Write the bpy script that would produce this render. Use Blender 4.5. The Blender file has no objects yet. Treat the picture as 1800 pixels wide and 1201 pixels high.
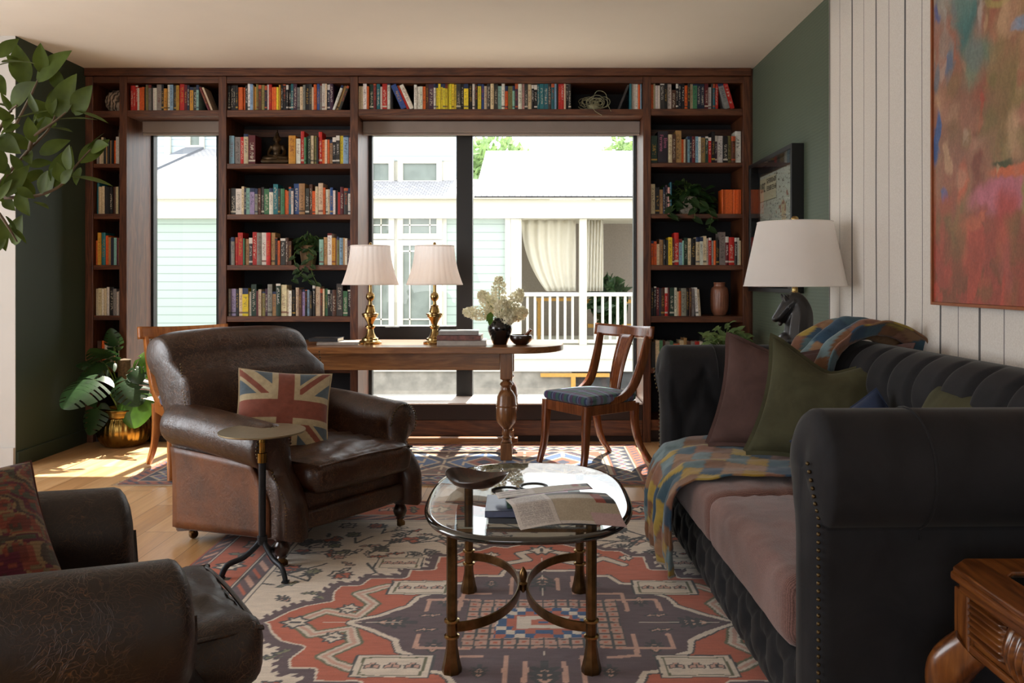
import bpy, bmesh, math, random
import numpy as np
from mathutils import Vector, Matrix, noise

# ------------------------------------------------------------------ camera, world, sun, daylight, exposure
SC = bpy.context.scene
COL = SC.collection
F, H = 1450.0, 1.205                     # focal length in px of an 1800 px wide frame, eye height
cd = bpy.data.cameras.new('camera')
cd.sensor_width = 36; cd.lens = 29.0; cd.shift_x = -40/1800; cd.shift_y = -109.5/1800
cd.clip_start = .05; cd.clip_end = 300
cam = bpy.data.objects.new('camera', cd); COL.objects.link(cam)
cam.location = (0, 0, H); cam.rotation_euler = (math.pi/2, 0, 0)
SC.camera = cam

W = bpy.data.worlds.new('sky'); SC.world = W; W.use_nodes = True
wn = W.node_tree; wn.nodes.clear()
wo = wn.nodes.new('ShaderNodeOutputWorld'); wb = wn.nodes.new('ShaderNodeBackground')
ws = wn.nodes.new('ShaderNodeTexSky'); ws.sky_type = 'HOSEK_WILKIE'; ws.turbidity = 3.0; ws.ground_albedo = .4
ws.sun_direction = Vector((.02, .5, .86)).normalized()
wm = wn.nodes.new('ShaderNodeMix'); wm.data_type = 'RGBA'; wm.inputs[0].default_value = .62
wm.inputs[7].default_value = (1.0, 1.0, 1.0, 1)
wn.links.new(ws.outputs[0], wm.inputs[6]); wn.links.new(wm.outputs[2], wb.inputs[0]); wn.links.new(wb.outputs[0], wo.inputs[0])
wb.inputs[1].default_value = 3.7

def lamp(name, kind, loc, direction, energy, color=(1, 1, 1), **kw):
    l = bpy.data.lights.new(name, kind); l.energy = energy; l.color = color
    for k, v in kw.items(): setattr(l, k, v)
    o = bpy.data.objects.new(name, l); COL.objects.link(o); o.location = loc
    o.rotation_euler = Vector(direction).to_track_quat('-Z', 'Y').to_euler()
    return o
lamp('sun', 'SUN', (0, 12, 14), (-.03, -.56, -.85), 13.0, (1.0, .93, .82), angle=math.radians(.6))
# daylight through the window of the open room to the left; unseen fill added behind the camera
lamp('daylight_left_window', 'AREA', (-4.9, 2.9, 1.5), (1, -.35, -.12), 46, (.97, .98, 1.0), shape='RECTANGLE', size=2.6, size_y=1.9)
lamp('added_rear_fill', 'AREA', (-1.6, -2.9, 1.6), (.1, 1, -.08), 7, (1.0, .97, .93), shape='RECTANGLE', size=2.4, size_y=1.7)
SC.view_settings.view_transform = 'Standard'; SC.view_settings.look = 'None'
SC.view_settings.gamma = 1; SC.view_settings.use_curve_mapping = False
SC.view_settings.exposure = .78
try: SC.cycles.max_bounces = 10; SC.cycles.transparent_max_bounces = 24
except Exception: pass

# ------------------------------------------------------------------ small helpers
R = math.radians
def lin(c):
    if isinstance(c, str):
        c = c.lstrip('#'); c = tuple(int(c[i:i+2], 16)/255 for i in (0, 2, 4))
    return tuple((x/12.92 if x <= .04045 else ((x+.055)/1.055)**2.4) for x in c)
def fl(px, py, z=0):                       # where a pixel meets the horizontal plane z
    s = (py-491)/(H-z); return ((px-940)/s, F/s)
def at(px, py, Y):                         # where a pixel meets the plane at distance Y
    s = F/Y; return ((px-940)/s, Y, H-(py-491)/s)
def smooth01(a, b, x):
    t = np.clip((x-a)/(b-a), 0, 1); return t*t*(3-2*t)

def tag(o, label=None, cat=None, group=None, kind=None):
    if label: o['label'] = label
    if cat: o['category'] = cat
    if group: o['group'] = group
    if kind: o['kind'] = kind
    return o
def thing(name, label, cat, loc=(0, 0, 0), rz=0, group=None):
    o = bpy.data.objects.new(name, None); COL.objects.link(o); o.empty_display_size = .05
    o.location = loc; o.rotation_euler = (0, 0, rz)
    return tag(o, label, cat, group)
def copy_tree(o, parent=None):
    c = o.copy(); COL.objects.link(c); c.parent = parent
    for ch in list(o.children): copy_tree(ch, c)
    return c

class MB:
    """collects shapes, then links them as ONE mesh object"""
    def __init__(s): s.v = []; s.f = []; s.m = []; s.n = 0
    def add(s, vs, fs, mi=0):
        vs = np.asarray(vs, float).reshape(-1, 3); s.v.append(vs)
        n = s.n
        for f in fs: s.f.append([i+n for i in f]); s.m.append(mi)
        s.n += len(vs); return s
    def box(s, x0, x1, y0, y1, z0, z1, mi=0):
        v = [(x, y, z) for z in (z0, z1) for y in (y0, y1) for x in (x0, x1)]
        return s.add(v, [(0, 2, 3, 1), (4, 5, 7, 6), (0, 1, 5, 4), (2, 6, 7, 3), (0, 4, 6, 2), (1, 3, 7, 5)], mi)
    def rings(s, rs, cap=True, closed=True, mi=0):
        rs = [np.asarray(r, float) for r in rs]; n = len(rs[0]); fs = []
        for i in range(len(rs)-1):
            for j in range(n if closed else n-1):
                k = (j+1) % n
                fs.append((i*n+j, i*n+k, (i+1)*n+k, (i+1)*n+j))
        if cap:
            fs.append(tuple(range(n-1, -1, -1))); fs.append(tuple((len(rs)-1)*n+j for j in range(n)))
        return s.add(np.concatenate(rs), fs, mi)
    def lathe(s, prof, c=(0, 0, 0), n=32, mi=0, wob=None):
        rs = []
        for (r, z) in prof:
            a = np.arange(n)*2*math.pi/n
            rr = r*np.ones(n) if wob is None else r*wob(a, z)
            rs.append(np.stack([c[0]+rr*np.cos(a), c[1]+rr*np.sin(a), c[2]+z+0*a], 1))
        return s.rings(rs, mi=mi)
    def tube(s, pts, rad, n=10, mi=0, flat=None, up=(0, 0, 1)):
        P = [Vector(p) for p in pts]; m = len(P)
        if not hasattr(rad, '__len__'): rad = [rad]*m
        rs = []; prev = None
        for i in range(m):
            t = (P[min(i+1, m-1)]-P[max(i-1, 0)]).normalized()
            if prev is None:
                u = Vector(up); 
                if abs(t.dot(u)) > .95: u = Vector((1, 0, 0)) if abs(t.x) < .9 else Vector((0, 1, 0))
                a = (u-t*u.dot(t)).normalized()
            else: a = (prev-t*prev.dot(t)).normalized()
            prev = a; b = t.cross(a)
            r = rad[i]; ra, rb = (r if hasattr(r, '__len__') else (r, r))
            ang = [2*math.pi*k/n for k in range(n)]
            if flat:      # squarish section
                rs.append([P[i]+a*ra*math.copysign(abs(math.cos(q))**flat, math.cos(q))+b*rb*math.copysign(abs(math.sin(q))**flat, math.sin(q)) for q in ang])
            else: rs.append([P[i]+a*ra*math.cos(q)+b*rb*math.sin(q) for q in ang])
        return s.rings(rs, mi=mi)
    def bar(s, p0, p1, w, d, mi=0, up=(0, 0, 1)):
        P0, P1 = Vector(p0), Vector(p1); t = (P1-P0).normalized(); u = Vector(up)
        if abs(t.dot(u)) > .95: u = Vector((0, 1, 0))
        a = (u-t*u.dot(t)).normalized(); b = t.cross(a)
        rs = [[P+a*sa*d/2+b*sb*w/2 for sa, sb in ((1, 1), (1, -1), (-1, -1), (-1, 1))] for P in (P0, P1)]
        return s.rings(rs, mi=mi)
    def prism(s, poly, z0, z1, mi=0, tf=None):
        n = len(poly); v = [(x, y, z0) for x, y in poly]+[(x, y, z1) for x, y in poly]
        if tf: v = [tf(p) for p in v]
        fs = [tuple(range(n-1, -1, -1)), tuple(range(n, 2*n))]+[(i, (i+1) % n, n+(i+1) % n, n+i) for i in range(n)]
        return s.add(v, fs, mi)
    def rbox(s, size, r, nseg=8, c=(0, 0, 0), deform=None, mi=0):
        """rounded box; deform maps an (n,3) array of positions and the (n,3) unit-cube parameters"""
        if not hasattr(nseg, '__len__'): nseg = (nseg,)*3
        hx = np.array(size)/2.; V = {}; vs = []; fs = []
        def vid(k):
            if k not in V: V[k] = len(vs); vs.append([k[i]/nseg[i]*2-1 for i in range(3)])
            return V[k]
        for ax in range(3):
            b, c2 = (ax+1) % 3, (ax+2) % 3
            for side in (0, nseg[ax]):
                for i in range(nseg[b]):
                    for j in range(nseg[c2]):
                        q = []
                        for di, dj in ((0, 0), (1, 0), (1, 1), (0, 1)):
                            k = [0, 0, 0]; k[ax] = side; k[b] = i+di; k[c2] = j+dj; q.append(vid(tuple(k)))
                        fs.append(q if side else q[::-1])
        U = np.array(vs, float); P = U*hx
        rr = np.minimum(r, hx*.98); inner = hx-rr
        Q = np.clip(P, -inner, inner); D = P-Q
        # spread border vertices: param-space grid clustered at edges
        L = np.linalg.norm(D/rr, axis=1); L[L == 0] = 1
        P2 = np.where((np.abs(D).sum(1) > 1e-9)[:, None], Q+D/L[:, None], P)
        if deform is not None: P2 = deform(P2, U)
        return s.add(P2+np.array(c), fs, mi)
    def grid(s, fn, nu, nv, mi=0, closed_u=False):
        us = np.linspace(0, 1, nu+1)[:(nu if closed_u else nu+1)]; vs = np.linspace(0, 1, nv+1)
        U, Vv = np.meshgrid(us, vs, indexing='ij'); P = fn(U.ravel(), Vv.ravel())
        m = nv+1; n = len(us); fs = []
        for i in range(n if closed_u else n-1):
            k = (i+1) % n
            for j in range(nv): fs.append((i*m+j, k*m+j, k*m+j+1, i*m+j+1))
        return s.add(P, fs, mi)
    def xf(s, M):
        """transform everything collected so far"""
        M = np.array(M); s.v = [v@M[:3, :3].T+M[:3, 3] for v in s.v]; return s
    def build(s, name, mats, parent=None, smooth=40, bevel=0, loc=None, label=None, cat=None, group=None, kind=None, segs=2, sub=0, solid=0, recalc=False, color=None):
        V = np.concatenate(s.v) if s.v else np.zeros((0, 3))
        if loc is not None: V = V-np.array(loc)
        me = bpy.data.meshes.new(name)
        me.from_pydata(V.tolist(), [], s.f)
        if not isinstance(mats, (list, tuple)): mats = [mats]
        for m in mats: me.materials.append(m)
        me.polygons.foreach_set('material_index', s.m)
        if recalc:
            b = bmesh.new(); b.from_mesh(me); bmesh.ops.recalc_face_normals(b, faces=b.faces); b.to_mesh(me); b.free()
        if color is not None:
            ca = me.color_attributes.new('Col', 'FLOAT_COLOR', 'POINT')
            rgba = np.ones((len(V), 4)); rgba[:, :3] = color; ca.data.foreach_set('color', rgba.ravel())
        me.update()
        if smooth:
            me.shade_smooth()
            if smooth < 180: me.set_sharp_from_angle(angle=R(smooth))
        o = bpy.data.objects.new(name, me); COL.objects.link(o)
        if loc is not None: o.location = loc
        if parent is not None: o.parent = parent
        if bevel:
            b = o.modifiers.new('bevel', 'BEVEL'); b.width = bevel; b.segments = segs; b.limit_method = 'ANGLE'; b.angle_limit = R(40)
        if solid:
            b = o.modifiers.new('solid', 'SOLIDIFY'); b.thickness = solid; b.offset = 0
        if sub:
            b = o.modifiers.new('sub', 'SUBSURF'); b.levels = sub; b.render_levels = sub
        return tag(o, label, cat, group, kind)
def bez(p0, p1, p2, p3, n=12):
    out = []
    for i in range(n+1):
        t = i/n; a = (1-t)**3; b = 3*t*(1-t)**2; c = 3*t*t*(1-t); d = t**3
        out.append(tuple(a*p0[k]+b*p1[k]+c*p2[k]+d*p3[k] for k in range(len(p0))))
    return out
def spline(pts, n=8):                         # Catmull-Rom through points
    P = [pts[0]]+list(pts)+[pts[-1]]; out = []
    for i in range(1, len(P)-2):
        for j in range(n):
            t = j/n; q = []
            for k in range(len(pts[0])):
                a, b, c, d = P[i-1][k], P[i][k], P[i+1][k], P[i+2][k]
                q.append(.5*((2*b)+(-a+c)*t+(2*a-5*b+4*c-d)*t*t+(-a+3*b-3*c+d)*t**3))
            out.append(tuple(q))
    out.append(tuple(pts[-1])); return out
def vnoise(x, y, seed=0, oct=3):              # numpy value noise
    x = np.asarray(x, float); y = np.asarray(y, float); out = np.zeros(np.broadcast(x, y).shape); amp = 1; tot = 0
    for o in range(oct):
        xi = np.floor(x).astype(np.int64); yi = np.floor(y).astype(np.int64); fx = x-xi; fy = y-yi
        fx = fx*fx*(3-2*fx); fy = fy*fy*(3-2*fy)
        def h(a, b):
            v = (a*374761393+b*668265263+(seed+o*17)*1274126177) & 0xffffffff
            v = ((v ^ (v >> 13))*1274126177) & 0xffffffff
            return ((v ^ (v >> 16)) & 0xffff)/65535.
        out = out+amp*((h(xi, yi)*(1-fx)+h(xi+1, yi)*fx)*(1-fy)+(h(xi, yi+1)*(1-fx)+h(xi+1, yi+1)*fx)*fy)
        tot += amp; amp *= .5; x = x*2+3.1; y = y*2+1.7
    return out/tot

# ------------------------------------------------------------------ materials
class Nodes:
    def __init__(s, name):
        s.m = bpy.data.materials.new(name); s.m.use_nodes = True; s.t = s.m.node_tree; s.b = s.t.nodes['Principled BSDF']
    def n(s, typ, **kw):
        x = s.t.nodes.new(typ)
        for k, v in kw.items():
            if k.startswith('i_'):
                key = k[2:]; key = int(key) if key.isdigit() else key.replace('_', ' ')
                x.inputs[key].default_value = v
            else: setattr(x, k, v)
        return x
    def l(s, a, b): s.t.links.new(a, b); return s
    def coord(s, kind='Object', scale=(1, 1, 1), rot=(0, 0, 0)):
        c = s.n('ShaderNodeTexCoord'); m = s.n('ShaderNodeMapping'); m.inputs['Scale'].default_value = scale; m.inputs['Rotation'].default_value = rot
        s.l(c.outputs[kind], m.inputs[0]); return m.outputs[0]
    def noise(s, vec, scale, detail=4, rough=.55, dist=0):
        x = s.n('ShaderNodeTexNoise'); x.inputs['Scale'].default_value = scale; x.inputs['Detail'].default_value = detail
        x.inputs['Roughness'].default_value = rough; x.inputs['Distortion'].default_value = dist
        s.l(vec, x.inputs['Vector']); return x.outputs['Fac']
    def ramp(s, fac, stops, interp='LINEAR'):
        x = s.n('ShaderNodeValToRGB'); cr = x.color_ramp; cr.interpolation = interp
        while len(cr.elements) < len(stops): cr.elements.new(.5)
        for e, (p, c) in zip(cr.elements, stops):
            e.position = p; c = lin(c) if isinstance(c, str) else c
            e.color = (*c[:3], 1) if hasattr(c, '__len__') else (c, c, c, 1)
        s.l(fac, x.inputs[0]); return x.outputs[0]
    def mix(s, fac, a, b, mode='MIX'):
        x = s.n('ShaderNodeMix'); x.data_type = 'RGBA'; x.blend_type = mode
        for i, q in ((0, fac), (6, a), (7, b)):
            if isinstance(q, bpy.types.NodeSocket): s.l(q, x.inputs[i])
            elif i == 0: x.inputs[0].default_value = q
            else: x.inputs[i].default_value = (*(lin(q) if isinstance(q, str) else q)[:3], 1)
        return x.outputs[2]
    def math(s, op, a, b=0, c=0):
        x = s.n('ShaderNodeMath'); x.operation = op
        for i, q in enumerate((a, b, c)):
            if isinstance(q, bpy.types.NodeSocket): s.l(q, x.inputs[i])
            else: x.inputs[i].default_value = q
        return x.outputs[0]
    def bump(s, h, strength=.3, dist=.002):
        x = s.n('ShaderNodeBump'); x.inputs['Strength'].default_value = strength; x.inputs['Distance'].default_value = dist
        s.l(h, x.inputs['Height']); s.l(x.outputs[0], s.b.inputs['Normal']); return s
    def set(s, **kw):
        for k, v in kw.items():
            k = {'rough': 'Roughness', 'metal': 'Metallic', 'color': 'Base Color', 'spec': 'Specular IOR Level', 'sheen': 'Sheen Weight', 'sheenr': 'Sheen Roughness', 'coat': 'Coat Weight', 'coatr': 'Coat Roughness', 'sss': 'Subsurface Weight', 'trans': 'Transmission Weight', 'ior': 'IOR', 'emit': 'Emission Strength', 'sheent': 'Sheen Tint'}.get(k, k)
            if isinstance(v, bpy.types.NodeSocket): s.l(v, s.b.inputs[k])
            elif k in ('Base Color', 'Sheen Tint'): s.b.inputs[k].default_value = (*(lin(v) if isinstance(v, str) else v)[:3], 1)
            else: s.b.inputs[k].default_value = v
        return s
def plain(name, c, rough=.5, metal=0, var=.12, scale=30, bump=0, **kw):
    N = Nodes(name); v = N.coord(); f = N.noise(v, scale)
    c = lin(c) if isinstance(c, str) else c
    col = N.ramp(f, [(.3, tuple(x*(1-var) for x in c)), (.7, tuple(min(1, x*(1+var)) for x in c))])
    N.set(color=col, rough=rough, metal=metal, **kw)
    if bump: N.bump(f, bump, .002)
    return N.m
def wood(name, dark, mid, light, axis=0, scale=1.0, rough=.4, coat=.0, ring=6):
    N = Nodes(name); sc = [9*scale]*3; sc[axis] = .9*scale
    v = N.coord(scale=sc); oi = N.n('ShaderNodeObjectInfo'); add = N.n('ShaderNodeVectorMath'); add.operation = 'ADD'
    comb = N.n('ShaderNodeCombineXYZ'); r = N.math('MULTIPLY', oi.outputs['Random'], 7.0)
    N.l(r, comb.inputs[0]).l(r, comb.inputs[1]).l(v, add.inputs[0]).l(comb.outputs[0], add.inputs[1]); v = add.outputs[0]
    a = N.noise(v, 1.3, 3, .5, .6); w = N.math('SINE', N.math('MULTIPLY', a, ring*6.28)); w = N.math('MULTIPLY_ADD', w, .5, .5)
    b = N.noise(v, 11, 4, .6); g = N.math('ADD', N.math('MULTIPLY', w, .30), N.math('MULTIPLY', b, .85))
    col = N.ramp(g, [(.25, dark), (.6, mid), (.95, light)])
    N.set(color=col, rough=rough, coat=coat, coatr=.15); N.bump(b, .12, .001)
    return N.m
M = {}
M['walnut'] = wood('walnut_stain', '#34180b', '#58301a', '#714528', 2, 1.0, .42)
M['walnut_h'] = wood('walnut_stain_horizontal', '#34180b', '#58301a', '#714528', 0, 1.0, .42)
M['oakdesk'] = wood('golden_brown_wood', '#68401f', '#83552e', '#996a3e', 0, 1.1, .3, .3)
M['oakdesk_v'] = wood('golden_brown_wood_upright', '#5a381c', '#764c2a', '#8a5c36', 2, 1.1, .3, .3)
M['chairwood'] = wood('polished_cherry_wood', '#55290f', '#743c1c', '#8a4e28', 2, 1.0, .25, .4)
M['chairwood_l'] = wood('honey_cherry_wood', '#8c5428', '#a5642f', '#b4763e', 2, 1.2, .3, .4)
M['carved'] = wood('carved_brown_wood', '#331708', '#683a16', '#845020', 1, 1.2, .3, .4)
M['carved_v'] = wood('carved_brown_wood_upright', '#331708', '#683a16', '#845020', 2, 1.2, .3, .4)
M['darkwood'] = wood('dark_turned_wood', '#140804', '#2c140a', '#442012', 2, 1.2, .28, .4)
M['black'] = plain('black_metal', '#0c0c0d', .45, .0)
M['shelfback'] = plain('charcoal_shelf_back', '#17161a', .8)
M['white'] = plain('white_paint', '#d8d4cc', .6, var=.02)
M['ceil'] = plain('warm_white_ceiling', '#e2dace', .9, var=.015, scale=4)
M['wallwhite'] = plain('white_wall_paint', '#c2beb8', .85, var=.02, scale=5)
M['green'] = plain('deep_green_wall', '#2c3a2c', .62, var=.05, scale=4)
M['greenpaper'] = None
M['brass'] = plain('antique_brass', '#8e7038', .27, 1, var=.25, scale=14)
M['brasspol'] = plain('polished_brass', '#a08656', .2, 1, var=.12, scale=9)
M['brassdark'] = plain('aged_bronze', '#6a5234', .32, 1, var=.45, scale=22)
M['gun'] = plain('gunmetal_iron', '#2a2e33', .42, .7, var=.15)
M['chrome'] = plain('satin_chrome', '#8a8c90', .25, 1)
def fabric(name, c, c2=None, scale=260, rough=.95, sheen=.3, bump=.25, big=None):
    N = Nodes(name); v = N.coord(); f = N.noise(v, scale, 2); g = N.noise(v, 5, 3)
    c = lin(c); c2 = lin(c2) if c2 else tuple(x*.72 for x in c)
    col = N.ramp(N.math('ADD', N.math('MULTIPLY', f, .6), N.math('MULTIPLY', g, .45)), [(.35, c2), (.7, c)])
    N.set(color=col, rough=rough, sheen=sheen, sheenr=.4); N.bump(f, bump, .001); return N.m
def velvet(name, c, sheen=.9, tint=None):
    N = Nodes(name); v = N.coord(); g = N.noise(v, 7, 4, .6, .5); f = N.noise(v, 400, 1)
    c = lin(c)
    col = N.ramp(g, [(.3, tuple(x*.75 for x in c)), (.7, tuple(x*1.25 for x in c))])
    N.set(color=col, rough=.85, sheen=sheen, sheenr=.35, spec=.15)
    N.b.inputs['Sheen Tint'].default_value = (*(lin(tint) if tint else tuple(min(1, x*4+.1) for x in c)), 1)
    N.bump(f, .15, .0008); return N.m
M['greyvelvet'] = velvet('charcoal_velvet', '#222224', .36, '#8c8a84')
M['olivevelvet'] = velvet('olive_velvet', '#3f3e2c', .35, '#85836c')
M['brownvelvet'] = velvet('brown_velvet', '#4a3733', .35, '#84706a')
M['bluefab'] = fabric('navy_fabric', '#1c2a44')
M['rosefab'] = None
M['leaf'] = M['blind'] = None
def leather(name, dark, mid, worn, crack, rough=.34, cr=.36):
    N = Nodes(name); v = N.coord()
    g = N.noise(v, 3.2, 6, .65, .8); h = N.noise(v, 14, 5, .7)
    base = N.ramp(N.math('ADD', N.math('MULTIPLY', g, .75), N.math('MULTIPLY', h, .14)), [(.30, dark), (.56, mid), (.8, worn)])
    # fine crackle lines
    nz = N.n('ShaderNodeTexNoise'); nz.inputs['Scale'].default_value = 9; nz.inputs['Detail'].default_value = 3; N.l(v, nz.inputs['Vector'])
    mx = N.n('ShaderNodeMix'); mx.data_type = 'VECTOR'; mx.inputs[0].default_value = .2; N.l(v, mx.inputs[4]).l(nz.outputs['Color'], mx.inputs[5])
    fac = None
    for sc, w in ((31, .026), (67, .04)):
        vo = N.n('ShaderNodeTexVoronoi'); vo.feature = 'DISTANCE_TO_EDGE'; vo.inputs['Scale'].default_value = sc; N.l(mx.outputs[1], vo.inputs['Vector'])
        e = N.ramp(vo.outputs['Distance'], [(0, 1.0), (w, 0.0)])
        fac = e if fac is None else N.math('ADD', fac, e)
    patch = N.ramp(N.noise(v, 5.5, 3), [(.36, 0.0), (.56, 1.0)])
    fac = N.math('MULTIPLY', N.math('MULTIPLY', fac, patch), cr)
    col = N.mix(fac, base, crack)
    N.set(color=col, rough=N.ramp(h, [(.3, rough*.8), (.7, rough*1.25)]), spec=.5, coat=.06, coatr=.3)
    b = N.noise(v, 160, 2); wr = N.noise(v, 22, 4, .6, 1.2); hh = N.math('ADD', N.math('ADD', N.math('MULTIPLY', b, .35), N.math('MULTIPLY', fac, -1.2)), N.math('MULTIPLY', wr, 1.8)); N.bump(hh, .5, .002)
    return N.m
M['leather'] = leather('worn_brown_leather', '#1c0d06', '#3a1f0e', '#6a401c', '#8f6238')
M['leatherd'] = leather('dark_brown_leather', '#0f0805', '#1c0f08', '#38200f', '#6c4624', .42)
M['leathert'] = leather('tan_worn_leather', '#3a1c0a', '#74411c', '#965c2e', '#a0744a', .46, .14)
def attrmat(name, rough=.9, sheen=.2, bumpscale=500, bump=.3, emit=0, ribs=None, spec=.3, coat=0):
    N = Nodes(name); a = N.n('ShaderNodeAttribute'); a.attribute_name = 'Col'
    f = N.noise(N.coord(), bumpscale, 2)
    col = N.mix(.35, a.outputs['Color'], N.mix(1.0, a.outputs['Color'], N.ramp(f, [(.3, .62), (.7, 1.3)]), 'MULTIPLY'))
    N.set(color=col, rough=rough, sheen=sheen, spec=spec, coat=coat); N.bump(f, bump, .0015); return N.m
M['wool'] = attrmat('hand_knotted_wool', .95, .15, 420, .5)
M['printcloth'] = attrmat('printed_cloth', .92, .2, 600, .3)
M['paint'] = attrmat('oil_paint', .45, 0, 90, .25)
M['print'] = attrmat('printed_paper', .5, 0, 200, .05)
def glass_mat(name, tint=(1, 1, 1), ior=1.45, rough=0.0):
    m = bpy.data.materials.new(name); m.use_nodes = True; t = m.node_tree; t.nodes.clear()
    o = t.nodes.new('ShaderNodeOutputMaterial'); mx = t.nodes.new('ShaderNodeMixShader'); tr = t.nodes.new('ShaderNodeBsdfTransparent'); gl = t.nodes.new('ShaderNodeBsdfGlossy'); fr = t.nodes.new('ShaderNodeFresnel')
    tr.inputs[0].default_value = (*tint, 1); gl.inputs['Roughness'].default_value = rough; 
    ge = t.nodes.new('ShaderNodeNewGeometry'); iv = t.nodes.new('ShaderNodeMix'); iv.data_type = 'FLOAT'; iv.inputs[2].default_value = ior; iv.inputs[3].default_value = 1/ior
    t.links.new(ge.outputs['Backfacing'], iv.inputs[0]); t.links.new(iv.outputs[0], fr.inputs['IOR'])
    t.links.new(fr.outputs[0], mx.inputs[0]); t.links.new(tr.outputs[0], mx.inputs[1]); t.links.new(gl.outputs[0], mx.inputs[2]); t.links.new(mx.outputs[0], o.inputs[0])
    return m
M['pane'] = glass_mat('window_glass', (.97, .98, .97), 1.35)
M['tableglass'] = glass_mat('clear_table_glass', (.93, .96, .94), 1.55)
def translucent(name, c, fac=.35, rough=.9, var=.3, spec=.5):
    m = bpy.data.materials.new(name); m.use_nodes = True; t = m.node_tree; b = t.nodes['Principled BSDF']; o = t.nodes['Material Output']
    c = lin(c) if isinstance(c, str) else c
    tc = t.nodes.new('ShaderNodeTexCoord'); nz = t.nodes.new('ShaderNodeTexNoise'); nz.inputs['Scale'].default_value = 12; t.links.new(tc.outputs['Object'], nz.inputs['Vector'])
    rp = t.nodes.new('ShaderNodeValToRGB'); rp.color_ramp.elements[0].color = (*[x*(1-var) for x in c], 1); rp.color_ramp.elements[1].color = (*[min(1, x*(1+var)) for x in c], 1)
    rp.color_ramp.elements[0].position = .3; rp.color_ramp.elements[1].position = .7
    t.links.new(nz.outputs['Fac'], rp.inputs[0]); t.links.new(rp.outputs[0], b.inputs['Base Color']); b.inputs['Roughness'].default_value = rough; b.inputs['Specular IOR Level'].default_value = spec
    tl = t.nodes.new('ShaderNodeBsdfTranslucent'); mx = t.nodes.new('ShaderNodeMixShader'); mx.inputs[0].default_value = fac
    t.links.new(rp.outputs[0], tl.inputs[0]); t.links.new(b.outputs[0], mx.inputs[1]); t.links.new(tl.outputs[0], mx.inputs[2]); t.links.new(mx.outputs[0], o.inputs[0]); return m
M['leafdark'] = translucent('dark_green_leaf', '#26401f', .25, .4)
M['leafmid'] = translucent('mid_green_leaf', '#4c7028', .45, .42)
M['leaffig'] = translucent('fig_leaf', '#46541f', .28, .6, .35, .12)
M['leafvar'] = translucent('pale_green_leaf', '#7f9a62', .3, .5)
M['stem'] = plain('green_stem', '#56702f', .5)
M['bark'] = plain('grey_brown_bark', '#5c4c38', .8, bump=.3)
M['shade'] = translucent('white_lamp_shade', '#fdf8f5', .62, .8, .01)
M['shadelinen'] = translucent('linen_lamp_shade', '#f8f3ee', .42, .85, .01)
M['sheer'] = translucent('sheer_curtain_cloth', '#e8e4d8', .5, .9, .02)
M['petal'] = translucent('cream_petals', '#eeead2', .35, .7, .05)
M['soil'] = plain('potting_soil', '#1d140e', .95, bump=.5)
M['blind'] = fabric('roller_blind_cloth', '#9b8f86', '#8a7e76', 300, .9, 0, .1)
M['paper'] = plain('page_paper', '#cfc6b4', .8, var=.08, scale=200)
M['ceramicblack'] = plain('black_glazed_ceramic', '#0d0b0d', .12, 0, var=.3, coat=.5)
M['iron'] = plain('blackened_iron', '#17140f', .5, .4)
# ------------------------------------------------------------------ the room
D = 6.093                                   # bookcase face
s0 = F/D
def bx(px): return (px-940)/s0              # x on the bookcase face
def bz(py): return H-(py-491)/s0            # z on the bookcase face
CEIL = bz(121); XL, XR = bx(151), 1.61; YB = 6.62; YW = 6.50
XLL, YN, YF = -5.0, 5.27, -3.0
def struct(mb, name, m, **kw): return mb.build(name, m, kind='structure', **kw)
# floor with oak planks running towards the windows
N = Nodes('oak_plank_floor'); v = N.coord(); sx = N.n('ShaderNodeSeparateXYZ'); N.l(v, sx.inputs[0])
pw = .155; u = N.math('DIVIDE', sx.outputs[0], pw); iu = N.math('FLOOR', u); fu = N.math('FRACT', u)
wnz = N.n('ShaderNodeTexWhiteNoise'); wnz.noise_dimensions = '1D'; N.l(iu, wnz.inputs['W'])
yy = N.math('ADD', N.math('DIVIDE', sx.outputs[1], 1.7), N.math('MULTIPLY', wnz.outputs['Value'], 5.0)); iy = N.math('FLOOR', yy); fy = N.math('FRACT', yy)
cb = N.n('ShaderNodeCombineXYZ'); N.l(iu, cb.inputs[0]).l(iy, cb.inputs[1]); w2 = N.n('ShaderNodeTexWhiteNoise'); N.l(cb.outputs[0], w2.inputs['Vector'])
gs = N.n('ShaderNodeMapping'); gs.inputs['Scale'].default_value = (16, 1.2, 1); N.l(v, gs.inputs[0])
ad = N.n('ShaderNodeVectorMath'); ad.operation = 'ADD'; N.l(gs.outputs[0], ad.inputs[0]); sc_ = N.n('ShaderNodeVectorMath'); sc_.operation = 'SCALE'; sc_.inputs['Scale'].default_value = 9; N.l(w2.outputs['Color'], sc_.inputs[0]).l(sc_.outputs[0], ad.inputs[1])
gr = N.noise(ad.outputs[0], 1.5, 6, .6, .7)
tone = N.math('ADD', N.math('MULTIPLY', gr, .8), N.math('MULTIPLY', w2.outputs['Value'], .3))
col = N.ramp(tone, [(.3, '#ac7e50'), (.55, '#c69866'), (.85, '#dab484')])
gap = N.math('MAXIMUM', N.math('LESS_THAN', fu, .018), N.math('LESS_THAN', fy, .0025))
col = N.mix(N.math('MULTIPLY', gap, .7), col, '#4a2c16')
N.set(color=col, rough=N.ramp(gr, [(.3, .32), (.8, .46)]), coat=.1, coatr=.3); N.bump(N.math('SUBTRACT', N.math('MULTIPLY', gr, .2), gap), .25, .002)
M['floor'] = N.m
struct(MB().box(XLL-.2, XR+.2, YF-.2, YB+.1, -.12, 0), 'floor', M['floor'], smooth=0)
struct(MB().box(XLL-.2, XR+.2, YF-.2, YB+.1, CEIL, CEIL+.15), 'ceiling', M['ceil'], smooth=0)
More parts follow.
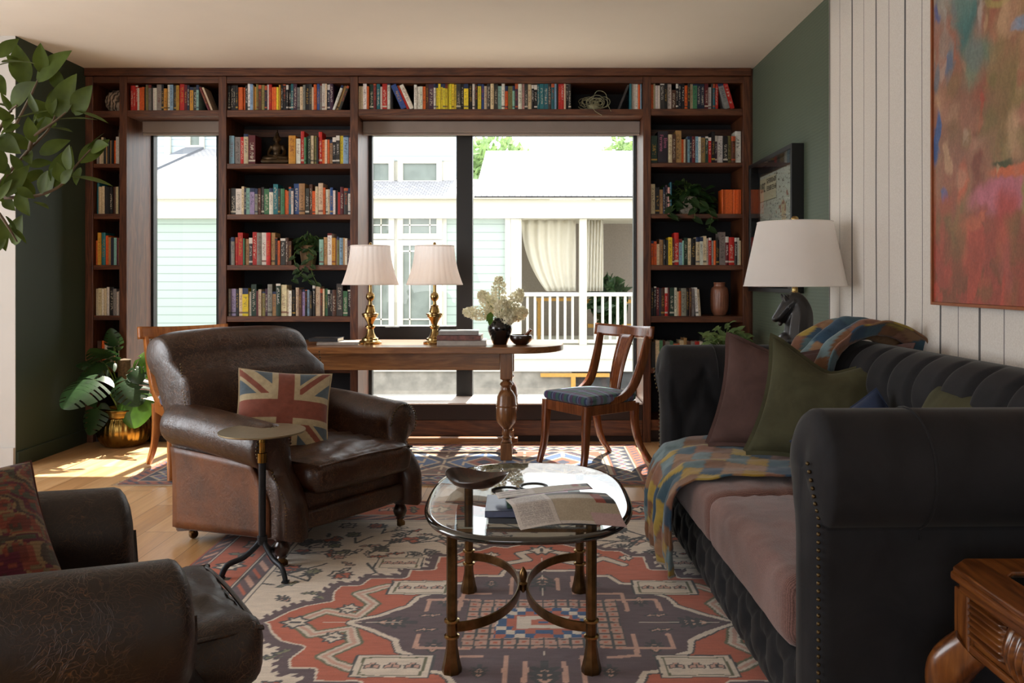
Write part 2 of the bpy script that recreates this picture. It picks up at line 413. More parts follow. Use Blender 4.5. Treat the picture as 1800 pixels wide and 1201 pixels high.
# grasscloth green wall on the right
N = Nodes('green_grasscloth'); v = N.coord(); wv = N.n('ShaderNodeTexWave'); wv.bands_direction = 'Z'; wv.inputs['Scale'].default_value = 16; wv.inputs['Distortion'].default_value = 1.2; wv.inputs['Detail'].default_value = 2; N.l(v, wv.inputs['Vector'])
col = N.mix(N.math('MULTIPLY', wv.outputs['Fac'], .35), '#43523f', '#303e2e'); N.set(color=col, rough=.6, sheen=.1); N.bump(wv.outputs['Fac'], .3, .002); M['greenpaper'] = N.m
struct(MB().box(XR, XR+.15, YF, YB, 0, CEIL), 'wall_right', M['greenpaper'], smooth=0)
struct(MB().box(XL-.12, XL, YN, YB, 0, CEIL), 'wall_left', M['green'], smooth=0)
struct(MB().box(XLL, XL-.12, YN+.0, YN+.12, 0, CEIL).box(XL-.12, XL-.001, YN-.004, YN, 0, CEIL), 'wall_return', M['wallwhite'], smooth=0)
struct(MB().box(XL-.0, XL+.014, YN+.004, D, 0, .10), 'baseboard_left', M['green'], smooth=0, bevel=.003)
struct(MB().box(XLL, XL-.002, YN-.022, YN-.004, 0, .13), 'baseboard_return', M['wallwhite'], smooth=0, bevel=.003)
struct(MB().box(XR-.014, XR, YF, D, 0, .10), 'baseboard_right', M['greenpaper'], smooth=0, bevel=.003)
# far-left wall with its own big window opening, wall behind the camera with an opening added for the fill light
struct(MB().box(XLL-.15, XLL, YF, 1.5, 0, CEIL).box(XLL-.15, XLL, 4.3, YN, 0, CEIL).box(XLL-.15, XLL, 1.5, 4.3, 0, .5).box(XLL-.15, XLL, 1.5, 4.3, 2.5, CEIL), 'wall_far_left', M['wallwhite'], smooth=0)
struct(MB().box(XLL, -2.9, YF-.15, YF, 0, CEIL).box(-.3, XR+.15, YF-.15, YF, 0, CEIL).box(-2.9, -.3, YF-.15, YF, 0, .7).box(-2.9, -.3, YF-.15, YF, 2.5, CEIL), 'wall_rear', M['wallwhite'], smooth=0)
# window wall: solid behind the shelf bays
WX = dict(a0=bx(211), a1=bx(398), d0=bx(630), d1=bx(1143))
wz0, wz1 = .27, bz(205)
mb = MB().box(XL, bx(218), YW-.02, YB, 0, CEIL).box(bx(392), bx(618), YW-.02, YB, 0, CEIL).box(bx(1136), XR, YW-.02, YB, 0, CEIL)
for a, b in ((bx(218), bx(392)), (bx(618), bx(1136))):
    mb.box(a, b, YW-.02, YB, 0, wz0).box(a, b, YW-.02, YB, wz1, CEIL)
struct(mb, 'wall_window_side', M['black'], smooth=0)
struct(MB().box(XLL-.15, XL-.12, YN+.12, YB, 0, CEIL), 'wall_outer_left', M['wallwhite'], smooth=0)
# windows
def at_w(px): return (px-940)/(F/YW)
def zw(py): return H-(py-491)/(F/YW)
def window(name, x0, x1, parts, label):
    t = thing(name, None, None, (0, 0, 0)); t['kind'] = 'structure'; t['label'] = label
    zb, zt = zw(697)-.02, wz1
    mb = MB().box(x0, x0+.07, YW-.03, YW+.06, zb, zt).box(x1-.07, x1, YW-.03, YW+.06, zb, zt).box(x0+.07, x1-.07, YW-.03, YW+.06, zb, zb+.03).box(x0+.07, x1-.07, YW-.03, YW+.06, zt-.07, zt)
    for q in parts: mb.box(*q)
    mb.build('window_frame', M['black'], t, smooth=0, bevel=.004)
    MB().box(x0+.06, x1-.06, YW+.02, YW+.026, zb+.02, zt-.06).build('pane', M['pane'], t, smooth=0)
    return t
w1 = window('window_1', at_w(252), at_w(398), [(at_w(262), at_w(272), YW-.02, YW+.05, zw(697), wz1)], 'tall narrow black framed window')
w2_ = window('window_2', at_w(634), at_w(1131), [(at_w(803), at_w(831), YW-.04, YW+.06, zw(697), wz1), (at_w(642), at_w(655), YW-.02, YW+.04, zw(697), wz1),
     (at_w(655), at_w(803), YW-.04, YW+.05, zw(598), zw(573)), (at_w(1113), at_w(1118), YW-.02, YW+.05, zw(697), wz1)], 'wide black framed picture window with a casement at its left')
hd = MB().bar((at_w(680), YW-.075, zw(576)), (at_w(705), YW-.075, zw(576)), .02, .02).bar((at_w(692), YW-.075, zw(576)), (at_w(692), YW-.04, zw(576)), .03, .03)
hd.build('window_latch', M['black'], w2_, smooth=0, bevel=.003)
# window reveal: walnut lining boards
mb = MB()
for a in (bx(224), bx(385)-.0, bx(630), bx(1130)):
    pass
# window seats: pale sunlit cap above a dark upholstered-looking front
M['sill'] = plain('pale_stone_sill', '#cfc0b4', .5, var=.05)
M['seatfront'] = plain('dark_brown_panel', '#24120c', .6)
for i, (a, b) in enumerate(((bx(224.5), bx(384.5)), (bx(630.5), bx(1129.5)))):
    zs = bz(709)
    struct(MB().box(a, b, D+.0, YW-.03, zs-.012, zs), 'window_sill_%d' % (i+1), M['sill'], smooth=0, bevel=.003)
    struct(MB().box(a, b, D+.006, YW-.03, bz(739), zs-.012), 'trim_%d' % (i+1), M['seatfront'], smooth=0)
# roller blinds tucked up under the head of each window
for (a, b, lab) in ((250, 384.6, 'pulled-up taupe roller blind in the narrow window at the left'), (637, 1125, 'long pulled-up taupe roller blind across the wide window')):
    YD = D+.16; sD = F/YD
    xa, xb = (a-940)/sD, (b-940)/sD if b > 1000 else bx(384.6)
    zt_, zb_ = bz(205)-.002, H-(233-491)/sD
    t = thing('roller_blind', lab, 'blind', ((xa+xb)/2, YD, zt_), 0, 'roller blinds')
    hw = (xb-xa)/2
    MB().box(-hw, hw, 0, .09, zb_-zt_, 0).build('blind_cassette', M['blind'], t, smooth=0, bevel=.006)
    MB().box(-hw, hw, .008, .03, zb_-zt_-.018, zb_-zt_-.003).build('bottom_bar', M['blind'], t, smooth=0, bevel=.004)

# ------------------------------------------------------------------ bookcase units
DB = YW-.03                                  # inner back of the shelves
plinth_z = bz(766)
def unit(name, label, xa, xb, x0, x1, shelves, bottom=738, back=True, low=None):
    """xa..xb outer stiles in px, x0..x1 inner opening; shelves: list of (top_px, bottom_px) front edges"""
    t = thing(name, label, 'bookcase', ((bx(xa)+bx(xb))/2, D, 0)); L = Vector(t.location)
    def P(mb, n, m, **kw):
        mb.xf(Matrix.Translation(-L)); return mb.build(n, m, t, **kw)
    zt, zl = bz(135), (0 if low is None else low)
    for (a, b) in ((xa, x0), (x1, xb)):
        if b > a: P(MB().box(bx(a)+.0005, bx(b)-.0005, D-.012, DB, zl, zt), 'stile', M['walnut'], smooth=0, bevel=.003)
    P(MB().box(bx(x0), bx(x1), D-.008, DB, bz(146.5), zt), 'top_rail', M['walnut_h'], smooth=0, bevel=.003)
    for (a, b) in shelves:
        P(MB().box(bx(x0), bx(x1), D-.006, DB, bz(b), bz(a)), 'shelf', M['walnut_h'], smooth=0, bevel=.003)
    if back:
        P(MB().box(bx(x0), bx(x1), DB-.012, DB, zl+.02, bz(146.5)), 'back_panel', M['shelfback'], smooth=0)
        P(MB().box(bx(x0)+.001, bx(x1)-.001, DB-.03, DB-.012, bz(227), bz(213)), 'back_rail', M['walnut_h'], smooth=0, bevel=.002)
    else: P(MB().box(bx(x0), bx(x1), DB-.012, DB, bz(203), bz(146.5)), 'back_panel', M['shelfback'], smooth=0)
    if low is None:
        P(MB().box(bx(x0), bx(x1), D-.004, DB, 0.09, bz(bottom)), 'base_board', M['walnut_h'], smooth=0, bevel=.003)
        P(MB().box(bx(x0), bx(x1), D+.03, D+.05, 0, .09), 'toe_kick', M['seatfront'], smooth=0)
    return t
SH_A = [(195, 207), (288, 295), (376, 385), (466, 474), (555, 563), (646, 655)]
SH_C = [(193.5, 206), (288, 297), (377, 386), (466, 475), (556, 566), (646, 656)]
SH_E = [(191.5, 203.5), (286, 294), (376, 384), (466, 475), (556, 567), (647, 656)]
unit('built_in_bookcase', 'narrow walnut built-in bookcase bay beside the dark green left wall', 151, 224, 165, 211, SH_A)
unit('built_in_bookcase', 'walnut built-in bookcase bay between the two windows, holding a seated bronze figure', 385, 630, 399, 616, SH_C)
unit('built_in_bookcase', 'walnut built-in bookcase bay at the right against the green wall', 1130, 1319, 1144, 1305, SH_E)
unit('bridge_bookcase', 'short walnut book shelf bridging above the narrow left window', 224, 385, 224, 385, [(194, 205)], back=False, low=bz(205))
unit('bridge_bookcase', 'long walnut book shelf bridging above the wide window', 630, 1130, 630, 1130, [(192, 204)], back=False, low=bz(205))
# crown board over all the bays
MB().box(XL+.001, bx(1319.2), D-.03, D+.3, bz(134.5), CEIL).build('crown_board', M['walnut_h'], None, smooth=0, bevel=.004, loc=(0, D, CEIL-.06), kind='structure')
for i, (a, b) in enumerate(((224.5, 384.5), (630.5, 1129.5))):
    MB().box(bx(a), bx(b), D-.004, D+.006, bz(766), bz(739)).build('trim_%d' % (i+3), M['walnut_h'], smooth=0, bevel=.003, kind='structure')
    MB().box(bx(a), bx(b), D+.03, YW-.03, 0, bz(739)).build('trim_%d' % (i+5), M['seatfront'], smooth=0, kind='structure')
MB().box(bx(1319.3), XR-.001, D+.0, DB, 0, CEIL-.001).build('trim_7', M['walnut'], smooth=0, kind='structure')

# ------------------------------------------------------------------ the world outside
YH = 15.0; sh = F/YH
def hx(px, Y=YH): return (px-940)*Y/F
def hz(py, Y=YH): return H-(py-491)*Y/F
def siding(name, c, pitch=.15):
    N = Nodes(name); v = N.coord(); sx = N.n('ShaderNodeSeparateXYZ'); N.l(v, sx.inputs[0]); f = N.math('FRACT', N.math('DIVIDE', sx.outputs[2], pitch))
    g = N.math('LESS_THAN', f, .1); c = lin(c); N.set(color=N.mix(N.math('MULTIPLY', g, .9), c, tuple(x*.55 for x in c)), rough=.7); N.bump(f, .6, .01); return N.m
M['mint'] = siding('pale_mint_siding', '#98a89f'); M['blue'] = siding('pale_blue_siding', '#a9b6bc')
M['trimw'] = plain('white_exterior_trim', '#c2bfb2', .6, var=.02)
N = Nodes('grey_roof_shingles'); v = N.coord(); br = N.n('ShaderNodeTexBrick'); br.inputs['Scale'].default_value = 5; br.inputs['Color1'].default_value = (.32, .32, .34, 1); br.inputs['Color2'].default_value = (.24, .24, .26, 1); br.inputs['Mortar'].default_value = (.1, .1, .11, 1); br.inputs['Mortar Size'].default_value = .03; br.inputs['Row Height'].default_value = .45
N.l(v, br.inputs['Vector']); N.set(color=br.outputs['Color'], rough=.8); M['shingle'] = N.m
M['roofband'] = plain('grey_roof_band', '#5c6068', .7)  # plain grey for the band along the side roof's left edge
M['winglass'] = plain('dim_house_window', '#6c756f', .5, var=.25, scale=3)
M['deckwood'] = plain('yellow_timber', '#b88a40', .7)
M['porchwall'] = plain('brown_porch_wall', '#7a7066', .8)  # one even brown for the porch back wall
M['ground'] = plain('grey_gravel', '#8c877e', .95, scale=5, var=.25)
struct(MB().box(-14, 14, 6.8, 40, -1.15, -.95), 'ground', M['ground'], smooth=0)
hs = thing('neighbour_house', 'white trimmed mint house with shingled roof and screened porch outside the windows', 'house', (0, YH, -.95)); hl = Vector(hs.location)
def HP(mb, n, m, **kw):
    mb.xf(Matrix.Translation(-hl)); par = kw.pop('parent', hs); return mb.build(n, m, par, **kw)
def roofplane(x0, x1, z0, z1, y0, y1):
    t = .04; return MB().add([(x0, y0, z0), (x1, y0, z0), (x1, y1, z1), (x0, y1, z1), (x0, y0, z0-t), (x1, y0, z0-t), (x1, y1, z1-t), (x0, y1, z1-t)], [(0, 1, 2, 3), (7, 6, 5, 4), (0, 4, 5, 1), (1, 5, 6, 2), (2, 6, 7, 3), (3, 7, 4, 0)])
YR = 18.2
HP(roofplane(hx(836), hx(1500), hz(347), H-(265-491)*YR/F, YH-.35, YR), 'porch_roof', M['shingle'], smooth=0)
HP(roofplane(hx(600), hx(836), hz(347), H-(315-491)*(YH+.9)/F, YH-.34, YH+.9), 'lower_roof', M['shingle'], smooth=0)
HP(MB().box(hx(100), hx(1500), YH-.35, YH-.2, hz(353), hz(347)), 'gutter', M['trimw'], smooth=0, bevel=.02)
HP(MB().box(hx(100), hx(1500), YH-.2, YH+.1, hz(385), hz(353)), 'porch_beam', M['trimw'], smooth=0)
# left wall of the house
HP(MB().box(hx(100), hx(645), YH, YH+.2, -.95, hz(385)), 'side_wall', M['mint'], smooth=0)
HP(MB().box(hx(645), hx(890), YH+.02, YH+.25, -.95, hz(385)), 'rear_wall', M['mint'], smooth=0)
HP(MB().box(hx(600), hx(790), YH+.9, YH+3, hz(350), hz(150)), 'upper_wall', M['blue'], smooth=0)
HP(MB().box(hx(60), hx(520), YR+.1, YR+2, hz(350), hz(120)), 'side_gable_wall', M['blue'], smooth=0)
HP(MB().box(hx(640, YH+.9), hx(800, YH+.9), YH+.8, YH+.9, H-(325-491)*(YH+.9)/F, H-(215-491)*(YH+.9)/F), 'dormer_front', M['trimw'], smooth=0)
HP(MB().box(hx(650), hx(790), YH+.78, YH+.8, H-(283-491)*(YH+.8)/F, H-(262-491)*(YH+.8)/F), 'dormer_panel', M['blue'], smooth=0)
def hwin(x0, y0, x1, y1, Y, mun=True, mint=False):
    X0, X1 = hx(x0, Y), hx(x1, Y); Z0, Z1 = hz(y1, Y), hz(y0, Y)
    f = HP(MB().box(X0-.1, X1+.1, Y-.06, Y, Z0-.1, Z0).box(X0-.1, X1+.1, Y-.06, Y, Z1, Z1+.1).box(X0-.1, X0, Y-.06, Y, Z0, Z1).box(X1, X1+.1, Y-.06, Y, Z0, Z1), 'house_window', M['trimw'], smooth=0)
    HP(MB().box(X0, X1, Y-.015, Y-.005, Z0, Z1), 'window_pane', M['winglass'], smooth=0, parent=f)
    if mun:
        mb = MB(); w = X1-X0; h = Z1-Z0
        for k in ((.2, .8) if w > .35 else (.5,)): mb.box(X0+w*k-.012, X0+w*k+.012, Y-.04, Y-.018, Z0, Z1)
        for k in ((.5,) if h < 1 else (.07, .93)): mb.box(X0, X1, Y-.04, Y-.018, Z0+h*k-.012, Z0+h*k+.012)
        HP(mb, 'muntin', M['trimw'], smooth=0, parent=f)
hwin(657, 288, 684, 318, YH+.78, False); hwin(709, 288, 768, 318, YH+.78, False)
HP(MB().box(hx(648), hx(785), YH-.01, YH+.02, hz(600), hz(366)), 'door_surround', M['trimw'], smooth=0)
hwin(657, 381, 684, 411, YH-.01); hwin(709, 381, 768, 411, YH-.01)
hwin(657, 432, 684, 571, YH-.01); hwin(709, 432, 768, 571, YH-.01)
hwin(336, 215, 352, 256, YR+.08, False)
def tri_roof(pl):
    return MB().add([q for q in pl]+[(x, y, z-.04) for x, y, z in pl], [(0, 1, 2, 3), (7, 6, 5, 4), (0, 4, 5, 1), (1, 5, 6, 2), (2, 6, 7, 3), (3, 7, 4, 0)])
zr_ = H-(262-491)*YR/F
HP(tri_roof([(hx(186), YH-.34, hz(347)), (hx(520), YH-.34, hz(347)), (hx(520, YR), YR, zr_), (hx(352, YR), YR, zr_)]), 'side_roof', M['shingle'], smooth=0)
HP(MB().bar((hx(186)-.12, YH-.34, hz(346)), (hx(352, YR)-.12, YR, zr_+.02), .42, .05), 'roof_edge_band', M['roofband'], smooth=0)
HP(MB().box(hx(288, YR), hx(298, YR), YR+.02, YR+.09, hz(300), hz(120)), 'corner_board', M['trimw'], smooth=0)
# porch: posts, floor, railing, screens, curtains
for (a, b) in ((898, 917), (1018, 1031), (1131, 1145)):
    HP(MB().box(hx(a), hx(b), YH-.1, YH+.1, hz(606), hz(385)), 'porch_post', M['trimw'], smooth=0, bevel=.01)
HP(MB().box(hx(888), hx(898), YH-.08, YH, hz(606), hz(350)), 'downspout', M['trimw'], smooth=0, bevel=.01)
HP(MB().box(hx(865), hx(1500), YH-.15, YH+2.6, hz(630), hz(606)), 'porch_floor', M['trimw'], smooth=0)
HP(MB().box(hx(640), hx(1500), YH-.13, YH-.1, hz(652), hz(630)), 'skirt_board', M['trimw'], smooth=0)
HP(MB().box(hx(898), hx(1500), YH+2.4, YH+2.6, hz(606), hz(330)), 'porch_back_wall', M['porchwall'], smooth=0)
HP(MB().box(hx(865), hx(1500), YH+.12, YH+2.39, hz(378), hz(374)), 'porch_ceiling', M['trimw'], smooth=0)
HP(MB().box(hx(880), hx(1500), YH-.06, YH+.06, hz(521), hz(514)).box(hx(880), hx(1500), YH-.04, YH+.04, hz(603), hz(597)), 'railing_rail', M['trimw'], smooth=0)
k = 925
while k < 1150:
    if not (1014 < k < 1034): HP(MB().box(hx(k), hx(k+4.5), YH-.03, YH+.03, hz(597), hz(521)), 'baluster', M['trimw'], smooth=0)
    k += 13.2
def drape(x0, x1, x2, y0, y1, Y):
    def fn(u, v):
        xl = hx(x0, Y)+(hx(x1, Y)-hx(x0, Y))*(v**2.2); xr = hx(x2, Y)
        x = xl+(xr-xl)*u; z = hz(y0, Y)+(hz(y1, Y)-hz(y0, Y))*v
        return np.stack([x, Y+.05*np.sin(u*34+3*v)*(1-.3*v), z], 1)
    return MB().grid(fn, 40, 14)
HP(drape(917, 960, 1012, 387, 512, YH+.35), 'porch_curtain', M['sheer'], smooth=180, solid=.004)
HP(drape(1031, 1031, 1060, 387, 512, YH+.35), 'porch_curtain', M['sheer'], smooth=180, solid=.004)
HP(MB().box(hx(940), hx(1010), YH+1, YH+1.6, hz(532), hz(527)).box(hx(945), hx(951), YH+1, YH+1.1, hz(604), hz(532)).box(hx(1035), hx(1130), YH+1, YH+1.6, hz(536), hz(530)).box(hx(1040), hx(1130), YH+1, YH+1.1, hz(582), hz(575)), 'porch_bench', M['deckwood'], smooth=0)
# things stored under the deck
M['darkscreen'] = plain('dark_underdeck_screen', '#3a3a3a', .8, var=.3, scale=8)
HP(MB().box(hx(640), hx(1004), YH-.09, YH+.0, -.949, hz(652)), 'foundation_wall', M['ground'], smooth=0)
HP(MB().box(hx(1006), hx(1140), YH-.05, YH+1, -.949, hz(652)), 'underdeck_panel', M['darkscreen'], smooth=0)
HP(MB().box(hx(950), hx(1070), YH-.18, YH-.10, hz(661), hz(655)).box(hx(1003), hx(1011), YH-.18, YH-.10, -.949, hz(661)), 'underdeck_frame', M['deckwood'], smooth=0)
# trees behind the roof
def foliage(mb, c, rad, n, size, rng, flat=1., mi=0):
    c = np.array(c); P = rng.normal(size=(n, 3)); P /= np.linalg.norm(P, axis=1)[:, None]
    P = P*(rng.random(n)**.4)[:, None]*np.array(rad)+c
    A = rng.normal(size=(n, 3)); A /= np.linalg.norm(A, axis=1)[:, None]; B = np.cross(A, rng.normal(size=(n, 3))); B /= np.linalg.norm(B, axis=1)[:, None]
    s = size*(.6+.8*rng.random(n))[:, None]
    V = np.stack([P-A*s, P+B*s*.45, P+A*s, P-B*s*.45], 1).reshape(-1, 3)
    mb.add(V, [(4*i, 4*i+1, 4*i+2, 4*i+3) for i in range(n)], mi)
rng = np.random.default_rng(5)
for i, (x, y, z, r, lab) in enumerate(((-1.5, 27, 5.0, 2.2, 'leafy green tree rising behind the porch roof ridge, left of the other'), (4.6, 29, 5.6, 2.6, 'leafy green tree behind the right end of the porch roof'))):
    t = thing('garden_tree', lab, 'tree', (x, y, -.95), 0, 'trees behind the house')
    mb = MB(); foliage(mb, (0, 0, z), (r, r*.8, r*.8), 2600, .22, rng); mb.build('foliage', M['leafvar'], t, smooth=0)
    MB().tube([(0, 0, 0), (.1, 0, z*.5), (0, 0, z)], [.22, .16, .08], 8).build('trunk', M['bark'], t)
mb = MB(); foliage(mb, (0, 0, .75), (.35, .3, .5), 260, .16, rng)
t = thing('porch_plant', 'large leafy plant standing on the screened porch behind the railing', 'plant', (hx(1078), YH+.8, hz(606)))
mb.build('foliage', M['leafdark'], t, smooth=0); MB().lathe([(.14, 0), (.18, .3), (.16, .3)]).build('pot', M['trimw'], t)
# ------------------------------------------------------------------ books
BC = dict(k=('black', '#131214'), K=('charcoal', '#33322f'), g=('grey', '#7c7972'), w=('white', '#d2ccc2'), c=('cream', '#c9b795'), y=('yellow', '#dcc42a'), m=('mustard', '#c08a2a'),
          o=('orange', '#cf5a16'), r=('red', '#b42018'), R=('burgundy', '#5e1820'), b=('blue', '#2c4a86'), n=('navy', '#1c2438'), t=('teal', '#1f6470'), l=('pale blue', '#7e9fb8'),
          e=('dark green', '#1e3a2c'), G=('green', '#3f7350'), a=('aqua', '#86b3a6'), p=('lilac', '#9a8ab0'), P=('plum', '#3c1f34'), q=('pink', '#c4928c'), d=('brown', '#4c2c1c'), T=('tan', '#a07c4e'), O=('olive', '#7a7440'))
N = Nodes('book_cloth_and_print'); oi = N.n('ShaderNodeObjectInfo'); tc = N.n('ShaderNodeTexCoord'); sx = N.n('ShaderNodeSeparateXYZ'); N.l(tc.outputs['Object'], sx.inputs[0])
rnd = oi.outputs['Random']; r2 = N.math('FRACT', N.math('MULTIPLY', rnd, 37.7)); r3 = N.math('FRACT', N.math('MULTIPLY', rnd, 91.3))
X_, Y_, Z_ = sx.outputs
cv = N.n('ShaderNodeCombineXYZ'); N.l(N.math('MULTIPLY', X_, 3.2), cv.inputs[0]); N.l(N.math('MULTIPLY', rnd, 50), cv.inputs[1]); N.l(N.math('MULTIPLY', Z_, 34), cv.inputs[2])
nz = N.noise(cv.outputs[0], 1.0, 1)
inx = N.math('LESS_THAN', N.math('ABSOLUTE', X_), .26); z0 = N.math('MULTIPLY_ADD', r2, .3, .1); z1 = N.math('MULTIPLY_ADD', r3, .25, .68)
inz = N.math('MULTIPLY', N.math('GREATER_THAN', Z_, z0), N.math('LESS_THAN', Z_, z1)); front = N.math('LESS_THAN', Y_, .03)
tm = N.math('MULTIPLY', N.math('MULTIPLY', inx, inz), N.math('MULTIPLY', front, N.math('GREATER_THAN', nz, .53)))
lum = N.n('ShaderNodeRGBToBW'); N.l(oi.outputs['Color'], lum.inputs[0]); dark = N.math('LESS_THAN', lum.outputs[0], .14)
ink = N.mix(dark, N.ramp(r2, [(0, '#2a2420'), (.5, '#6e1f18'), (.75, '#1d2d50')], 'CONSTANT'), N.ramp(r2, [(0, '#cfc6b2'), (.45, '#b8923c'), (.7, '#d8d2c8'), (.88, '#b4532c')], 'CONSTANT'))
band = N.math('MULTIPLY', N.math('GREATER_THAN', Z_, N.math('MULTIPLY_ADD', r3, .2, .78)), N.math('MULTIPLY', front, N.math('GREATER_THAN', r2, .72)))
lb = N.math('MULTIPLY', N.math('LESS_THAN', N.math('ABSOLUTE', N.math('SUBTRACT', Z_, .12)), .03), N.math('MULTIPLY', front, N.math('LESS_THAN', r3, .3)))
fz = N.noise(cv.outputs[0], .35, 3)
base = N.mix(.5, oi.outputs['Color'], N.mix(1.0, oi.outputs['Color'], N.ramp(fz, [(.3, .7), (.7, 1.35)]), 'MULTIPLY'))
cc = N.mix(N.math('MULTIPLY', tm, .62), base, ink); cc = N.mix(band, cc, ink); cc = N.mix(N.math('MULTIPLY', lb, .8), cc, ink)
N.set(color=cc, rough=.5, spec=.4); M['book'] = N.m
def book_mesh(rounded, name):
    mb = MB(); b = .07; n = 5 if rounded else 1
    xs = np.linspace(-.5, .5, n+1)
    prof = [(x, .018*(2*x)**2 if rounded else 0) for x in xs]
    outer = [(-.5, 1)]+prof+[(.5, 1)]; inner = [(.5-b, 1), (.5-b, .04), (-.5+b, .04), (-.5+b, 1)]
    for z0_, z1_ in ((0, 1),): mb.prism(outer[1:-1]+[(.5, .05), (-.5, .05)], 0, 1)
    mb.box(-.5, -.5+b, .05, 1, 0, 1); mb.box(.5-b, .5, .05, 1, 0, 1)
    mb.box(-.5+b, .5-b, .05, .97, .01, .985, 1)
    V = np.concatenate(mb.v); me = bpy.data.meshes.new(name); me.from_pydata(V.tolist(), [], mb.f); me.materials.append(M['book']); me.materials.append(M['paper'])
    me.polygons.foreach_set('material_index', mb.m); me.update(); return me
BM = [book_mesh(False, 'paperback_mesh'), book_mesh(True, 'hardback_mesh')]
ORD = ['first', 'second', 'third', 'fourth', 'fifth', 'sixth', 'seventh', 'eighth', 'ninth', 'tenth', 'eleventh', 'twelfth', 'thirteenth', 'fourteenth', 'fifteenth', 'sixteenth', 'seventeenth', 'eighteenth', 'nineteenth', 'twentieth', 'twenty-first']
rb = random.Random(11); SEEN = {}
def shelf(items, x0, x1, ybase, where, group):
    its = []
    for tk in items.split():
        c = tk[0]; rest = tk[1:].split(':'); w, h = rest[0].split(','); its.append((c, float(w), float(h), float(rest[1]) if len(rest) > 1 else 0))
    tot = sum(w/math.cos(R(t))+(h*abs(math.sin(R(t))) if t and (i+1 >= len(its) or not its[i+1][3]) else 0) for i, (c, w, h, t) in enumerate(its))
    lean_first = sum(h*abs(math.sin(R(t))) for i, (c, w, h, t) in enumerate(its) if t > 0 and (i == 0 or its[i-1][3] <= 0))
    k = (x1-x0)/max(tot, 1); x = x0; z = bz(ybase)+.0006
    for i, (c, w, h, t) in enumerate(its):
        w2 = w*k; cname, hexc = BC[c]
        o = bpy.data.objects.new('book', BM[rb.random() < .45]); COL.objects.link(o)
        cl = lin(hexc); v = rb.uniform(.82, 1.2); o.color = tuple(min(1, a*v*rb.uniform(.93, 1.07)) for a in cl)+(1,)
        dep = rb.uniform(.115, .15); yy = D+.012+rb.uniform(0, .016)
        o.scale = (w2/s0*.965, dep, h/s0)
        if t:
            th = R(t)       # positive leans its top to the right
            if t < 0 and (i == 0 or its[i-1][3] >= 0): x += 0
            if t > 0:
                px = x+w2/math.cos(th)/2-(0)
            else:
                px = x+h*abs(math.sin(th))*(1 if (i == 0 or its[i-1][3] >= 0) else 0)+w2/math.cos(th)/2
                if i == 0 or its[i-1][3] >= 0: x += h*abs(math.sin(th))
            o.rotation_euler = (0, th, 0)
            o.location = (bx(px), yy, z+abs(math.sin(th))*w2/s0/2)
            x += w2/math.cos(th)
            if t > 0 and (i+1 >= len(its) or not its[i+1][3]): x += h*abs(math.sin(th))
        else:
            o.location = (bx(x+w2/2), yy, z); x += w2
        key = (cname, where); SEEN[key] = SEEN.get(key, 0)+1; n = SEEN[key]
        nb = BC[its[i-1][0]][0] if i else (BC[its[1][0]][0] if len(its) > 1 else 'plain')
        size = 'leaning ' if t else ('tall ' if h > 48 else ('thick ' if w2 > 8.5 else ('slim ' if w2 < 4 else '')))
        lab = f"{size}{cname} book beside {nb} one, {ORD[min(n-1, 20)]} {cname} from left, {where}"
        if len(lab.split()) > 16: lab = f"{size}{cname} book, {ORD[min(n-1, 20)]} {cname} from left, {where}"
        tag(o, lab, 'book', group)
g = 'books on the built-in shelves'
# narrow bay at the left
shelf('g4,42 c5,42 c4,47 k4,46 T3,43 k4,43 T4,42 k4,42 o5,42 w6,48 g4,55', 168, 211, 288, 'upper left narrow bay', g)
shelf('t4,55 c5,48 c5,49 k4,49 k5,48 k6,48 d5,48 c5,48 k5,49', 167, 211, 376, 'second narrow bay shelf', g)
shelf('o4,43 m6,57 t7,57 o5,52 T5,49 n5,48 a5,48 R4,48 O5,48', 166, 211, 466, 'third narrow bay shelf', g)
shelf('c4,47 c6,48 w4,47 c5,48 w5,50 k8,50 g6,47 w4,42 g5,43', 167, 211, 555, 'fourth narrow bay shelf', g)
shelf('d7,46 o6,46 w5,42 g5,43 g6,42 c4,45 k4,45 w7,46', 169, 211, 646, 'lowest narrow bay shelf', g)
# above the narrow window
shelf('r5,45 r4,45 r4,45 w3,40 o4,41 o4,42 k3,41 O4,46 g5,46 K3,40 w3,40 w3,40 g8,46 k4,46 m5,39 w4,46 l6,46 K5,45 m5,45 r8,47 R5,46 n4,45 m6,42 K6,42 a4,45', 226, 348, 194, 'shelf over narrow window', g)
shelf('R4,44:-22 c3,44:-22', 347, 375, 194, 'shelf over narrow window', g)
# centre bay
shelf('k4,44 k5,44 k4,44 k4,44 o4,41 o4,41 o4,41 k4,44 w4,47 l5,46 T2,44 m3,42 O4,46 d5,45 O5,45 n4,44 w3,46 r5,46 o4,41 o4,41 y4,41 m3,45 k4,46 k5,46 k4,45 k4,45 t4,48 P6,47 g5,41 c5,42 g4,45 k6,47 K5,47 c3,41 o5,46 b5,48 g4,47 w5,47 c3,48 n5,46 P6,47', 399, 585, 193.5, 'top centre bay shelf', g)
shelf('w4,46:20 T4,46:20 K4,46:20', 583, 615, 193.5, 'top centre bay shelf', g)
shelf('l9,50 g10,48 r6,48 c8,53 R12,51', 401, 447, 288, 'centre bay, figure shelf left', g)
shelf('m12,50 w8,45 r6,58 G4,47 e3,49 e4,49 c5,50 O5,50 k3,47 r6,57 o5,43 c4,43 o4,43 T5,43 k6,47 K6,50 y6,50 l9,50 q4,47', 506, 616, 288, 'centre bay, figure shelf right', g)
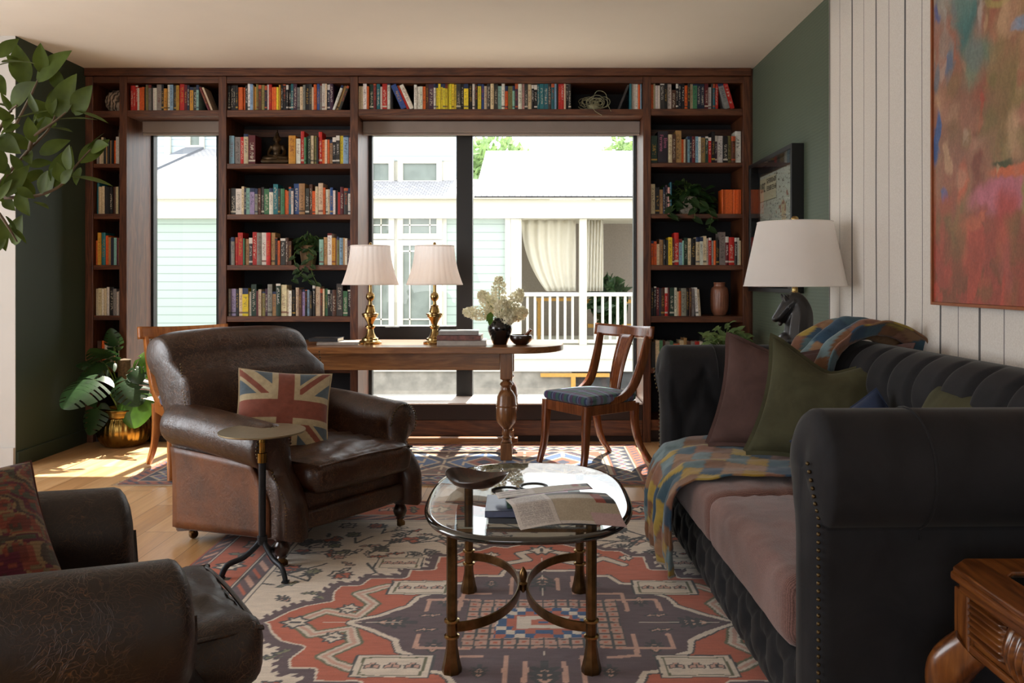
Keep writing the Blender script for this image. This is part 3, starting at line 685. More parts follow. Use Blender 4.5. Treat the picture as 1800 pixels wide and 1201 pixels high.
shelf('d3,46 K9,47 w10,46 c4,50 n4,47 a6,47 p8,47 g5,46 d5,47 K5,49 G9,46 w7,47 t8,54 K4,46 G7,46 o3,44 o4,42 t4,49 w4,47 b9,55 T10,55 K7,47 d5,54 o5,42 c5,50 c8,56 o4,48 w4,45 c4,45 b5,48 w4,43 k4,43 r4,40 R6,49 K7,47 w5,47', 400, 616, 377.5, 'centre bay shelf, dense row', g)
shelf('n3,47 g6,49 r5,49 r8,57 G3,47 T6,46 K6,48 r7,58 g8,57 w7,57 r7,57 T7,57 k4,48 o4,43 K8,47 d5,48 d5,42', 401, 511, 466, 'centre bay, trailing plant left', g)
shelf('a7,45 T6,49 w7,56 m6,48 q2,47 O4,50 l6,48 T3,48 w4,47 P5,44', 560, 615, 466, 'centre bay, trailing plant right', g)
shelf('g4,48 p8,48 k5,47 c7,49 y10,49 w4,43 e9,56 R4,44 c5,47 O7,43 P4,48 g8,56 T6,43 e8,57 c10,55 c4,47 w5,45 k6,46 c6,50 d5,47 p5,47 k4,46 l4,46 k5,44 k5,55 c8,52 d5,48 c3,48 G5,48 k4,46 k4,46 d7,46 K11,57 G8,44 k6,46', 400, 616, 556, 'lowest visible centre bay shelf', g)
# over the wide window
shelf('c4,41 c4,41 w6,46 o4,41 e7,45 R5,46 t6,46 w4,41 r8,46 w5,46', 629, 685, 192, 'left over wide window', g)
shelf('b9,46:-24 r4,46:-24 w7,46:-24', 685, 729, 192, 'left over wide window', g)
shelf('w5,44 w5,41 w5,41 o5,41 d5,46 P9,46 w4,46 y4,46 y4,46 y4,46 y4,46 y4,46 y3,46 y4,46 y4,46 y4,46 K8,47 k5,46 y8,47 k7,46 w4,46 k5,47 y6,47 b5,47 c5,42 K6,47 c6,46', 727, 868, 192, 'middle over wide window', g)
shelf('K6,46 a6,42 w5,47 o5,42 O7,42 a4,42 P5,46 w6,45 q4,47 K5,46 c6,45 k4,44 k5,44 t4,47 t6,47 t7,48 K5,47 t5,46 l3,46 k3,46 r4,46 r5,47 c3,46 k4,45 K4,46', 868, 1004, 192, 'middle over wide window right', g)
shelf('K4,46:22', 1086, 1107, 192, 'right over wide window', g)
shelf('t4,46 g3,46 w4,47 w5,46 o4,45 l3,45', 1107, 1129, 192, 'right over wide window', g)
# right bay
shelf('o4,44 c3,46 w4,42 w4,42 K7,46 k5,46 w7,47 d7,34 k4,46 n5,46 k5,46 o5,42 k4,46 c5,47 G7,46 n6,46 n6,46 R6,46 w5,39 K3,45 t4,46 r5,46', 1145, 1264, 191.5, 'top right bay shelf', g)
shelf('g7,46:-16 r6,47:-16', 1262, 1297, 191.5, 'top right bay shelf', g)
shelf('e8,48', 1145, 1156, 286, 'second right bay shelf, far end', g)
shelf('c7,50 d6,50 T10,57 o4,42 c3,42 K3,42 l4,47 n4,47 R6,47 l5,47 w4,46 T8,47 e5,47 r5,45 k6,55 P4,48 w10,48 k8,47 O6,48 d7,47 w10,56', 1175, 1304, 286, 'second right bay shelf', g)
shelf('c7,53 k7,47 T6,43 n4,47 P4,51 q4,47 t3,56', 1145, 1182, 376, 'right bay left of hanging plant', g)
shelf('o4,43 o4,43 o4,43 o4,43 o4,43 o3,43 o4,43 o4,43 o3,43 o4,43', 1270, 1304, 376, 'orange set right of hanging plant', g)
shelf('o5,43 o5,43 c5,37 T7,46 k5,45 K4,44 y7,49 R4,47 r8,57 l6,46 a3,43 e7,48 c5,47 k9,46 c7,49 w6,49 c6,51 w4,47 r5,48 g4,43 o4,43 k6,44 g11,58 R6,50 r10,49 K5,48 w4,48 c3,43', 1145, 1304, 466, 'right bay full row', g)
shelf('k5,50 k4,52 R5,50 n3,49 d7,49 r5,50 R3,50 e8,50 w5,50 c3,43 o4,44 g9,49 k5,47 d4,49 g5,48 w5,50:-3 c4,47:-4', 1145, 1234, 556, 'right bay row beside vase', g)
shelf('K6,45 c6,48 G5,48 d4,48 g7,46 G5,47 o10,42 c6,48 T5,52 d6,46 g6,46 r7,46 w5,46 K9,54 k7,48 w9,46 d9,46 K10,50 o9,56 d6,48', 1146, 1304, 647, 'lowest right bay shelf', g)
# the one spine that can be read: a wide dark volume in the right bay
def text_mesh(body, size, name, m, parent, loc, rot, ext=.0004, spacing=1.0):
    c = bpy.data.curves.new('t', 'FONT'); c.body = body; c.size = size; c.extrude = ext; c.space_line = spacing; c.align_x = 'CENTER'; c.align_y = 'CENTER'
    to = bpy.data.objects.new('t', c); COL.objects.link(to); bpy.context.view_layer.update()
    me = bpy.data.meshes.new_from_object(to.evaluated_get(bpy.context.evaluated_depsgraph_get())); bpy.data.objects.remove(to)
    me.materials.clear(); me.materials.append(m); o = bpy.data.objects.new(name, me); COL.objects.link(o); o.parent = parent; o.location = loc; o.rotation_euler = rot; return o
t = thing('hardback_book', 'wide dark plum hardback lettered in pink standing on the second right bay shelf', 'book', (bx(1165.5), D+.01, bz(286)+.0006), 0, g)
w = 18/s0; h = 56/s0
MB().rbox((w, .15, h), .004, 3, c=(0, .075, h/2)).build('cover', plain('plum_cloth', '#1d1622', .6), t, smooth=60)
M['pinkink'] = plain('pink_lettering', '#a8607c', .6)
text_mesh('Elena\nFerrante', .036, 'lettering', M['pinkink'], t, (.004, -.001, h*.62), (R(90), R(90), 0), spacing=.85)

# ------------------------------------------------------------------ ornaments on the shelves
def noisy(P, amp, sc, seed=0):
    n = np.array([noise.noise(Vector(p)*sc+Vector((seed, 0, 0))) for p in P]); return n*amp
def sphere_pts(mb, c, r, n=24, m=14, fn=None, mi=0):
    def g_(u, v):
        th = v*math.pi; ph = u*2*math.pi; d = np.stack([np.sin(th)*np.cos(ph), np.sin(th)*np.sin(ph), -np.cos(th)], 1)
        rr = np.ones(len(u)) if fn is None else fn(d)
        return np.array(c)+d*np.array(r)*rr[:, None]
    return mb.grid(g_, n, m, mi, closed_u=True)
# bound yarn ball
def yarn(d):
    f = 1+.04*np.sin(18*(d[:, 0]*.6+d[:, 2]*.8)+3*np.sin(4*d[:, 1]))+.03*np.sin(23*(d[:, 1]+.5*d[:, 0]))
    return f
mb = MB(); sphere_pts(mb, (0, 0, .088), (.088, .088, .088), 64, 40, yarn)
N = Nodes('striped_stone_yarn'); wv = N.n('ShaderNodeTexWave'); wv.inputs['Scale'].default_value = 9; wv.inputs['Distortion'].default_value = 14; wv.inputs['Detail'].default_value = 2; N.l(N.coord(), wv.inputs['Vector'])
N.set(color=N.ramp(wv.outputs['Fac'], [(0, '#2a2018'), (.25, '#6e5a48'), (.8, '#b09a84')]), rough=.8); N.bump(wv.outputs['Fac'], .6, .004)
mb.build('yarn_ball', N.m, None, smooth=180, loc=(0, 0, 0), label='round ball of bound brown and cream yarn in the top left cubby', cat='ornament').location = (bx(193), D+.13, bz(195)+.001)
# air plant: tangle of pale curling strands
mb = MB(); rr = random.Random(3)
for i in range(26):
    a = rr.uniform(0, 6.28); r0 = rr.uniform(.02, .07); cx = rr.uniform(-.06, .09); cz = rr.uniform(.045, .08); tilt = rr.uniform(-.8, .8)
    if i < 22:
        pts = []
        for k in range(16):
            q = a+k*rr.uniform(.36, .44); rad = r0*(1-.02*k)
            y = math.sin(tilt)*rad*math.sin(q)*.8; pts.append((cx+rad*math.cos(q), y, max(.008, cz+rad*math.sin(q)*.75)))
        mb.tube(pts, [.0035*(1-.04*k) for k in range(16)], 5)
mb.tube(spline([(.0, -.02, .09), (.03, -.06, .14), (.09, -.08, .12), (.11, -.09, .03), (.13, -.11, -.02)], 6), .0022, 5)
mb.tube(spline([(-.02, -.03, .08), (-.01, -.09, .03), (.01, -.125, -.02), (.06, -.14, -.055)], 6), .0022, 5)
sphere_pts(mb, (0.01, 0, .03), (.05, .035, .028), 10, 7)
o = mb.build('air_plant', plain('pale_dry_green', '#8f8c6e', .8), None, smooth=60, label='tangled pale grey-green air plant with curling strands on the shelf over the wide window', cat='plant')
o.location = (bx(1043), D+.10, bz(192)+.002)
# seated bronze figure
def blob(shapes, name, m, parent, voxel=.004, smooth_it=6, loc=None, disp=None):
    mb = MB()
    for sh in shapes:
        if sh[0] == 's': sphere_pts(mb, sh[1], sh[2], 16, 10)
        elif sh[0] == 'c': mb.tube(spline(sh[1], 5), list(np.interp(np.linspace(0, 1, (len(sh[1])-1)*5+1), np.linspace(0, 1, len(sh[2])), sh[2])), 10)
        elif sh[0] == 'b': mb.rbox(sh[2], sh[3], 4, c=sh[1])
    o = mb.build(name, m, parent, smooth=180, recalc=True)
    r = o.modifiers.new('remesh', 'REMESH'); r.mode = 'VOXEL'; r.voxel_size = voxel; r.use_smooth_shade = True
    s = o.modifiers.new('smooth', 'SMOOTH'); s.factor = .5; s.iterations = smooth_it
    if loc: o.location = loc
    return o
M['bronze'] = plain('dark_bronze', '#3e2f1c', .42, .7, var=.5, scale=25)
t = thing('buddha_statue', 'dark bronze seated meditating figure on a carved base in the centre bay', 'statue', (bx(479), D+.11, bz(288)+.0006))
S_ = .29/.29
blob([('s', (0, 0, .205), (.024, .026, .031)), ('s', (0, .002, .238), (.014, .014, .014)), ('s', (0, .002, .256), (.007, .007, .016)),
      ('c', [(0, 0, .185), (0, 0, .16)], [.013, .02]), ('s', (0, 0, .135), (.042, .026, .034)), ('s', (0, 0, .095), (.031, .026, .036)),
      ('c', [(-.038, 0, .15), (-.056, -.005, .11), (-.05, -.03, .075), (-.008, -.048, .066)], [.014, .013, .011, .009]), ('c', [(.038, 0, .15), (.056, -.005, .11), (.05, -.03, .075), (.008, -.048, .066)], [.014, .013, .011, .009]),
      ('c', [(0, -.0, .06), (-.055, -.015, .055), (-.085, -.03, .05), (-.03, -.055, .048), (.02, -.055, .048)], [.025, .024, .02, .015, .012]),
      ('c', [(0, -.0, .06), (.055, -.015, .055), (.085, -.03, .05), (.03, -.045, .055), (-.02, -.05, .055)], [.025, .024, .02, .015, .012]),
      ('s', (0, 0, .055), (.06, .04, .025)), ('s', (-.026, 0, .2), (.005, .006, .016)), ('s', (.026, 0, .2), (.005, .006, .016)), ('s', (0, -.027, .204), (.004, .006, .009)),
      ('s', (0, -.052, .067), (.022, .012, .008))], 'figure', M['bronze'], t, .0035, 3)
MB().rbox((.20, .13, .05), .012, 6, c=(0, 0, .025), deform=lambda P, U: P*np.stack([1+.06*np.cos(P[:, 2]*120), 1+.06*np.cos(P[:, 2]*120), np.ones(len(P))], 1)+np.stack([.0*P[:, 0], .0*P[:, 0], 0*P[:, 0]], 1)).build('base', M['bronze'], t, smooth=50)
# herringbone terracotta vase
def wv_(a, z): return 1+.012*np.sign(np.sin(a*22+np.abs(((z*90) % 2)-1)*3.0))*(.02 < z < .17)
prof = spline([(.0, .0), (.038, .0), (.05, .012), (.064, .05), (.066, .12), (.064, .185), (.056, .208), (.043, .217), (.041, .232), (.044, .246), (.038, .247), (.034, .225)], 5)
prof = [p for p in prof if p[0] > .001]
mb = MB().lathe(prof, n=88, wob=wv_)
mb.build('vase', plain('matt_terracotta_glaze', '#8a5a44', .4, var=.12, coat=.15), None, smooth=35, label='tall matt terracotta vase with herringbone relief on a right bay shelf', cat='vase').location = (bx(1271), D+.12, bz(556)+.001)
# leaves
def leaf(mb, base, direction, up, length, width, curl=.25, nseg=5, mi=0, heart=.0, tipn=1.0, fold=.12, split=None):
    d = Vector(direction).normalized(); u = Vector(up); u = (u-d*u.dot(d)); u = u.normalized() if u.length > 1e-4 else Vector((0, 1, 0)); s = d.cross(u)
    B = Vector(base); vs = []; cols = 5; rows = nseg+1
    for i in range(rows):
        t = i/nseg; w = width*.5*(math.sin(math.pi*min(1, (t*.93+.05))**(.75 if heart else .9)))*(1-.2*t)
        if heart and i == 0: w = width*.28
        if i == nseg: w = 0.0001
        for j in (-2, -1, 0, 1, 2):
            q = j/2; back = -heart*length*abs(q)*max(0, 1-t*2.2)
            p = B+d*(length*t+back)+s*(w*q)+u*(fold*abs(w*q)*2-curl*length*t*t)
            vs.append(tuple(p))
    fs = []
    for i in range(rows-1):
        for j in range(cols-1): fs.append((i*cols+j, i*cols+j+1, (i+1)*cols+j+1, (i+1)*cols+j))
    mb.add(vs, fs, mi)
def trailing_plant(name, label, loc, pot, leaves, stems, m, seed, spread, size, n, drop):
    t = thing(name, label, 'plant', loc); pot(t); r = random.Random(seed); mb = MB(); ms = MB()
    top = spread['top']
    for k in range(n):
        a = r.uniform(0, 6.28); rad = math.sqrt(r.random()); el = r.random()
        p = Vector((math.cos(a)*rad*spread['x'], -abs(math.sin(a))*rad*spread['y']*.9+.02, top-.02+el*spread['z']*(1-rad*.5)-rad*spread['sag']*r.random()))
        dr = Vector((math.cos(a)*.6+r.uniform(-.4, .4), -.3-abs(r.gauss(0, .35)), r.uniform(-.7, .25))); L = size*r.uniform(.7, 1.25)
        leaf(mb, p, dr, (r.uniform(-.3, .3), -.6, .8), L, L*.78, .2, 5, 0, .28)
        ms.tube(spline([(p.x*.15, .0, top-.03), (p.x*.6, p.y*.6, p.z+.02), tuple(p)], 4), .0018, 4)
    for pts in stems:
        sp = spline(pts, 8); ms.tube(sp, .0022, 5)
        for i in range(2, len(sp), 4):
            sgn = 1 if (i//4) % 2 else -1; L = size*r.uniform(.7, 1.05)
            leaf(mb, sp[i], (sgn*.8, -.35, -.5), (0, -.8, .5), L, L*.75, .15, 5, 0, .28)
    ms.build('stem', M['stem'], t, smooth=60); mb.build('foliage', m, t, smooth=60); return t
def pot_clay(t):
    MB().lathe([(.05, 0), (.066, .11), (.07, .118), (.074, .145), (.068, .145), (.064, .125), (.001, .12)], n=36).build('pot', plain('mossy_clay_pot', '#6a5438', .85, var=.35, scale=14), t)
trailing_plant('trailing_pothos', 'trailing green pothos in a mossy clay pot spilling over the centre bay shelf', (bx(537), D+.085, bz(466)+.001), pot_clay, None,
    [[(-.02, -.05, .13), (-.08, -.09, .08), (-.06, -.10, -.02), (.0, -.10, -.09), (.05, -.10, -.13)], [(.01, -.06, .13), (.02, -.10, .05), (-.02, -.105, -.05), (-.10, -.10, -.12)], [(0, -.06, .13), (.06, -.1, .08), (.05, -.105, -.04), (.10, -.10, -.16)]],
    M['leafdark'], 4, dict(x=.12, y=.10, z=.12, sag=.06, top=.16), .055, 46, 0)
def pot_stone(t):
    MB().lathe([(.05, 0), (.075, .04), (.078, .10), (.068, .13), (.06, .13), (.055, .11), (.001, .11)], n=36).build('pot', plain('patterned_stone_pot', '#9a9286', .8, var=.5, scale=60), t)
trailing_plant('hanging_pothos', 'bushy green pothos hanging over the right bay shelf between books and orange paperbacks', (bx(1212), D+.09, bz(376)+.001), pot_stone, None,
    [[(.03, -.06, .12), (.10, -.11, .06), (.16, -.12, -.02), (.13, -.12, -.13)], [(-.03, -.06, .12), (-.12, -.10, .06), (-.15, -.12, -.03)], [(0, -.06, .12), (.03, -.12, .05), (.03, -.13, -.06)]],
    M['leafdark'], 9, dict(x=.19, y=.12, z=.17, sag=.20, top=.16), .075, 62, 0)
# bright variegated plant in a low white bowl, on the lowest right shelf edge
t = thing('syngonium_plant', 'pale green variegated plant in a white bowl behind the far sofa arm', 'plant', (bx(1262), D-.26, .0))
zt = H-(606-491)*(D-.26)/F
st = MB().lathe([(.13, zt-.12), (.14, zt-.105), (.02, zt-.105)], n=32)
MB().lathe([(.015, 0), (.14, 0.002), (.15, .015), (.02, .03), (.02, zt-.145), (.10, zt-.13), (.13, zt-.12)], n=32).build('pedestal', M['darkwood'], t)
MB().lathe([(.07, zt-.118), (.11, zt-.06), (.122, zt-.005), (.114, zt-.005), (.10, zt-.03), (.001, zt-.03)], n=36).build('bowl', M['white'], t)
r = random.Random(8); mb = MB(); ms = MB()
for k in range(80):
    a = r.uniform(0, 6.28); rad = math.sqrt(r.random()); hgt = r.uniform(.0, .17)*(1-rad*.55); p = Vector((math.cos(a)*rad*.15, math.sin(a)*rad*.12, zt+hgt)); L = r.uniform(.045, .075)
    leaf(mb, p, (math.cos(a)*.7, math.sin(a)*.7-.35, r.uniform(-.35, .6)), (0, -.5, .8), L, L*.62, .25, 5, 0, .3); ms.tube([(p.x*.3, p.y*.3, zt-.03), (p.x*.8, p.y*.8, zt+hgt*.6), tuple(p)], .0016, 4)
mb.build('foliage', M['leafvar'], t, smooth=60); ms.build('stem', M['stem'], t, smooth=60)
# ------------------------------------------------------------------ upholstery helpers
def keyhole(front, roll_c, r, thick_in, thick_out, z0, n=26, m=9):
    """section in (a, z): starts at the bottom inner side, up, round the roll, down the outer side. front = -1/+1: side the inner face is on"""
    pts = []; sk = []
    ai, ao = thick_in, thick_out          # inner and outer plane positions
    zi = roll_c[1]-r*.25
    for k in range(m): t = k/m; pts.append((ai, z0+(zi-z0)*t)); sk.append(((ai+ao)/2, z0+(zi-z0)*t))
    sgn = 1 if ao > ai else -1
    a0 = math.pi*1.03; a1 = -math.pi*.36
    for k in range(n+1):
        q = a0+(a1-a0)*k/n; pts.append((roll_c[0]+sgn*r*math.cos(q), roll_c[1]+r*math.sin(q))); sk.append(roll_c)
    zo = roll_c[1]-r*.95
    for k in range(m+1):
        t = k/m; pts.append((ao, zo+(z0-zo)*t)); sk.append(((ai+ao)/2, zo+(z0-zo)*t))
    # a few bottom points
    for k in range(1, 4): t = k/4; pts.append((ao+(ai-ao)*t, z0)); sk.append(((ai+ao)/2, z0))
    return np.array(pts), np.array(sk)
def sweep(mb, sec, sk, t0, t1, n, axis, front=None, back=None, caps=(1, 1), disp=None, bulge=.03, mi=0):
    """sweep section along axis ('y' or 'x'); front(z)-> end position offset at t1; rounded caps"""
    def ring(S, t): 
        a, z = S[:, 0], S[:, 1]
        return np.stack([a, t, z], 1) if axis == 'y' else np.stack([t, a, z], 1)
    rs = []
    f = (lambda z: 0*z) if front is None else front
    b = (lambda z: 0*z) if back is None else back
    K = 5
    sec0 = sec if disp is None else disp(sec.copy(), t0+0*sec[:, 1], 0.0); sec1 = sec if disp is None else disp(sec.copy(), t1+0*sec[:, 1], 1.0)
    def endpos(S, u): return (t0+b(S[:, 1]))*(1-u)+(t1+f(S[:, 1]))*u
    sg = 1 if t1 > t0 else -1
    if caps[0]:
        for k in range(K, 0, -1):
            ph = k/K*math.pi/2; k0 = sk+(sec0-sec).mean(0); S = k0+(sec0-k0)*max(.02, math.cos(ph)); rs.append(ring(S, endpos(sec, 0)-sg*bulge*math.sin(ph)))
    for i in range(n+1):
        u = i/n; S = sec.copy(); t = endpos(sec, u)
        if disp is not None: S = disp(S, t, u)
        rs.append(ring(S, t))
    if caps[1]:
        for k in range(1, K+1):
            ph = k/K*math.pi/2; k1 = sk+(sec1-sec).mean(0); S = k1+(sec1-k1)*max(.02, math.cos(ph)); rs.append(ring(S, endpos(sec, 1)+sg*bulge*math.sin(ph)))
    return mb.rings(rs, mi=mi)
def beads(path, r, step, name, m, parent):
    mb = MB(); P = [Vector(p) for p in path]; acc = 0; last = P[0]
    for i in range(1, len(P)):
        seg = (P[i]-P[i-1]).length; t = step-acc
        while t < seg:
            c = P[i-1].lerp(P[i], t/seg); mb.rbox((r*2, r*2, r*2), r*.95, 2, c=c); t += step
        acc = (acc+seg) % step
    return mb.build(name, m, parent, smooth=180)
M['nail'] = plain('dull_brass_nailheads', '#5a4c34', .4, .9)
def seatcushion(w, d, h, c, crown, wr, seed, name, m, parent, n=(34, 34, 6), r=.05):
    def df(P, U):
        Q = P.copy(); u, v = U[:, 0], U[:, 1]
        Q[:, 2] += np.sign(U[:, 2])*crown*(1-u**2)*(1-v**2)
        k = np.array([noise.noise(Vector((p[0]*9+seed, p[1]*22, p[2]*4))) for p in P])+.5*np.array([noise.noise(Vector((p[0]*26+seed, p[1]*40, 3))) for p in P])
        Q[:, 2] += wr*k*(.35+.65*np.maximum(np.abs(u), np.abs(v))**3)*(U[:, 2] > 0)
        s = np.array([noise.noise(Vector((p[0]*11+seed, p[1]*11, p[2]*14+7))) for p in P])
        Q[:, 0] += wr*.5*s*np.sign(u)*(np.abs(u) > .98); Q[:, 1] += wr*.5*s*np.sign(v)*(np.abs(v) > .98)
        return Q
    o = MB().rbox((w, d, h), r, n, c=c, deform=df).build(name, m, parent, smooth=180); return o
def club_chair(name, label, loc, rz, sw, sd, sz, mats, foot=True, af=-.33, rr_=.098):
    main, side = mats
    t = thing(name, label, 'armchair', loc, rz, 'leather club armchairs')
    fy = lambda z: np.where(z > .44, 0.0, 0) + (-.10)*(1-smooth01(.26, .47, z))
    def sc(mb):
        for V in mb.v:      # the body hangs lower at the back than at the front
            t_ = np.clip((V[:, 1]+.42)/.68, 0, 1); V[:, 2] -= (.085*t_-.0)*np.clip(1-(V[:, 2]-.145)/.25, 0, 1)
        return mb.xf(Matrix.Diagonal((sw, sd, sz, 1)))
    for sx_ in (-1, 1):
        sec, sk = keyhole(1, (.385, .535), rr_, .285, .405, .145)
        mb = MB()
        def dsp(S, tt, u):
            S = S.copy(); S[:, 1] += np.where(S[:, 1] > .4, .02*math.cos(u*2.2)-.01, 0)
            return S
        sweep(mb, sec, sk, .27, af, 26, 'y', front=fy, disp=dsp, bulge=.04)
        mb.xf(Matrix.Diagonal((sx_, 1, 1, 1)))
        if sx_ < 0: mb.f = [f[::-1] for f in mb.f]
        a = sc(mb).build('arm', main, t, smooth=60)
        # outside panel in lighter worn hide
        pm = MB()
        def pf(u, v):
            z = .15+.29*v; y0 = .285; y1 = af+.075+fy(z)
            x = .4075+.012*v**4
            return np.stack([sx_*x, y0+(y1-y0)*u, z], 1)
        pm.grid(pf, 16, 10)
        sc(pm).build('side_panel', side, a, smooth=180, solid=.012)
        # front piping and nailheads
        ys = lambda z: -.33+float(fy(np.array([z]))[0])
        path = [(sx_*(.302), (ys(z)-.012), z) for z in np.linspace(.16, .50, 16)]
        arc = [(sx_*(.385+.086*math.cos(q)), -.354, .513+.086*math.sin(q)) for q in np.linspace(math.pi, -.6, 22)]
        out = [(sx_*.398, ys(z)-.012, z) for z in np.linspace(.44, .16, 16)]
        P = [tuple(np.array(p)*(sw, sd, sz)) for p in path+arc+out]
        if foot: beads(P, .0048, .0145, 'nailhead_trim', M['nail'], a)
    # backrest
    sec, sk = keyhole(-1, (.385, .855), .105, .17, .30, .145, n=26, m=12)
    om = (np.arange(len(sec)) > 12+26) & (np.abs(sec[:, 0]-.30) < .005); sec[om, 0] += .13*np.clip((sec[om, 1]-.2)/.55, 0, 1)**1.6; sk[om, 0] += .06*np.clip((sec[om, 1]-.2)/.55, 0, 1)**1.6
    def dsb(S, tt, u):
        S = S.copy(); v = abs(2*u-1)
        lean = np.clip((S[:, 1]-.42)/.5, 0, 1)
        S[:, 0] += .06*lean-.02; S[:, 1] += (.012*(1-v**2)-.018*v**8)*lean
        S[:, 0] -= .028*(1-v**2)*np.exp(-((S[:, 1]-.62)/.2)**2)*(S[:, 0] < .3)
        return S
    mb = MB(); sweep(mb, sec, sk, -.39, .39, 26, 'x', disp=dsb, bulge=.022)
    mb.f = [f[::-1] for f in mb.f]
    bk = sc(mb).build('backrest', main, t, smooth=60)
    for sx_ in (-1, 1):
        P = [(sx_*.412*sw, .225*sd, z*sz) for z in np.linspace(.64, .80, 9)]
        P = [(sx_*.405*sw, (.195+.055*max(0, (z-.6)/.3))*sd, z*sz) for z in np.linspace(.58, .83, 14)]
        beads(P, .0048, .0145, 'nailhead_trim', M['nail'], bk)
    # base front rail, two banded panels
    mb = MB().rbox((.60, .62, .17), .02, 6, c=(0, -.10, .235)); sc(mb).build('seat_base', main, t, smooth=60)
    mb = MB().rbox((.585, .05, .085), .015, 4, c=(0, -.415, .20)); sc(mb).build('front_band', main, t, smooth=60)
    c = seatcushion(.585*sw, .70*sd, .135*sz, (0, -.15*sd, .378*sz), .028, .02, loc[0]*7, 'seat_cushion', main, t)
    pm = MB(); hw, hd, z = .280*sw, .336*sd, .431*sz; cy = -.15*sd
    rp = [(-hw, cy+hd, z), (-hw, cy, z+.006), (-hw+.012, cy-hd+.02, z), (-hw+.03, cy-hd, z), (0, cy-hd-.002, z+.008), (hw-.03, cy-hd, z), (hw-.012, cy-hd+.02, z), (hw, cy, z+.006), (hw, cy+hd, z)]
    pm.tube(spline(rp, 6), .0055, 6); pm.build('piping', main, c, smooth=60)
    # legs
    for lx, ly, fr in ((-.35, -.36, 1), (.35, -.36, 1), (-.34, .245, 0), (.34, .245, 0)):
        lx *= sw; ly *= sd
        if fr: lg = MB().lathe([(.032, .15), (.034, .125), (.022, .115), (.03, .10), (.034, .085), (.026, .062), (.018, .055), (.022, .048), (.001, .046)][::-1], c=(lx, ly, 0), n=20).build('leg', M['darkwood'], t, smooth=50)
        else: lg = MB().bar((lx, ly, .10), (lx, ly+.004, .042), .045, .045).build('leg', M['darkwood'], t, smooth=0, bevel=.004)
        cs = MB().lathe([(.014, .05), (.016, .03), (.01, .028)][::-1], c=(lx, ly, 0), n=14)
        w = MB().lathe([(.001, -.01), (.018, -.01), (.02, -.006), (.02, .006), (.018, .01), (.001, .01)], n=18); w.xf(Matrix.Translation((lx+.006, ly, .0205)) @ Matrix.Rotation(R(90), 4, 'X'))
        cs.v += w.v; cs.f += [[i+cs.n for i in f] for f in w.f]; cs.m += w.m; cs.n += w.n
        cs.build('caster', M['brassdark'], lg, smooth=40)
    return t
club_chair('club_armchair', 'worn brown leather club armchair holding a flag cushion, beside the round side table', (-1.175, 3.945, 0), R(54.5), .985, 1.10, .99, (M['leather'], M['leathert']))
club_chair('club_armchair', 'dark brown leather club armchair at the lower left with a red kilim cushion', (-1.12, 1.67, 0), R(125), .86, 1.0, 1.07, (M['leatherd'], M['leatherd']), False, -.29, .115)

# ------------------------------------------------------------------ cushions
def basis(o, c, right, up):
    r = Vector(right).normalized(); u = Vector(up); u = (u-r*u.dot(r)).normalized(); n = r.cross(u)
    o.matrix_world = Matrix(((r.x, u.x, n.x, c[0]), (r.y, u.y, n.y, c[1]), (r.z, u.z, n.z, c[2]), (0, 0, 0, 1)))
def cushion(name, w, h, th, m, label, c, right, up, group=None, seed=0, wr=.012, colorfn=None, flange=.012, n=44, sag=0, catg='cushion', pin=.07):
    N_ = n
    def surf(sg):
        def fn(a, b):
            u, v = a*2-1, b*2-1
            x = w/2*u*(1-pin*(1-v**2)*np.abs(u)); y = h/2*v*(1-pin*(1-u**2)*np.abs(v))
            e = np.clip((1-u**2)*(1-v**2), 0, 1)**.42
            k = vnoise(x*9+seed*3.3+20, y*9+seed+20, seed, 3)-.5
            cr = np.exp(-((np.abs(u)-np.abs(v))/.22)**2)*np.maximum(np.abs(u), np.abs(v))**2*(1-e)
            fold = np.sin(14*(np.abs(u)+.6*np.abs(v))+seed)*cr*.5
            z = sg*(th/2*e+wr*(k*1.4*e+fold*e*2))
            y2 = y-sag*np.clip(1-np.sqrt(u*u+.02), 0, 1)**1.3*smooth01(.0, 1, v)
            return np.stack([x, y2, z], 1)
        return fn
    t = None
    mb = MB(); mb.grid(surf(1), N_, N_); mb.grid(surf(-1), N_, N_)
    nn = (N_+1)**2
    mb.f = mb.f[:N_*N_]+[f[::-1] for f in mb.f[N_*N_:]]
    V = np.concatenate(mb.v)
    root = thing(name, label, catg, (0, 0, 0), 0, group)
    col = None
    if colorfn is not None:
        a, b = np.meshgrid(np.linspace(0, 1, N_+1), np.linspace(0, 1, N_+1), indexing='ij'); cc = colorfn(a.ravel(), b.ravel()); col = np.concatenate([cc, cc])
    mb.build('cushion_cover', m, root, smooth=180, color=col)
    # edge seam
    ts = np.linspace(-1, 1, 15)[:-1]; e = []
    for u, v in [(q, -1) for q in ts]+[(1, q) for q in ts]+[(-q, 1) for q in ts]+[(-1, -q) for q in ts]:
        x = w/2*u*(1-pin*(1-v*v)*abs(u)); y = h/2*v*(1-pin*(1-u*u)*abs(v)); y -= sag*max(0, 1-math.sqrt(u*u+.02))**1.3*float(smooth01(0, 1, np.array([v]))[0]); e.append((x, y, 0))
    e.append(e[0]); seamcol = None
    sm = MB(); sm.tube(e, [(.003, flange)]*len(e), 6, up=(0, 0, 1))
    if colorfn is not None: seamcol = np.tile(lin('#b9a98a') if seed == 1 else lin('#4a2620'), (sum(len(v_) for v_ in sm.v), 1))
    sm.build('edge_seam', m, root, smooth=60, color=seamcol)
    basis(root, c, right, up); return root
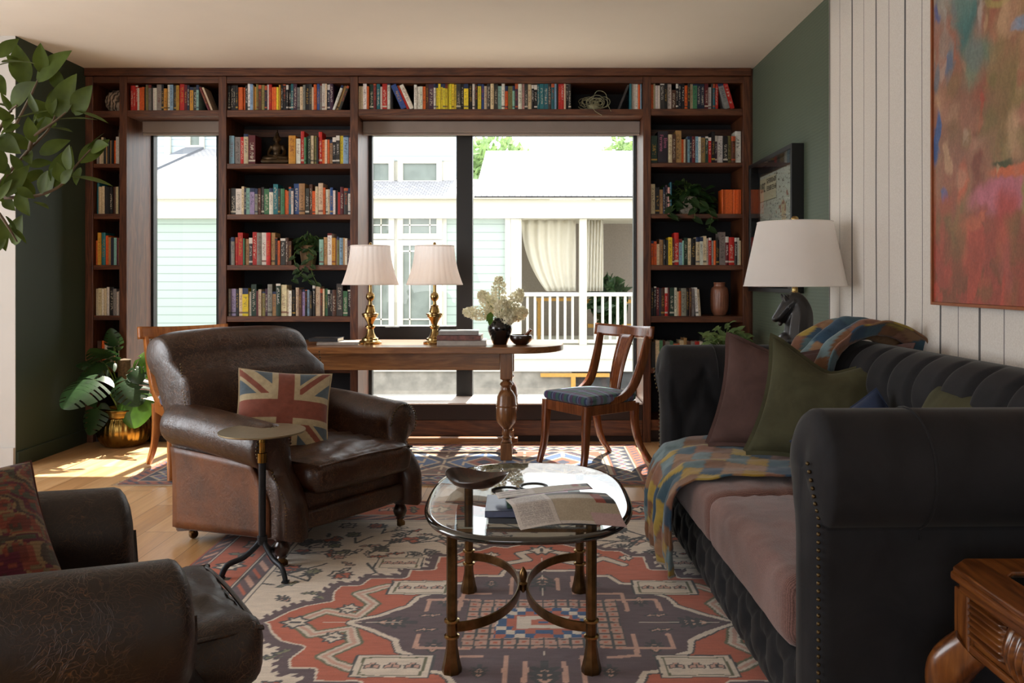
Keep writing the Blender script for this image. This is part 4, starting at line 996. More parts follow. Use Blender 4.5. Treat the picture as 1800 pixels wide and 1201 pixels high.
def flag(a, b):
    """union flag in faded cloth colours, u across, v up"""
    u = (a*2-1)*1.1; v = (b*2-1)*.95
    cream = np.array(lin('#a89a7c')); red = np.array(lin('#7c4638')); blue = np.array(lin('#4c5a64'))
    C = np.tile(blue, (len(u), 1))
    L = math.hypot(1.1, .95); n1 = (u*.95-v*1.1)/L; n2 = (u*.95+v*1.1)/L
    diag = (np.abs(n1) < .2) | (np.abs(n2) < .2); C[diag] = cream
    sg1 = np.where(v > 0, n2, n2); 
    rd = ((n1 > -.13) & (n1 < .0) & (u > 0)) | ((n1 < .13) & (n1 > 0) & (u < 0)) | ((n2 > -.13) & (n2 < 0) & (u < 0)) | ((n2 < .13) & (n2 > 0) & (u > 0))
    C[rd] = red
    C[(np.abs(u) < .33) | (np.abs(v) < .33)] = cream; C[(np.abs(u) < .19) | (np.abs(v) < .19)] = red
    k = vnoise(a*30, b*30, 3)[:, None]*.35+.82
    return C*k
cushion('flag_cushion', .42, .42, .16, M['printcloth'], 'faded union flag cushion leaning in the brown leather armchair', (-1.155, 3.79, .585), (.80, .30, -.09), (-.20, .42, .88), seed=1, colorfn=flag, n=180, flange=.006, wr=.008)
def kilim(a, b):
    cols = [lin(c) for c in ('#5c2a22', '#743a2c', '#7a6446', '#3e342c', '#665840', '#501c2c', '#424538', '#7c4430')]; cols = np.array(cols)
    row = np.floor(b*44).astype(int); colm = np.floor(a*52).astype(int)
    base = vnoise(a*5+3, b*9+1, 5, 2); i = np.clip((base*11-1.5).astype(int), 0, 7)
    ch = vnoise(colm*.9, row*.9, 9, 1); i = np.where(ch > .66, (i+3) % 8, i)
    C = cols[i]; pan = (a > .42) & (a < .8) & (b > .1) & (b < .38); C = np.where((pan & (ch > .35))[:, None], cols[5], C)
    # knitted ridges
    rid = .75+.35*np.sin(b*44*math.pi)**2; return C*rid[:, None]
cushion('kilim_cushion', .44, .42, .16, M['wool'], 'red and brown hand-woven kilim cushion in the dark armchair at lower left', (-1.255, 1.74, .60), (.62, .66, .06), (-.40, .10, .36), seed=2, colorfn=kilim, n=120, wr=.014, flange=.004)

# ------------------------------------------------------------------ chesterfield sofa
sofa = thing('chesterfield_sofa', 'long charcoal velvet chesterfield sofa with mauve seat cushions along the striped wall', 'sofa', (1.066, 2.955, 0), R(-88.3))
def tuft(U, V, du, dv, rows):
    """height field (0 deep .. 1 full) with a diamond lattice of buttons over rows, then straight pleats beyond the last row"""
    h = np.zeros_like(U)
    vmax = (rows-1)*dv
    j = np.clip(np.round(V/dv), 0, rows-1)
    for jj in range(rows):
        off = (jj % 2)*.5
        x = U/du-off; dx = (x-np.round(x))*du; dy = V-jj*dv
        h = np.maximum(h, 1.0*np.exp(-(dx**2+dy**2)/(.028**2)))
    # diagonals between rows
    a = U/du; b = V/dv
    inside = (V > 0) & (V < vmax)
    for sgn in (1, -1):
        q = (a+sgn*b*.5); d = np.abs(q-np.round(q))*du*.9
        h = np.maximum(h, np.where(inside, .62*np.exp(-(d/.014)**2), 0))
    offl = ((rows-1) % 2)*.5; x = U/du-offl; d = np.abs(x-np.round(x))*du
    h = np.maximum(h, np.where(V >= vmax, .75*np.exp(-(d/.015)**2)*np.exp(-(np.maximum(V-vmax-PL[0], 0)/.04)**2), 0))
    x = U/du; d = np.abs(x-np.round(x))*du
    h = np.maximum(h, np.where(V <= 0, .4*np.exp(-(d/.014)**2), 0))
    return h
def offset_section(S):
    """outward normals of a closed section"""
    T = np.roll(S, -1, 0)-np.roll(S, 1, 0); L = np.linalg.norm(T, axis=1)[:, None]+1e-9; T = T/L
    return np.stack([-T[:, 1], T[:, 0]], 1)
def tufted_disp(du, dv, rows, start, amp, length, phase=0):
    def d(S, t, u):
        nrm = offset_section(S); seg = np.linalg.norm(np.diff(S, axis=0, prepend=S[:1]), axis=1); arc = np.cumsum(seg)
        arc = arc-start; ok = (arc < .62)
        h = tuft(t+phase, arc, du, dv, rows); c = S.mean(0)
        puff = np.abs(np.cos(np.pi*(t+phase)/du))*0
        fade = (1-smooth01(LIM[0]-.12, LIM[0], arc))*smooth01(-.22, -.1, arc)
        v = abs(2*u-1); edge = 1-smooth01(.93, 1.0, np.array([v]))[0]
        amt = -amp*h*fade*edge
        # inner face is on the side of smaller a for +normal check
        return S+nrm*amt[:, None]*SG[0]
    return d
SG = [1]; LIM = [.5]; PL = [.42]
# arms (end pieces), local x = along the sofa (+ towards the camera)
AR = .142; LIM[0] = .95; PL[0] = .03
for sx_ in (-1, 1):
    sec, sk = keyhole(1, (.965, .752), AR, .845, 1.03, .05, n=34, m=14)
    SG[0] = 1
    arm_d = tufted_disp(.18, .155, 2, .515, .042, 1, -.005)
    def dd(S, t, u):
        S2 = arm_d(S, t, u)
        S2[:, 1] -= .0*u; return S2
    mb = MB(); sweep(mb, sec, sk, .28, -.412, 60, 'y', disp=dd, bulge=.035, caps=(0, 1), front=lambda z: np.where(z > .6, -.012*np.sin((z-.6)*10), 0))
    mb.xf(Matrix.Diagonal((sx_, 1, 1, 1)))
    if sx_ < 0: mb.f = [f[::-1] for f in mb.f]
    a = mb.build('arm', M['greyvelvet'], sofa, smooth=180)
    # welt seam round the roll, nailheads down the front edge
    q = np.linspace(math.pi, -math.pi*.36, 24)
    for yy in (-.20,):
        MB().tube([(sx_*(.965+(AR+.001)*math.cos(k)), yy, .752+(AR+.001)*math.sin(k)) for k in q]+[(sx_*1.032, yy+.0, .60)], .004, 6).build('welt_seam', M['greyvelvet'], a, smooth=60)
    P = [(sx_*(.862), -.457, z) for z in np.linspace(.70, .60, 4)]
    P = [(sx_*1.022, -.436, z) for z in np.linspace(.06, .655, 44)]+[(sx_*1.032, -.449, .69), (sx_*1.034, -.456, .73), (sx_*1.02, -.462, .78)]
    beads(P, .0052, .019, 'nailhead_trim', M['nail'], a)
    # pleated scroll front
    def sc_(u, v):
        ph = u*2*math.pi; r = .112*np.sqrt(v)*(1+.0*ph)
        return np.stack([sx_*(.965+r*np.cos(ph)), -.462-.012*np.cos(v*1.5)-.006*np.abs(np.sin(ph*5))*v*(1-v)*4, .752+r*np.sin(ph)], 1)
# back
sec, sk = keyhole(-1, (.335, .805), .14, .205, .41, .05, n=36, m=16)
SG[0] = 1; LIM[0] = 1.0; PL[0] = .2
bd = tufted_disp(.175, .15, 3, .40, .028, 1, .02)
mb = MB(); sweep(mb, sec, sk, -1.02, 1.02, 190, 'x', disp=bd, bulge=.04); mb.f = [f[::-1] for f in mb.f]
bkk = mb.build('backrest', M['greyvelvet'], sofa, smooth=180)
for yy, zz in (): pass
# base with a buttoned front
def bdf(P, U):
    Q = P.copy(); f = (U[:, 1] < -.99)
    x, z = P[:, 0], P[:, 2]
    dx = (x/.145-np.round(x/.145))*.145; h = np.exp(-(dx**2+(z-.01)**2)/.03**2)
    for sgn in (1, -1):
        q = x/.145+sgn*(z-.01)/.16; d = np.abs(q-np.round(q))*.13; h = np.maximum(h, .3*np.exp(-(d/.012)**2))
    Q[:, 1] += np.where(f, .03*h-.018*(1-(z/.1)**2), 0); return Q
MB().rbox((1.74, .66, .20), .03, (150, 6, 16), c=(0, -.09, .15), deform=bdf).build('seat_base', M['greyvelvet'], sofa, smooth=180)
for k in range(-5, 7):
    MB().rbox((.018, .012, .018), .006, 3, c=(k*.145, -.405, .16)).build('button', M['greyvelvet'], sofa, smooth=180)
MB().box(-.9, .9, -.35, .4, .02, .06).build('underside', M['black'], sofa, smooth=0)
for lx in (-.95, .95):
    for ly in (-.36, .38): MB().lathe([(.02, 0), (.034, .02), (.03, .055)], c=(lx, ly, 0), n=18).build('foot', M['darkwood'], sofa, smooth=50)
N = Nodes('mauve_ribbed_cloth'); v = N.coord(); sx = N.n('ShaderNodeSeparateXYZ'); N.l(v, sx.inputs[0])
rib = N.math('SINE', N.math('MULTIPLY', sx.outputs[0], 1300)); f = N.noise(v, 300, 2); g = N.noise(v, 4, 3)
N.set(color=N.ramp(N.math('ADD', N.math('MULTIPLY', rib, .10), N.math('ADD', N.math('MULTIPLY', f, .5), N.math('MULTIPLY', g, .4))), [(.25, '#4e3733'), (.7, '#8a675e')]), rough=.9, sheen=.25, spec=.2); N.bump(rib, .3, .001); M['rosefab'] = N.m
for i, (xa, xb) in enumerate(((-.84, .0), (.0, .84))):
    c = seatcushion((xb-xa)-.006, .70, .19, ((xa+xb)/2, -.10, .345), .028, .011, 3+i*5, 'seat_cushion', M['rosefab'], sofa, n=(50, 40, 8), r=.045)
    hw, z = (xb-xa)/2-.008, .434
    for zz in ():
        MB().tube(spline([(xa+.008, .2, zz), (xa+.008, -.42, zz), (xa+.022, -.445, zz), ((xa+xb)/2, -.449, zz+.0), (xb-.022, -.445, zz), (xb-.008, -.42, zz), (xb-.008, .2, zz)], 6), .0045, 6).build('piping', M['rosefab'], c, smooth=60)
gc = 'velvet cushions on the sofa'
cushion('velvet_cushion', .49, .50, .16, M['brownvelvet'], 'brown velvet cushion standing against the far sofa arm behind the olive one', (1.02, 3.49, .712), (.42, -.20, -.04), (.20, .13, .43), gc, seed=3, pin=.12, flange=.016, sag=.055)
cushion('velvet_cushion', .50, .50, .18, M['olivevelvet'], 'large olive green velvet cushion with a dented top on the sofa', (1.13, 3.23, .715), (.41, -.21, -.06), (.22, .12, .42), gc, seed=5, pin=.14, sag=.11, flange=.016, wr=.016)
cushion('velvet_cushion', .48, .48, .15, M['brownvelvet'], 'brown velvet cushion against the sofa back just behind the olive one', (1.30, 3.36, .72), (.12, -.42, .02), (.18, .03, .44), gc, seed=7, pin=.12, flange=.016)
cushion('linen_cushion', .40, .40, .14, M['bluefab'], 'navy blue cushion on the sofa with only its corner showing over the near arm', (1.19, 2.96, .545), (.30, -.30, .30), (-.26, .15, .34), gc, seed=8, flange=.004)
cushion('velvet_cushion', .46, .46, .14, M['olivevelvet'], 'olive velvet cushion near the camera end of the sofa back', (1.24, 2.44, .665), (.08, -.44, .0), (.22, .04, .42), gc, seed=9, flange=.016)
cushion('velvet_cushion', .46, .46, .14, M['brownvelvet'], 'brown velvet cushion at the near end, its fringed corner above the arm', (1.22, 2.25, .655), (.05, -.44, .08), (.24, -.06, .42), gc, seed=10, flange=.018)
# patchwork throws
def patch(P, Q, size=.075, seed=0):
    P, Q = P*.92+Q*.40, Q*.92-P*.40
    cols = np.array([lin(c) for c in ('#8c7028', '#38525f', '#64787c', '#6c4a30', '#86664a', '#2c4458', '#96803a', '#4f6468', '#7a5644')])
    i = np.floor(P/size).astype(int); j = np.floor(Q/size).astype(int)
    k = (i*7+j*3+(i*j) % 5+((i+j) % 2)*4+seed) % 9
    n = vnoise(P*60, Q*60, 2)[:, None]*.4+.8
    fx = np.abs(P/size-i-.5); fy_ = np.abs(Q/size-j-.5); e = np.where(np.maximum(fx, fy_) > .47, .75, 1.)[:, None]
    return cols[k]*n*e
def cloth(fn, nu, nv, name, m, label, cat, uvs, group=None, thick=.008, hem=True, origin=(0, 0, 0)):
    t = thing(name, label, cat, origin, 0, group)
    mb = MB().grid(fn, nu, nv)
    V = np.concatenate(mb.v)-np.array(origin); mb.v = [V]
    U, Vv = np.meshgrid(np.linspace(0, 1, nu+1), np.linspace(0, 1, nv+1), indexing='ij')
    mb.build('cloth', m, t, smooth=180, color=patch(U.ravel()*uvs[0]+3, Vv.ravel()*uvs[1]+3), solid=thick)
    if hem:
        e = fn(np.linspace(0, 1, nu+1), np.full(nu+1, 1.0))-np.array(origin)
        h = MB().tube([tuple(p) for p in e[::2]], .007, 6); n_ = sum(len(x) for x in h.v)
        h.build('hem', m, t, smooth=60, color=np.tile(lin('#8a8274'), (n_, 1)))
    return t
sx0, sy0 = 1.066, 2.955; th_ = R(-88.3)
def s2w(x, y, z): c, s = math.cos(th_), math.sin(th_); return np.stack([sx0+c*x-s*y, sy0+s*x+c*y, z], 1)
def throw_seat(u, v):
    # v along the path: back of the seat -> front edge -> down; u along the sofa
    path = np.array([(.14, .50), (.0, .493), (-.2, .482), (-.36, .472), (-.45, .452), (-.487, .40), (-.50, .30), (-.505, .20), (-.50, .10), (-.49, .045)])
    d = np.r_[0, np.cumsum(np.linalg.norm(np.diff(path, axis=0), axis=1))]; d /= d[-1]
    y = np.interp(v, d, path[:, 0]); z = np.interp(v, d, path[:, 1])
    hang = smooth01(.52, .75, v)
    x = (-.795+u*(.62-.10*hang))+(.16*(1-hang))*u*(1-v)*.8 + .02*np.sin(v*9)
    fold = np.sin(u*17+v*3)*(.006+.014*hang)+np.sin(u*31+2+v*5)*(.004+.006*hang)
    k = vnoise(u*6+1, v*9+1, 3, 3)-.5
    z = z+(1-hang)*(fold*.9+.022*k+.006); y = y-hang*(np.abs(fold)*1.2+.01+.02*(k+.5))
    z = np.maximum(z, .02)
    return s2w(x, y, z)
cloth(throw_seat, 90, 90, 'patchwork_throw', M['printcloth'], 'patchwork quilt throw in mustard, blue and tan hanging over the front of the sofa seat', 'throw', (.62, 1.05), origin=(.65, 3.4, .0))
def throw_back(u, v):
    # over the rolled back; v from the seat side over the top, u along
    q = math.pi*(.98-.80*v); r = .175+.02*np.sin(u*9)
    lump = .06*np.abs(np.sin(u*math.pi*4.2+v*1.5))**1.3+.02*(vnoise(u*7, v*5, 8, 2)-.5)*2
    y = .345-.0+(r+lump)*np.cos(q)*1.0; z = .80+(r+lump)*np.sin(q)*.93
    x = -.84+u*.46+.05*v+.02*np.sin(v*5)
    return s2w(x, y, z)
cloth(throw_back, 90, 50, 'patchwork_throw', M['printcloth'], 'second patchwork throw bundled in folds over the far corner of the sofa back', 'throw', (.8, .55), origin=(1.45, 3.5, .8), hem=False)
# ------------------------------------------------------------------ rugs
def hexs(*a): return np.array([lin(c) for c in a])
def rug(name, label, x0, x1, y0, y1, cell, fn, thick=.011, fringe=None):
    cx, cy = (x0+x1)/2, (y0+y1)/2; t = thing(name, label, 'rug', (cx, cy, 0))
    nx, ny = int((x1-x0)/cell), int((y1-y0)/cell)
    xs = np.linspace(x0, x1, nx+1)-cx; ys = np.linspace(y0, y1, ny+1)-cy
    X, Y = np.meshgrid(xs, ys, indexing='ij'); X, Y = X.ravel(), Y.ravel()
    wob = (vnoise(X*3+9, Y*3+4, 3, 2)-.5)*.006
    Z = thick+(vnoise(X*40, Y*40, 8, 1)-.5)*.0012
    P = np.stack([X+wob*0, Y, Z], 1); m = ny+1
    i, j = np.meshgrid(np.arange(nx), np.arange(ny), indexing='ij'); a = (i*m+j).ravel()
    Fq = np.stack([a, a+m, a+m+1, a+1], 1)
    me = bpy.data.meshes.new(name); me.vertices.add(len(P)); me.vertices.foreach_set('co', P.ravel())
    me.loops.add(Fq.size); me.loops.foreach_set('vertex_index', Fq.ravel().astype(np.int32)); me.polygons.add(len(Fq))
    me.polygons.foreach_set('loop_start', np.arange(0, Fq.size, 4, dtype=np.int32))
    me.materials.append(M['wool']); me.update(calc_edges=True); me.validate()
    ca = me.color_attributes.new('Col', 'FLOAT_COLOR', 'POINT'); rgba = np.ones((len(P), 4)); rgba[:, :3] = fn(X, Y, x1-x0, y1-y0); ca.data.foreach_set('color', rgba.ravel())
    me.shade_smooth(); o = bpy.data.objects.new('pile', me); COL.objects.link(o); o.parent = t
    MB().box(-(x1-x0)/2, (x1-x0)/2, -(y1-y0)/2, (y1-y0)/2, .0008, thick-.002).build('backing', M['fringe'], t, smooth=0)
    if fringe:
        r = random.Random(2); mb = MB()
        for (ax, pos) in fringe:
            L = (y1-y0) if ax == 'x' else (x1-x0); n = int(L/.012)
            for k in range(n):
                q = -L/2+L*(k+.5)/n; ln = r.uniform(.02, .04); j_ = r.uniform(-.008, .008); sg = 1 if pos > 0 else -1
                e = pos*((x1-x0)/2 if ax == 'x' else (y1-y0)/2)
                p = [(e, q, .004), (e+sg*ln, q+j_, .002)] if ax == 'x' else [(q, e, .004), (q+j_, e+sg*ln, .002)]
                mb.bar(p[0], p[1], .004, .0025)
        mb.build('fringe', M['fringe'], t, smooth=0)
    return t
M['fringe'] = plain('cream_cotton_fringe', '#9c8d78', .9)
def poly_in(px, py, poly):
    inside = np.zeros(len(px), bool); n = len(poly)
    for i in range(n):
        x1, y1 = poly[i]; x2, y2 = poly[(i+1) % n]
        c = ((y1 > py) != (y2 > py)); xx = (x2-x1)*(py-y1)/((y2-y1) if y2 != y1 else 1e-9)+x1
        inside ^= (c & (px < xx))
    return inside
def poly_dist(px, py, poly, closed=True):
    d = np.full(len(px), 9.); n = len(poly)
    for i in range(n if closed else n-1):
        ax, ay = poly[i]; bx_, by = poly[(i+1) % n]; ex, ey = bx_-ax, by-ay; L = ex*ex+ey*ey+1e-12
        t = np.clip(((px-ax)*ex+(py-ay)*ey)/L, 0, 1); d = np.minimum(d, np.hypot(px-ax-t*ex, py-ay-t*ey))
    return d
CREAM, SALMON, PLUM, PINK, SLATE, NAVYB, GREEN = hexs('#dcd0c0', '#bb6850', '#645459', '#cba392', '#505254', '#3c5f8a', '#70725a')
def paint_poly(C, px, py, poly, fill, line=None, lw=.007, closed=True):
    if fill is not None: C[poly_in(px, py, poly)] = fill
    if line is not None: C[poly_dist(px, py, poly, closed) < lw] = line
def motif(C, X, Y, cx, cy, s, rot, kind, fill, line, mask):
    c, sn = math.cos(rot), math.sin(rot)
    near = mask & (np.abs(X-cx) < s*1.6) & (np.abs(Y-cy) < s*1.6); idx = np.where(near)[0]
    if not len(idx): return
    u = ((X[idx]-cx)*c+(Y[idx]-cy)*sn)/s; v = (-(X[idx]-cx)*sn+(Y[idx]-cy)*c)/s
    shapes = {
        'palmette': [(-.9, 0), (-.55, .25), (-.65, .6), (-.3, .45), (0, .95), (.3, .45), (.65, .6), (.55, .25), (.9, 0), (.5, -.25), (.25, -.8), (0, -.45), (-.25, -.8), (-.5, -.25)],
        'leaf': [(-1, -.1), (-.5, .25), (-.2, .1), (0, .5), (.3, .15), (.8, .45), (1, .05), (.5, -.1), (.2, -.45), (-.1, -.1), (-.6, -.3)],
        'tree': [(-.08, -1), (-.08, -.4), (-.5, -.55), (-.12, -.1), (-.6, -.15), (-.12, .25), (-.45, .25), (0, .9), (.45, .25), (.12, .25), (.6, -.15), (.12, -.1), (.5, -.55), (.08, -.4), (.08, -1)],
        'blob': [(-.8, -.5), (-.9, .2), (-.4, .35), (-.3, .8), (.3, .8), (.35, .3), (.9, .25), (.8, -.5), (.2, -.35), (-.2, -.35)]}[kind]
    sub = C[idx]; ins = poly_in(u, v, shapes); d = poly_dist(u, v, shapes); sub[ins] = fill; sub[(d < .085)] = line
    core = poly_dist(u, v, [(0, .35), (0, -.2)], False) < .1; sub[core & ins] = line; C[idx] = sub
def heriz(X, Y, w, h):
    C = np.tile(CREAM, (len(X), 1)); ax, ay = np.abs(X), np.abs(Y); hw, hh = w/2, h/2
    # coordinates of the medallion quadrant
    jit = (vnoise(X*14, Y*14, 4, 2)-.5)*.012; u, v = ax+jit, ay+jit[::-1]*0+jit
    salmon = [(0, .87), (.10, .86), (.16, .82), (.22, .84), (.28, .78), (.36, .77), (.40, .70), (.46, .70), (.46, .54), (.56, .54), (.56, .44), (.70, .44), (.72, .36), (.80, .36), (.82, .28), (.80, .20), (.88, .17), (.93, .10), (.97, .03), (1.0, 0), (0, 0)]
    r = random.Random(4)
    # scattered botanical motifs in the cream ground
    fld = (ax < hw-.37) & (ay < hh-.37)
    for k in range(86):
        mx, my = r.uniform(0, hw-.42), r.uniform(.2, hh-.42); kd = r.choice(['palmette', 'leaf', 'tree', 'blob', 'leaf']); f = [PINK, SALMON, SLATE*1.6, CREAM*.95, GREEN*1.4][r.randrange(5)]; s = r.uniform(.03, .062); q = r.choice([0, .78, 1.57, 2.3, -.6])
        for sx_ in (1, -1):
            for sy_ in (1, -1): motif(C, X, Y, sx_*mx, sy_*my, s, q*sx_*sy_, kd, f, SLATE, fld)
    for k in range(26):
        mx, my = r.uniform(.1, hw-.4), r.uniform(.3, hh-.4); pts = [(mx, my), (mx+r.uniform(-.14, .14), my+r.uniform(-.1, .1)), (mx+r.uniform(-.2, .2), my+r.uniform(-.16, .16))]
        C[(poly_dist(u, v, pts, False) < .006) & fld] = SLATE
    # salmon medallion with a toothed plum outline
    d = poly_dist(u, v, salmon[:-1], False); ins = poly_in(u, v, salmon); ang = np.arctan2(v, u)*34
    C[(d < .024+.010*np.sign(np.sin((u-v)*110))) & ~ins] = PLUM; C[ins] = SALMON
    C[ins & (d < .018)] = PLUM; C[ins & (d > .018) & (d < .026)] = CREAM
    vine = (poly_dist(u, v, [(.86, .0), (.78, .1), (.66, .05), (.62, .16), (.70, .26), (.60, .34), (.50, .30)], False)); C[ins & (vine < .028)] = GREEN; C[ins & (vine < .018)] = CREAM*.92; C[ins & (vine < .007)] = PINK
    vine = (poly_dist(u, v, [(0, .78), (.10, .72), (.06, .64), (.18, .58), (.26, .66), (.34, .58)], False)); C[ins & (vine < .024)] = SLATE; C[ins & (vine < .016)] = CREAM*.92
    for (mx, my, s) in ((.86, 0, .06), (0, .76, .07), (.22, .70, .045), (.70, .12, .05), (.36, .66, .04)):
        for sx_ in (1, -1):
            for sy_ in (1, -1): motif(C, X, Y, sx_*mx, sy_*my, s, 1.57 if mx > my else 0, 'palmette', CREAM, SLATE, np.ones(len(X), bool))
    # plum inner star
    plum = [(0, .50), (.14, .50), (.16, .44), (.26, .44), (.30, .36), (.38, .34), (.40, .26), (.46, .22), (.48, .14), (.58, .05), (.66, 0), (0, 0)]
    d = poly_dist(u, v, plum[:-1], False); ins = poly_in(u, v, plum); C[(d < .020) & ~ins] = CREAM; C[(d < .026) & (d > .019) & ~ins] = SLATE; C[ins] = PLUM
    for (mx, my, s, kd) in ((.52, 0, .075, 'tree'), (0, .38, .085, 'tree'), (.36, .19, .05, 'tree'), (.20, .36, .045, 'tree'), (.40, .06, .04, 'leaf')):
        for sx_ in (1, -1):
            for sy_ in (1, -1): motif(C, X, Y, sx_*mx, sy_*my, s, (-1.57*sx_ if my == 0 else (0 if sy_ > 0 else 3.14)), kd, PINK*.95, SLATE*.8, ins)
    for pts in ([(.12, .26), (.12, .44)], [(.24, .2), (.42, .2), (.42, .1)], [(.3, .1), (.3, .26), (.2, .26)], [(.06, .3), (.06, .42)]): C[ins & (poly_dist(u, v, pts, False) < .008)] = PINK
    # cream cartouches
    for (cx_, cy_, w_, h_) in ((.47, .325, .125, .075), (.60, .60, .10, .07)):
        q = np.maximum(np.abs(u-cx_)/w_, np.abs(v-cy_)/h_); C[q < 1] = SLATE; C[q < .93] = CREAM; C[(q < .8) & (q > .73)] = GREEN
        for k in (-.5, 0, .5):
            for sx_ in (1, -1):
                for sy_ in (1, -1): motif(C, X, Y, sx_*(cx_+k*w_), sy_*cy_, .028, 0, 'blob', PINK, SLATE, np.ones(len(X), bool))
    # dotted squares and blue chequers in the middle
    q = (u < .27) & (v < .20); C[q] = PINK*.9; gx, gy = np.abs((u/.045) % 1-.5), np.abs((v/.045) % 1-.5)
    C[q & (np.maximum(gx, gy) > .40)] = SLATE; C[q & (np.maximum(gx, gy) < .14)] = SALMON
    ck = (np.floor(u/.032)+np.floor(v/.032)).astype(int); q = (u < .165) & (v < .125); C[q] = np.where((ck[q] % 2 == 0)[:, None], NAVYB, np.where(((ck[q] % 4) == 1)[:, None], CREAM, SALMON))
    q = (u < .105) & (v < .065); C[q] = SALMON; q = (u < .092) & (v < .052); C[q] = CREAM; q = (u < .045) & (v < .026); C[q] = SALMON; q = (u < .022) & (v < .012); C[q] = NAVYB
    # borders, measured from the outer edge
    e = np.minimum(hw-ax, hh-ay); along = np.where(hw-ax < hh-ay, Y, X)
    C[e < .375] = SLATE; C[e < .368] = CREAM; C[e < .352] = SLATE; C[e < .348] = PLUM*1.1
    s1 = np.sin(along*36+(e-.31)*60); C[(e < .342) & (e > .285) & (s1 > .72)] = PINK; C[(e < .342) & (e > .285) & (s1 < -.88)] = SALMON
    C[e < .275] = SLATE; C[e < .270] = CREAM; C[e < .262] = SLATE; C[e < .256] = SALMON
    C[e < .078] = SLATE; C[e < .073] = CREAM; C[e < .066] = PLUM*1.1
    s2_ = np.sin(along*42-(e)*70); C[(e < .06) & (e > .018) & (s2_ > .78)] = PINK; C[(e < .06) & (e > .018) & (s2_ < -.9)] = SALMON*.9
    C[e < .010] = SALMON*.8
    k = -int(hh/.15)
    bm_ = (e < .25) & (e > .082)
    L = hh-.16
    n = int(2*L/.26)
    for i in range(n+1):
        q = -L+2*L*i/n; kd = 'palmette' if i % 2 else 'blob'
        for sx_ in (1, -1): motif(C, X, Y, sx_*(hw-.167), q, .075 if i % 2 else .055, 1.57*sx_, kd, CREAM if i % 2 else PINK, SLATE, bm_)
        if i < n:
            for sx_ in (1, -1): motif(C, X, Y, sx_*(hw-.167), q+L/n, .06, .6+sx_, 'leaf', GREEN*1.5, SLATE, bm_)
    L = hw-.16; n = int(2*L/.26)
    for i in range(n+1):
        q = -L+2*L*i/n
        for sy_ in (1, -1):
            motif(C, X, Y, q, sy_*(hh-.167), .075 if i % 2 else .055, 0 if sy_ > 0 else 3.14, 'palmette' if i % 2 else 'blob', CREAM if i % 2 else PINK, SLATE, bm_)
            if i < n: motif(C, X, Y, q+L/n, sy_*(hh-.167), .06, .6+sy_, 'leaf', GREEN*1.5, SLATE, bm_)
    return C*(.86+.28*vnoise(X*22, Y*130, 6, 2))[:, None]
rug('heriz_rug', 'large salmon, plum and cream oriental rug with a stepped medallion under the glass coffee table', -1.44, 1.50, 1.30, 4.44, .005, heriz)
def tribal(X, Y, w, h):
    c1, c2, c3, c4, c5 = hexs('#b59e80', '#8a4a34', '#2c3042', '#44587a', '#6a4c3a')
    hw, hh = w/2, h/2; ax, ay = np.abs(X), np.abs(Y); C = np.tile(c5, (len(X), 1))
    u = X/.52; v = Y/.34; z = np.abs(((u+.5) % 1)-.5)*2+np.abs(v)
    C[z < 1.35] = c1; C[(z < 1.22)] = c3; C[z < .95] = c1; C[z < .86] = c4; C[z < .5] = c1; C[z < .42] = c2; C[z < .2] = c3
    hook = (np.abs(np.sin(X*24)) < .22) & (np.abs(np.sin(Y*20+X*6)) > .4) & (z > .5); C[hook] = c1*1.05
    hook = (np.abs(np.sin(X*16+Y*16)) < .10) & (np.abs(np.sin(Y*30)) > .3) & (z > .95); C[hook] = c2
    e = np.minimum(hw-ax, hh-ay); al = np.where(hw-ax < hh-ay, Y, X)
    C[e < .27] = c3; C[e < .262] = c1; C[e < .235] = c2; C[e < .22] = c3*.8
    tri = np.abs(((al/.11) % 1)-.5)*2; C[(e < .22) & (e > .09) & (np.abs((e-.155)/.065)+tri*.9 < .95)] = c1*.9; C[(e < .22) & (e > .09) & (np.abs((e-.155)/.065)+tri*.9 < .62)] = c4*.8; C[(e < .22) & (e > .09) & (np.abs((e-.155)/.065)+tri < .3)] = c2
    C[e < .085] = c1; C[e < .075] = c2; C[(e < .06) & (np.sin(al*90+e*80) > .3)] = c3; C[e < .015] = c2*.9
    return C*(.85+.3*vnoise(X*25, Y*90, 3, 2))[:, None]
rug('tribal_rug', 'navy, cream and rust tribal rug under the long desk by the windows', -2.43, .72, 4.80, 5.97, .008, tribal, fringe=[('x', -1)])

# ------------------------------------------------------------------ coffee table
TC = (-.02, 2.83); TZ = .468
ct = thing('glass_coffee_table', 'low coffee table with oval glass top on aged brass legs and curved stretchers', 'coffee table', (*TC, 0))
def superell(a, b, p, n=96): 
    out = []
    for k in range(n):
        q = 2*math.pi*k/n; c, s = math.cos(q), math.sin(q); out.append((a*math.copysign(abs(c)**(2/p), c), b*math.copysign(abs(s)**(2/p), s)))
    return out
A_, B_ = .343, .49
inner = superell(A_-.018, B_-.018, 2.7)
MB().prism(inner, TZ-.018, TZ).build('glass_top', M['tableglass'], ct, smooth=40)
o1 = superell(A_, B_, 2.7); o2 = superell(A_-.004, B_-.004, 2.7); oi_ = superell(A_-.0182, B_-.0182, 2.7)
rs = [[(x, y, z) for x, y in q] for q, z in ((oi_, TZ-.018), (o2, TZ-.019), (o1, TZ-.011), (o1, TZ-.008), (superell(A_-.006, B_-.006, 2.7), TZ-.001), (oi_, TZ))]
mb = MB().rings(rs, cap=False); mb.build('bevelled_edge', plain('dark_green_glass_edge', '#0b1210', .06, 0, coat=.6, spec=.8), ct, smooth=60)  # dark refraction at the glass rim put into an opaque colour
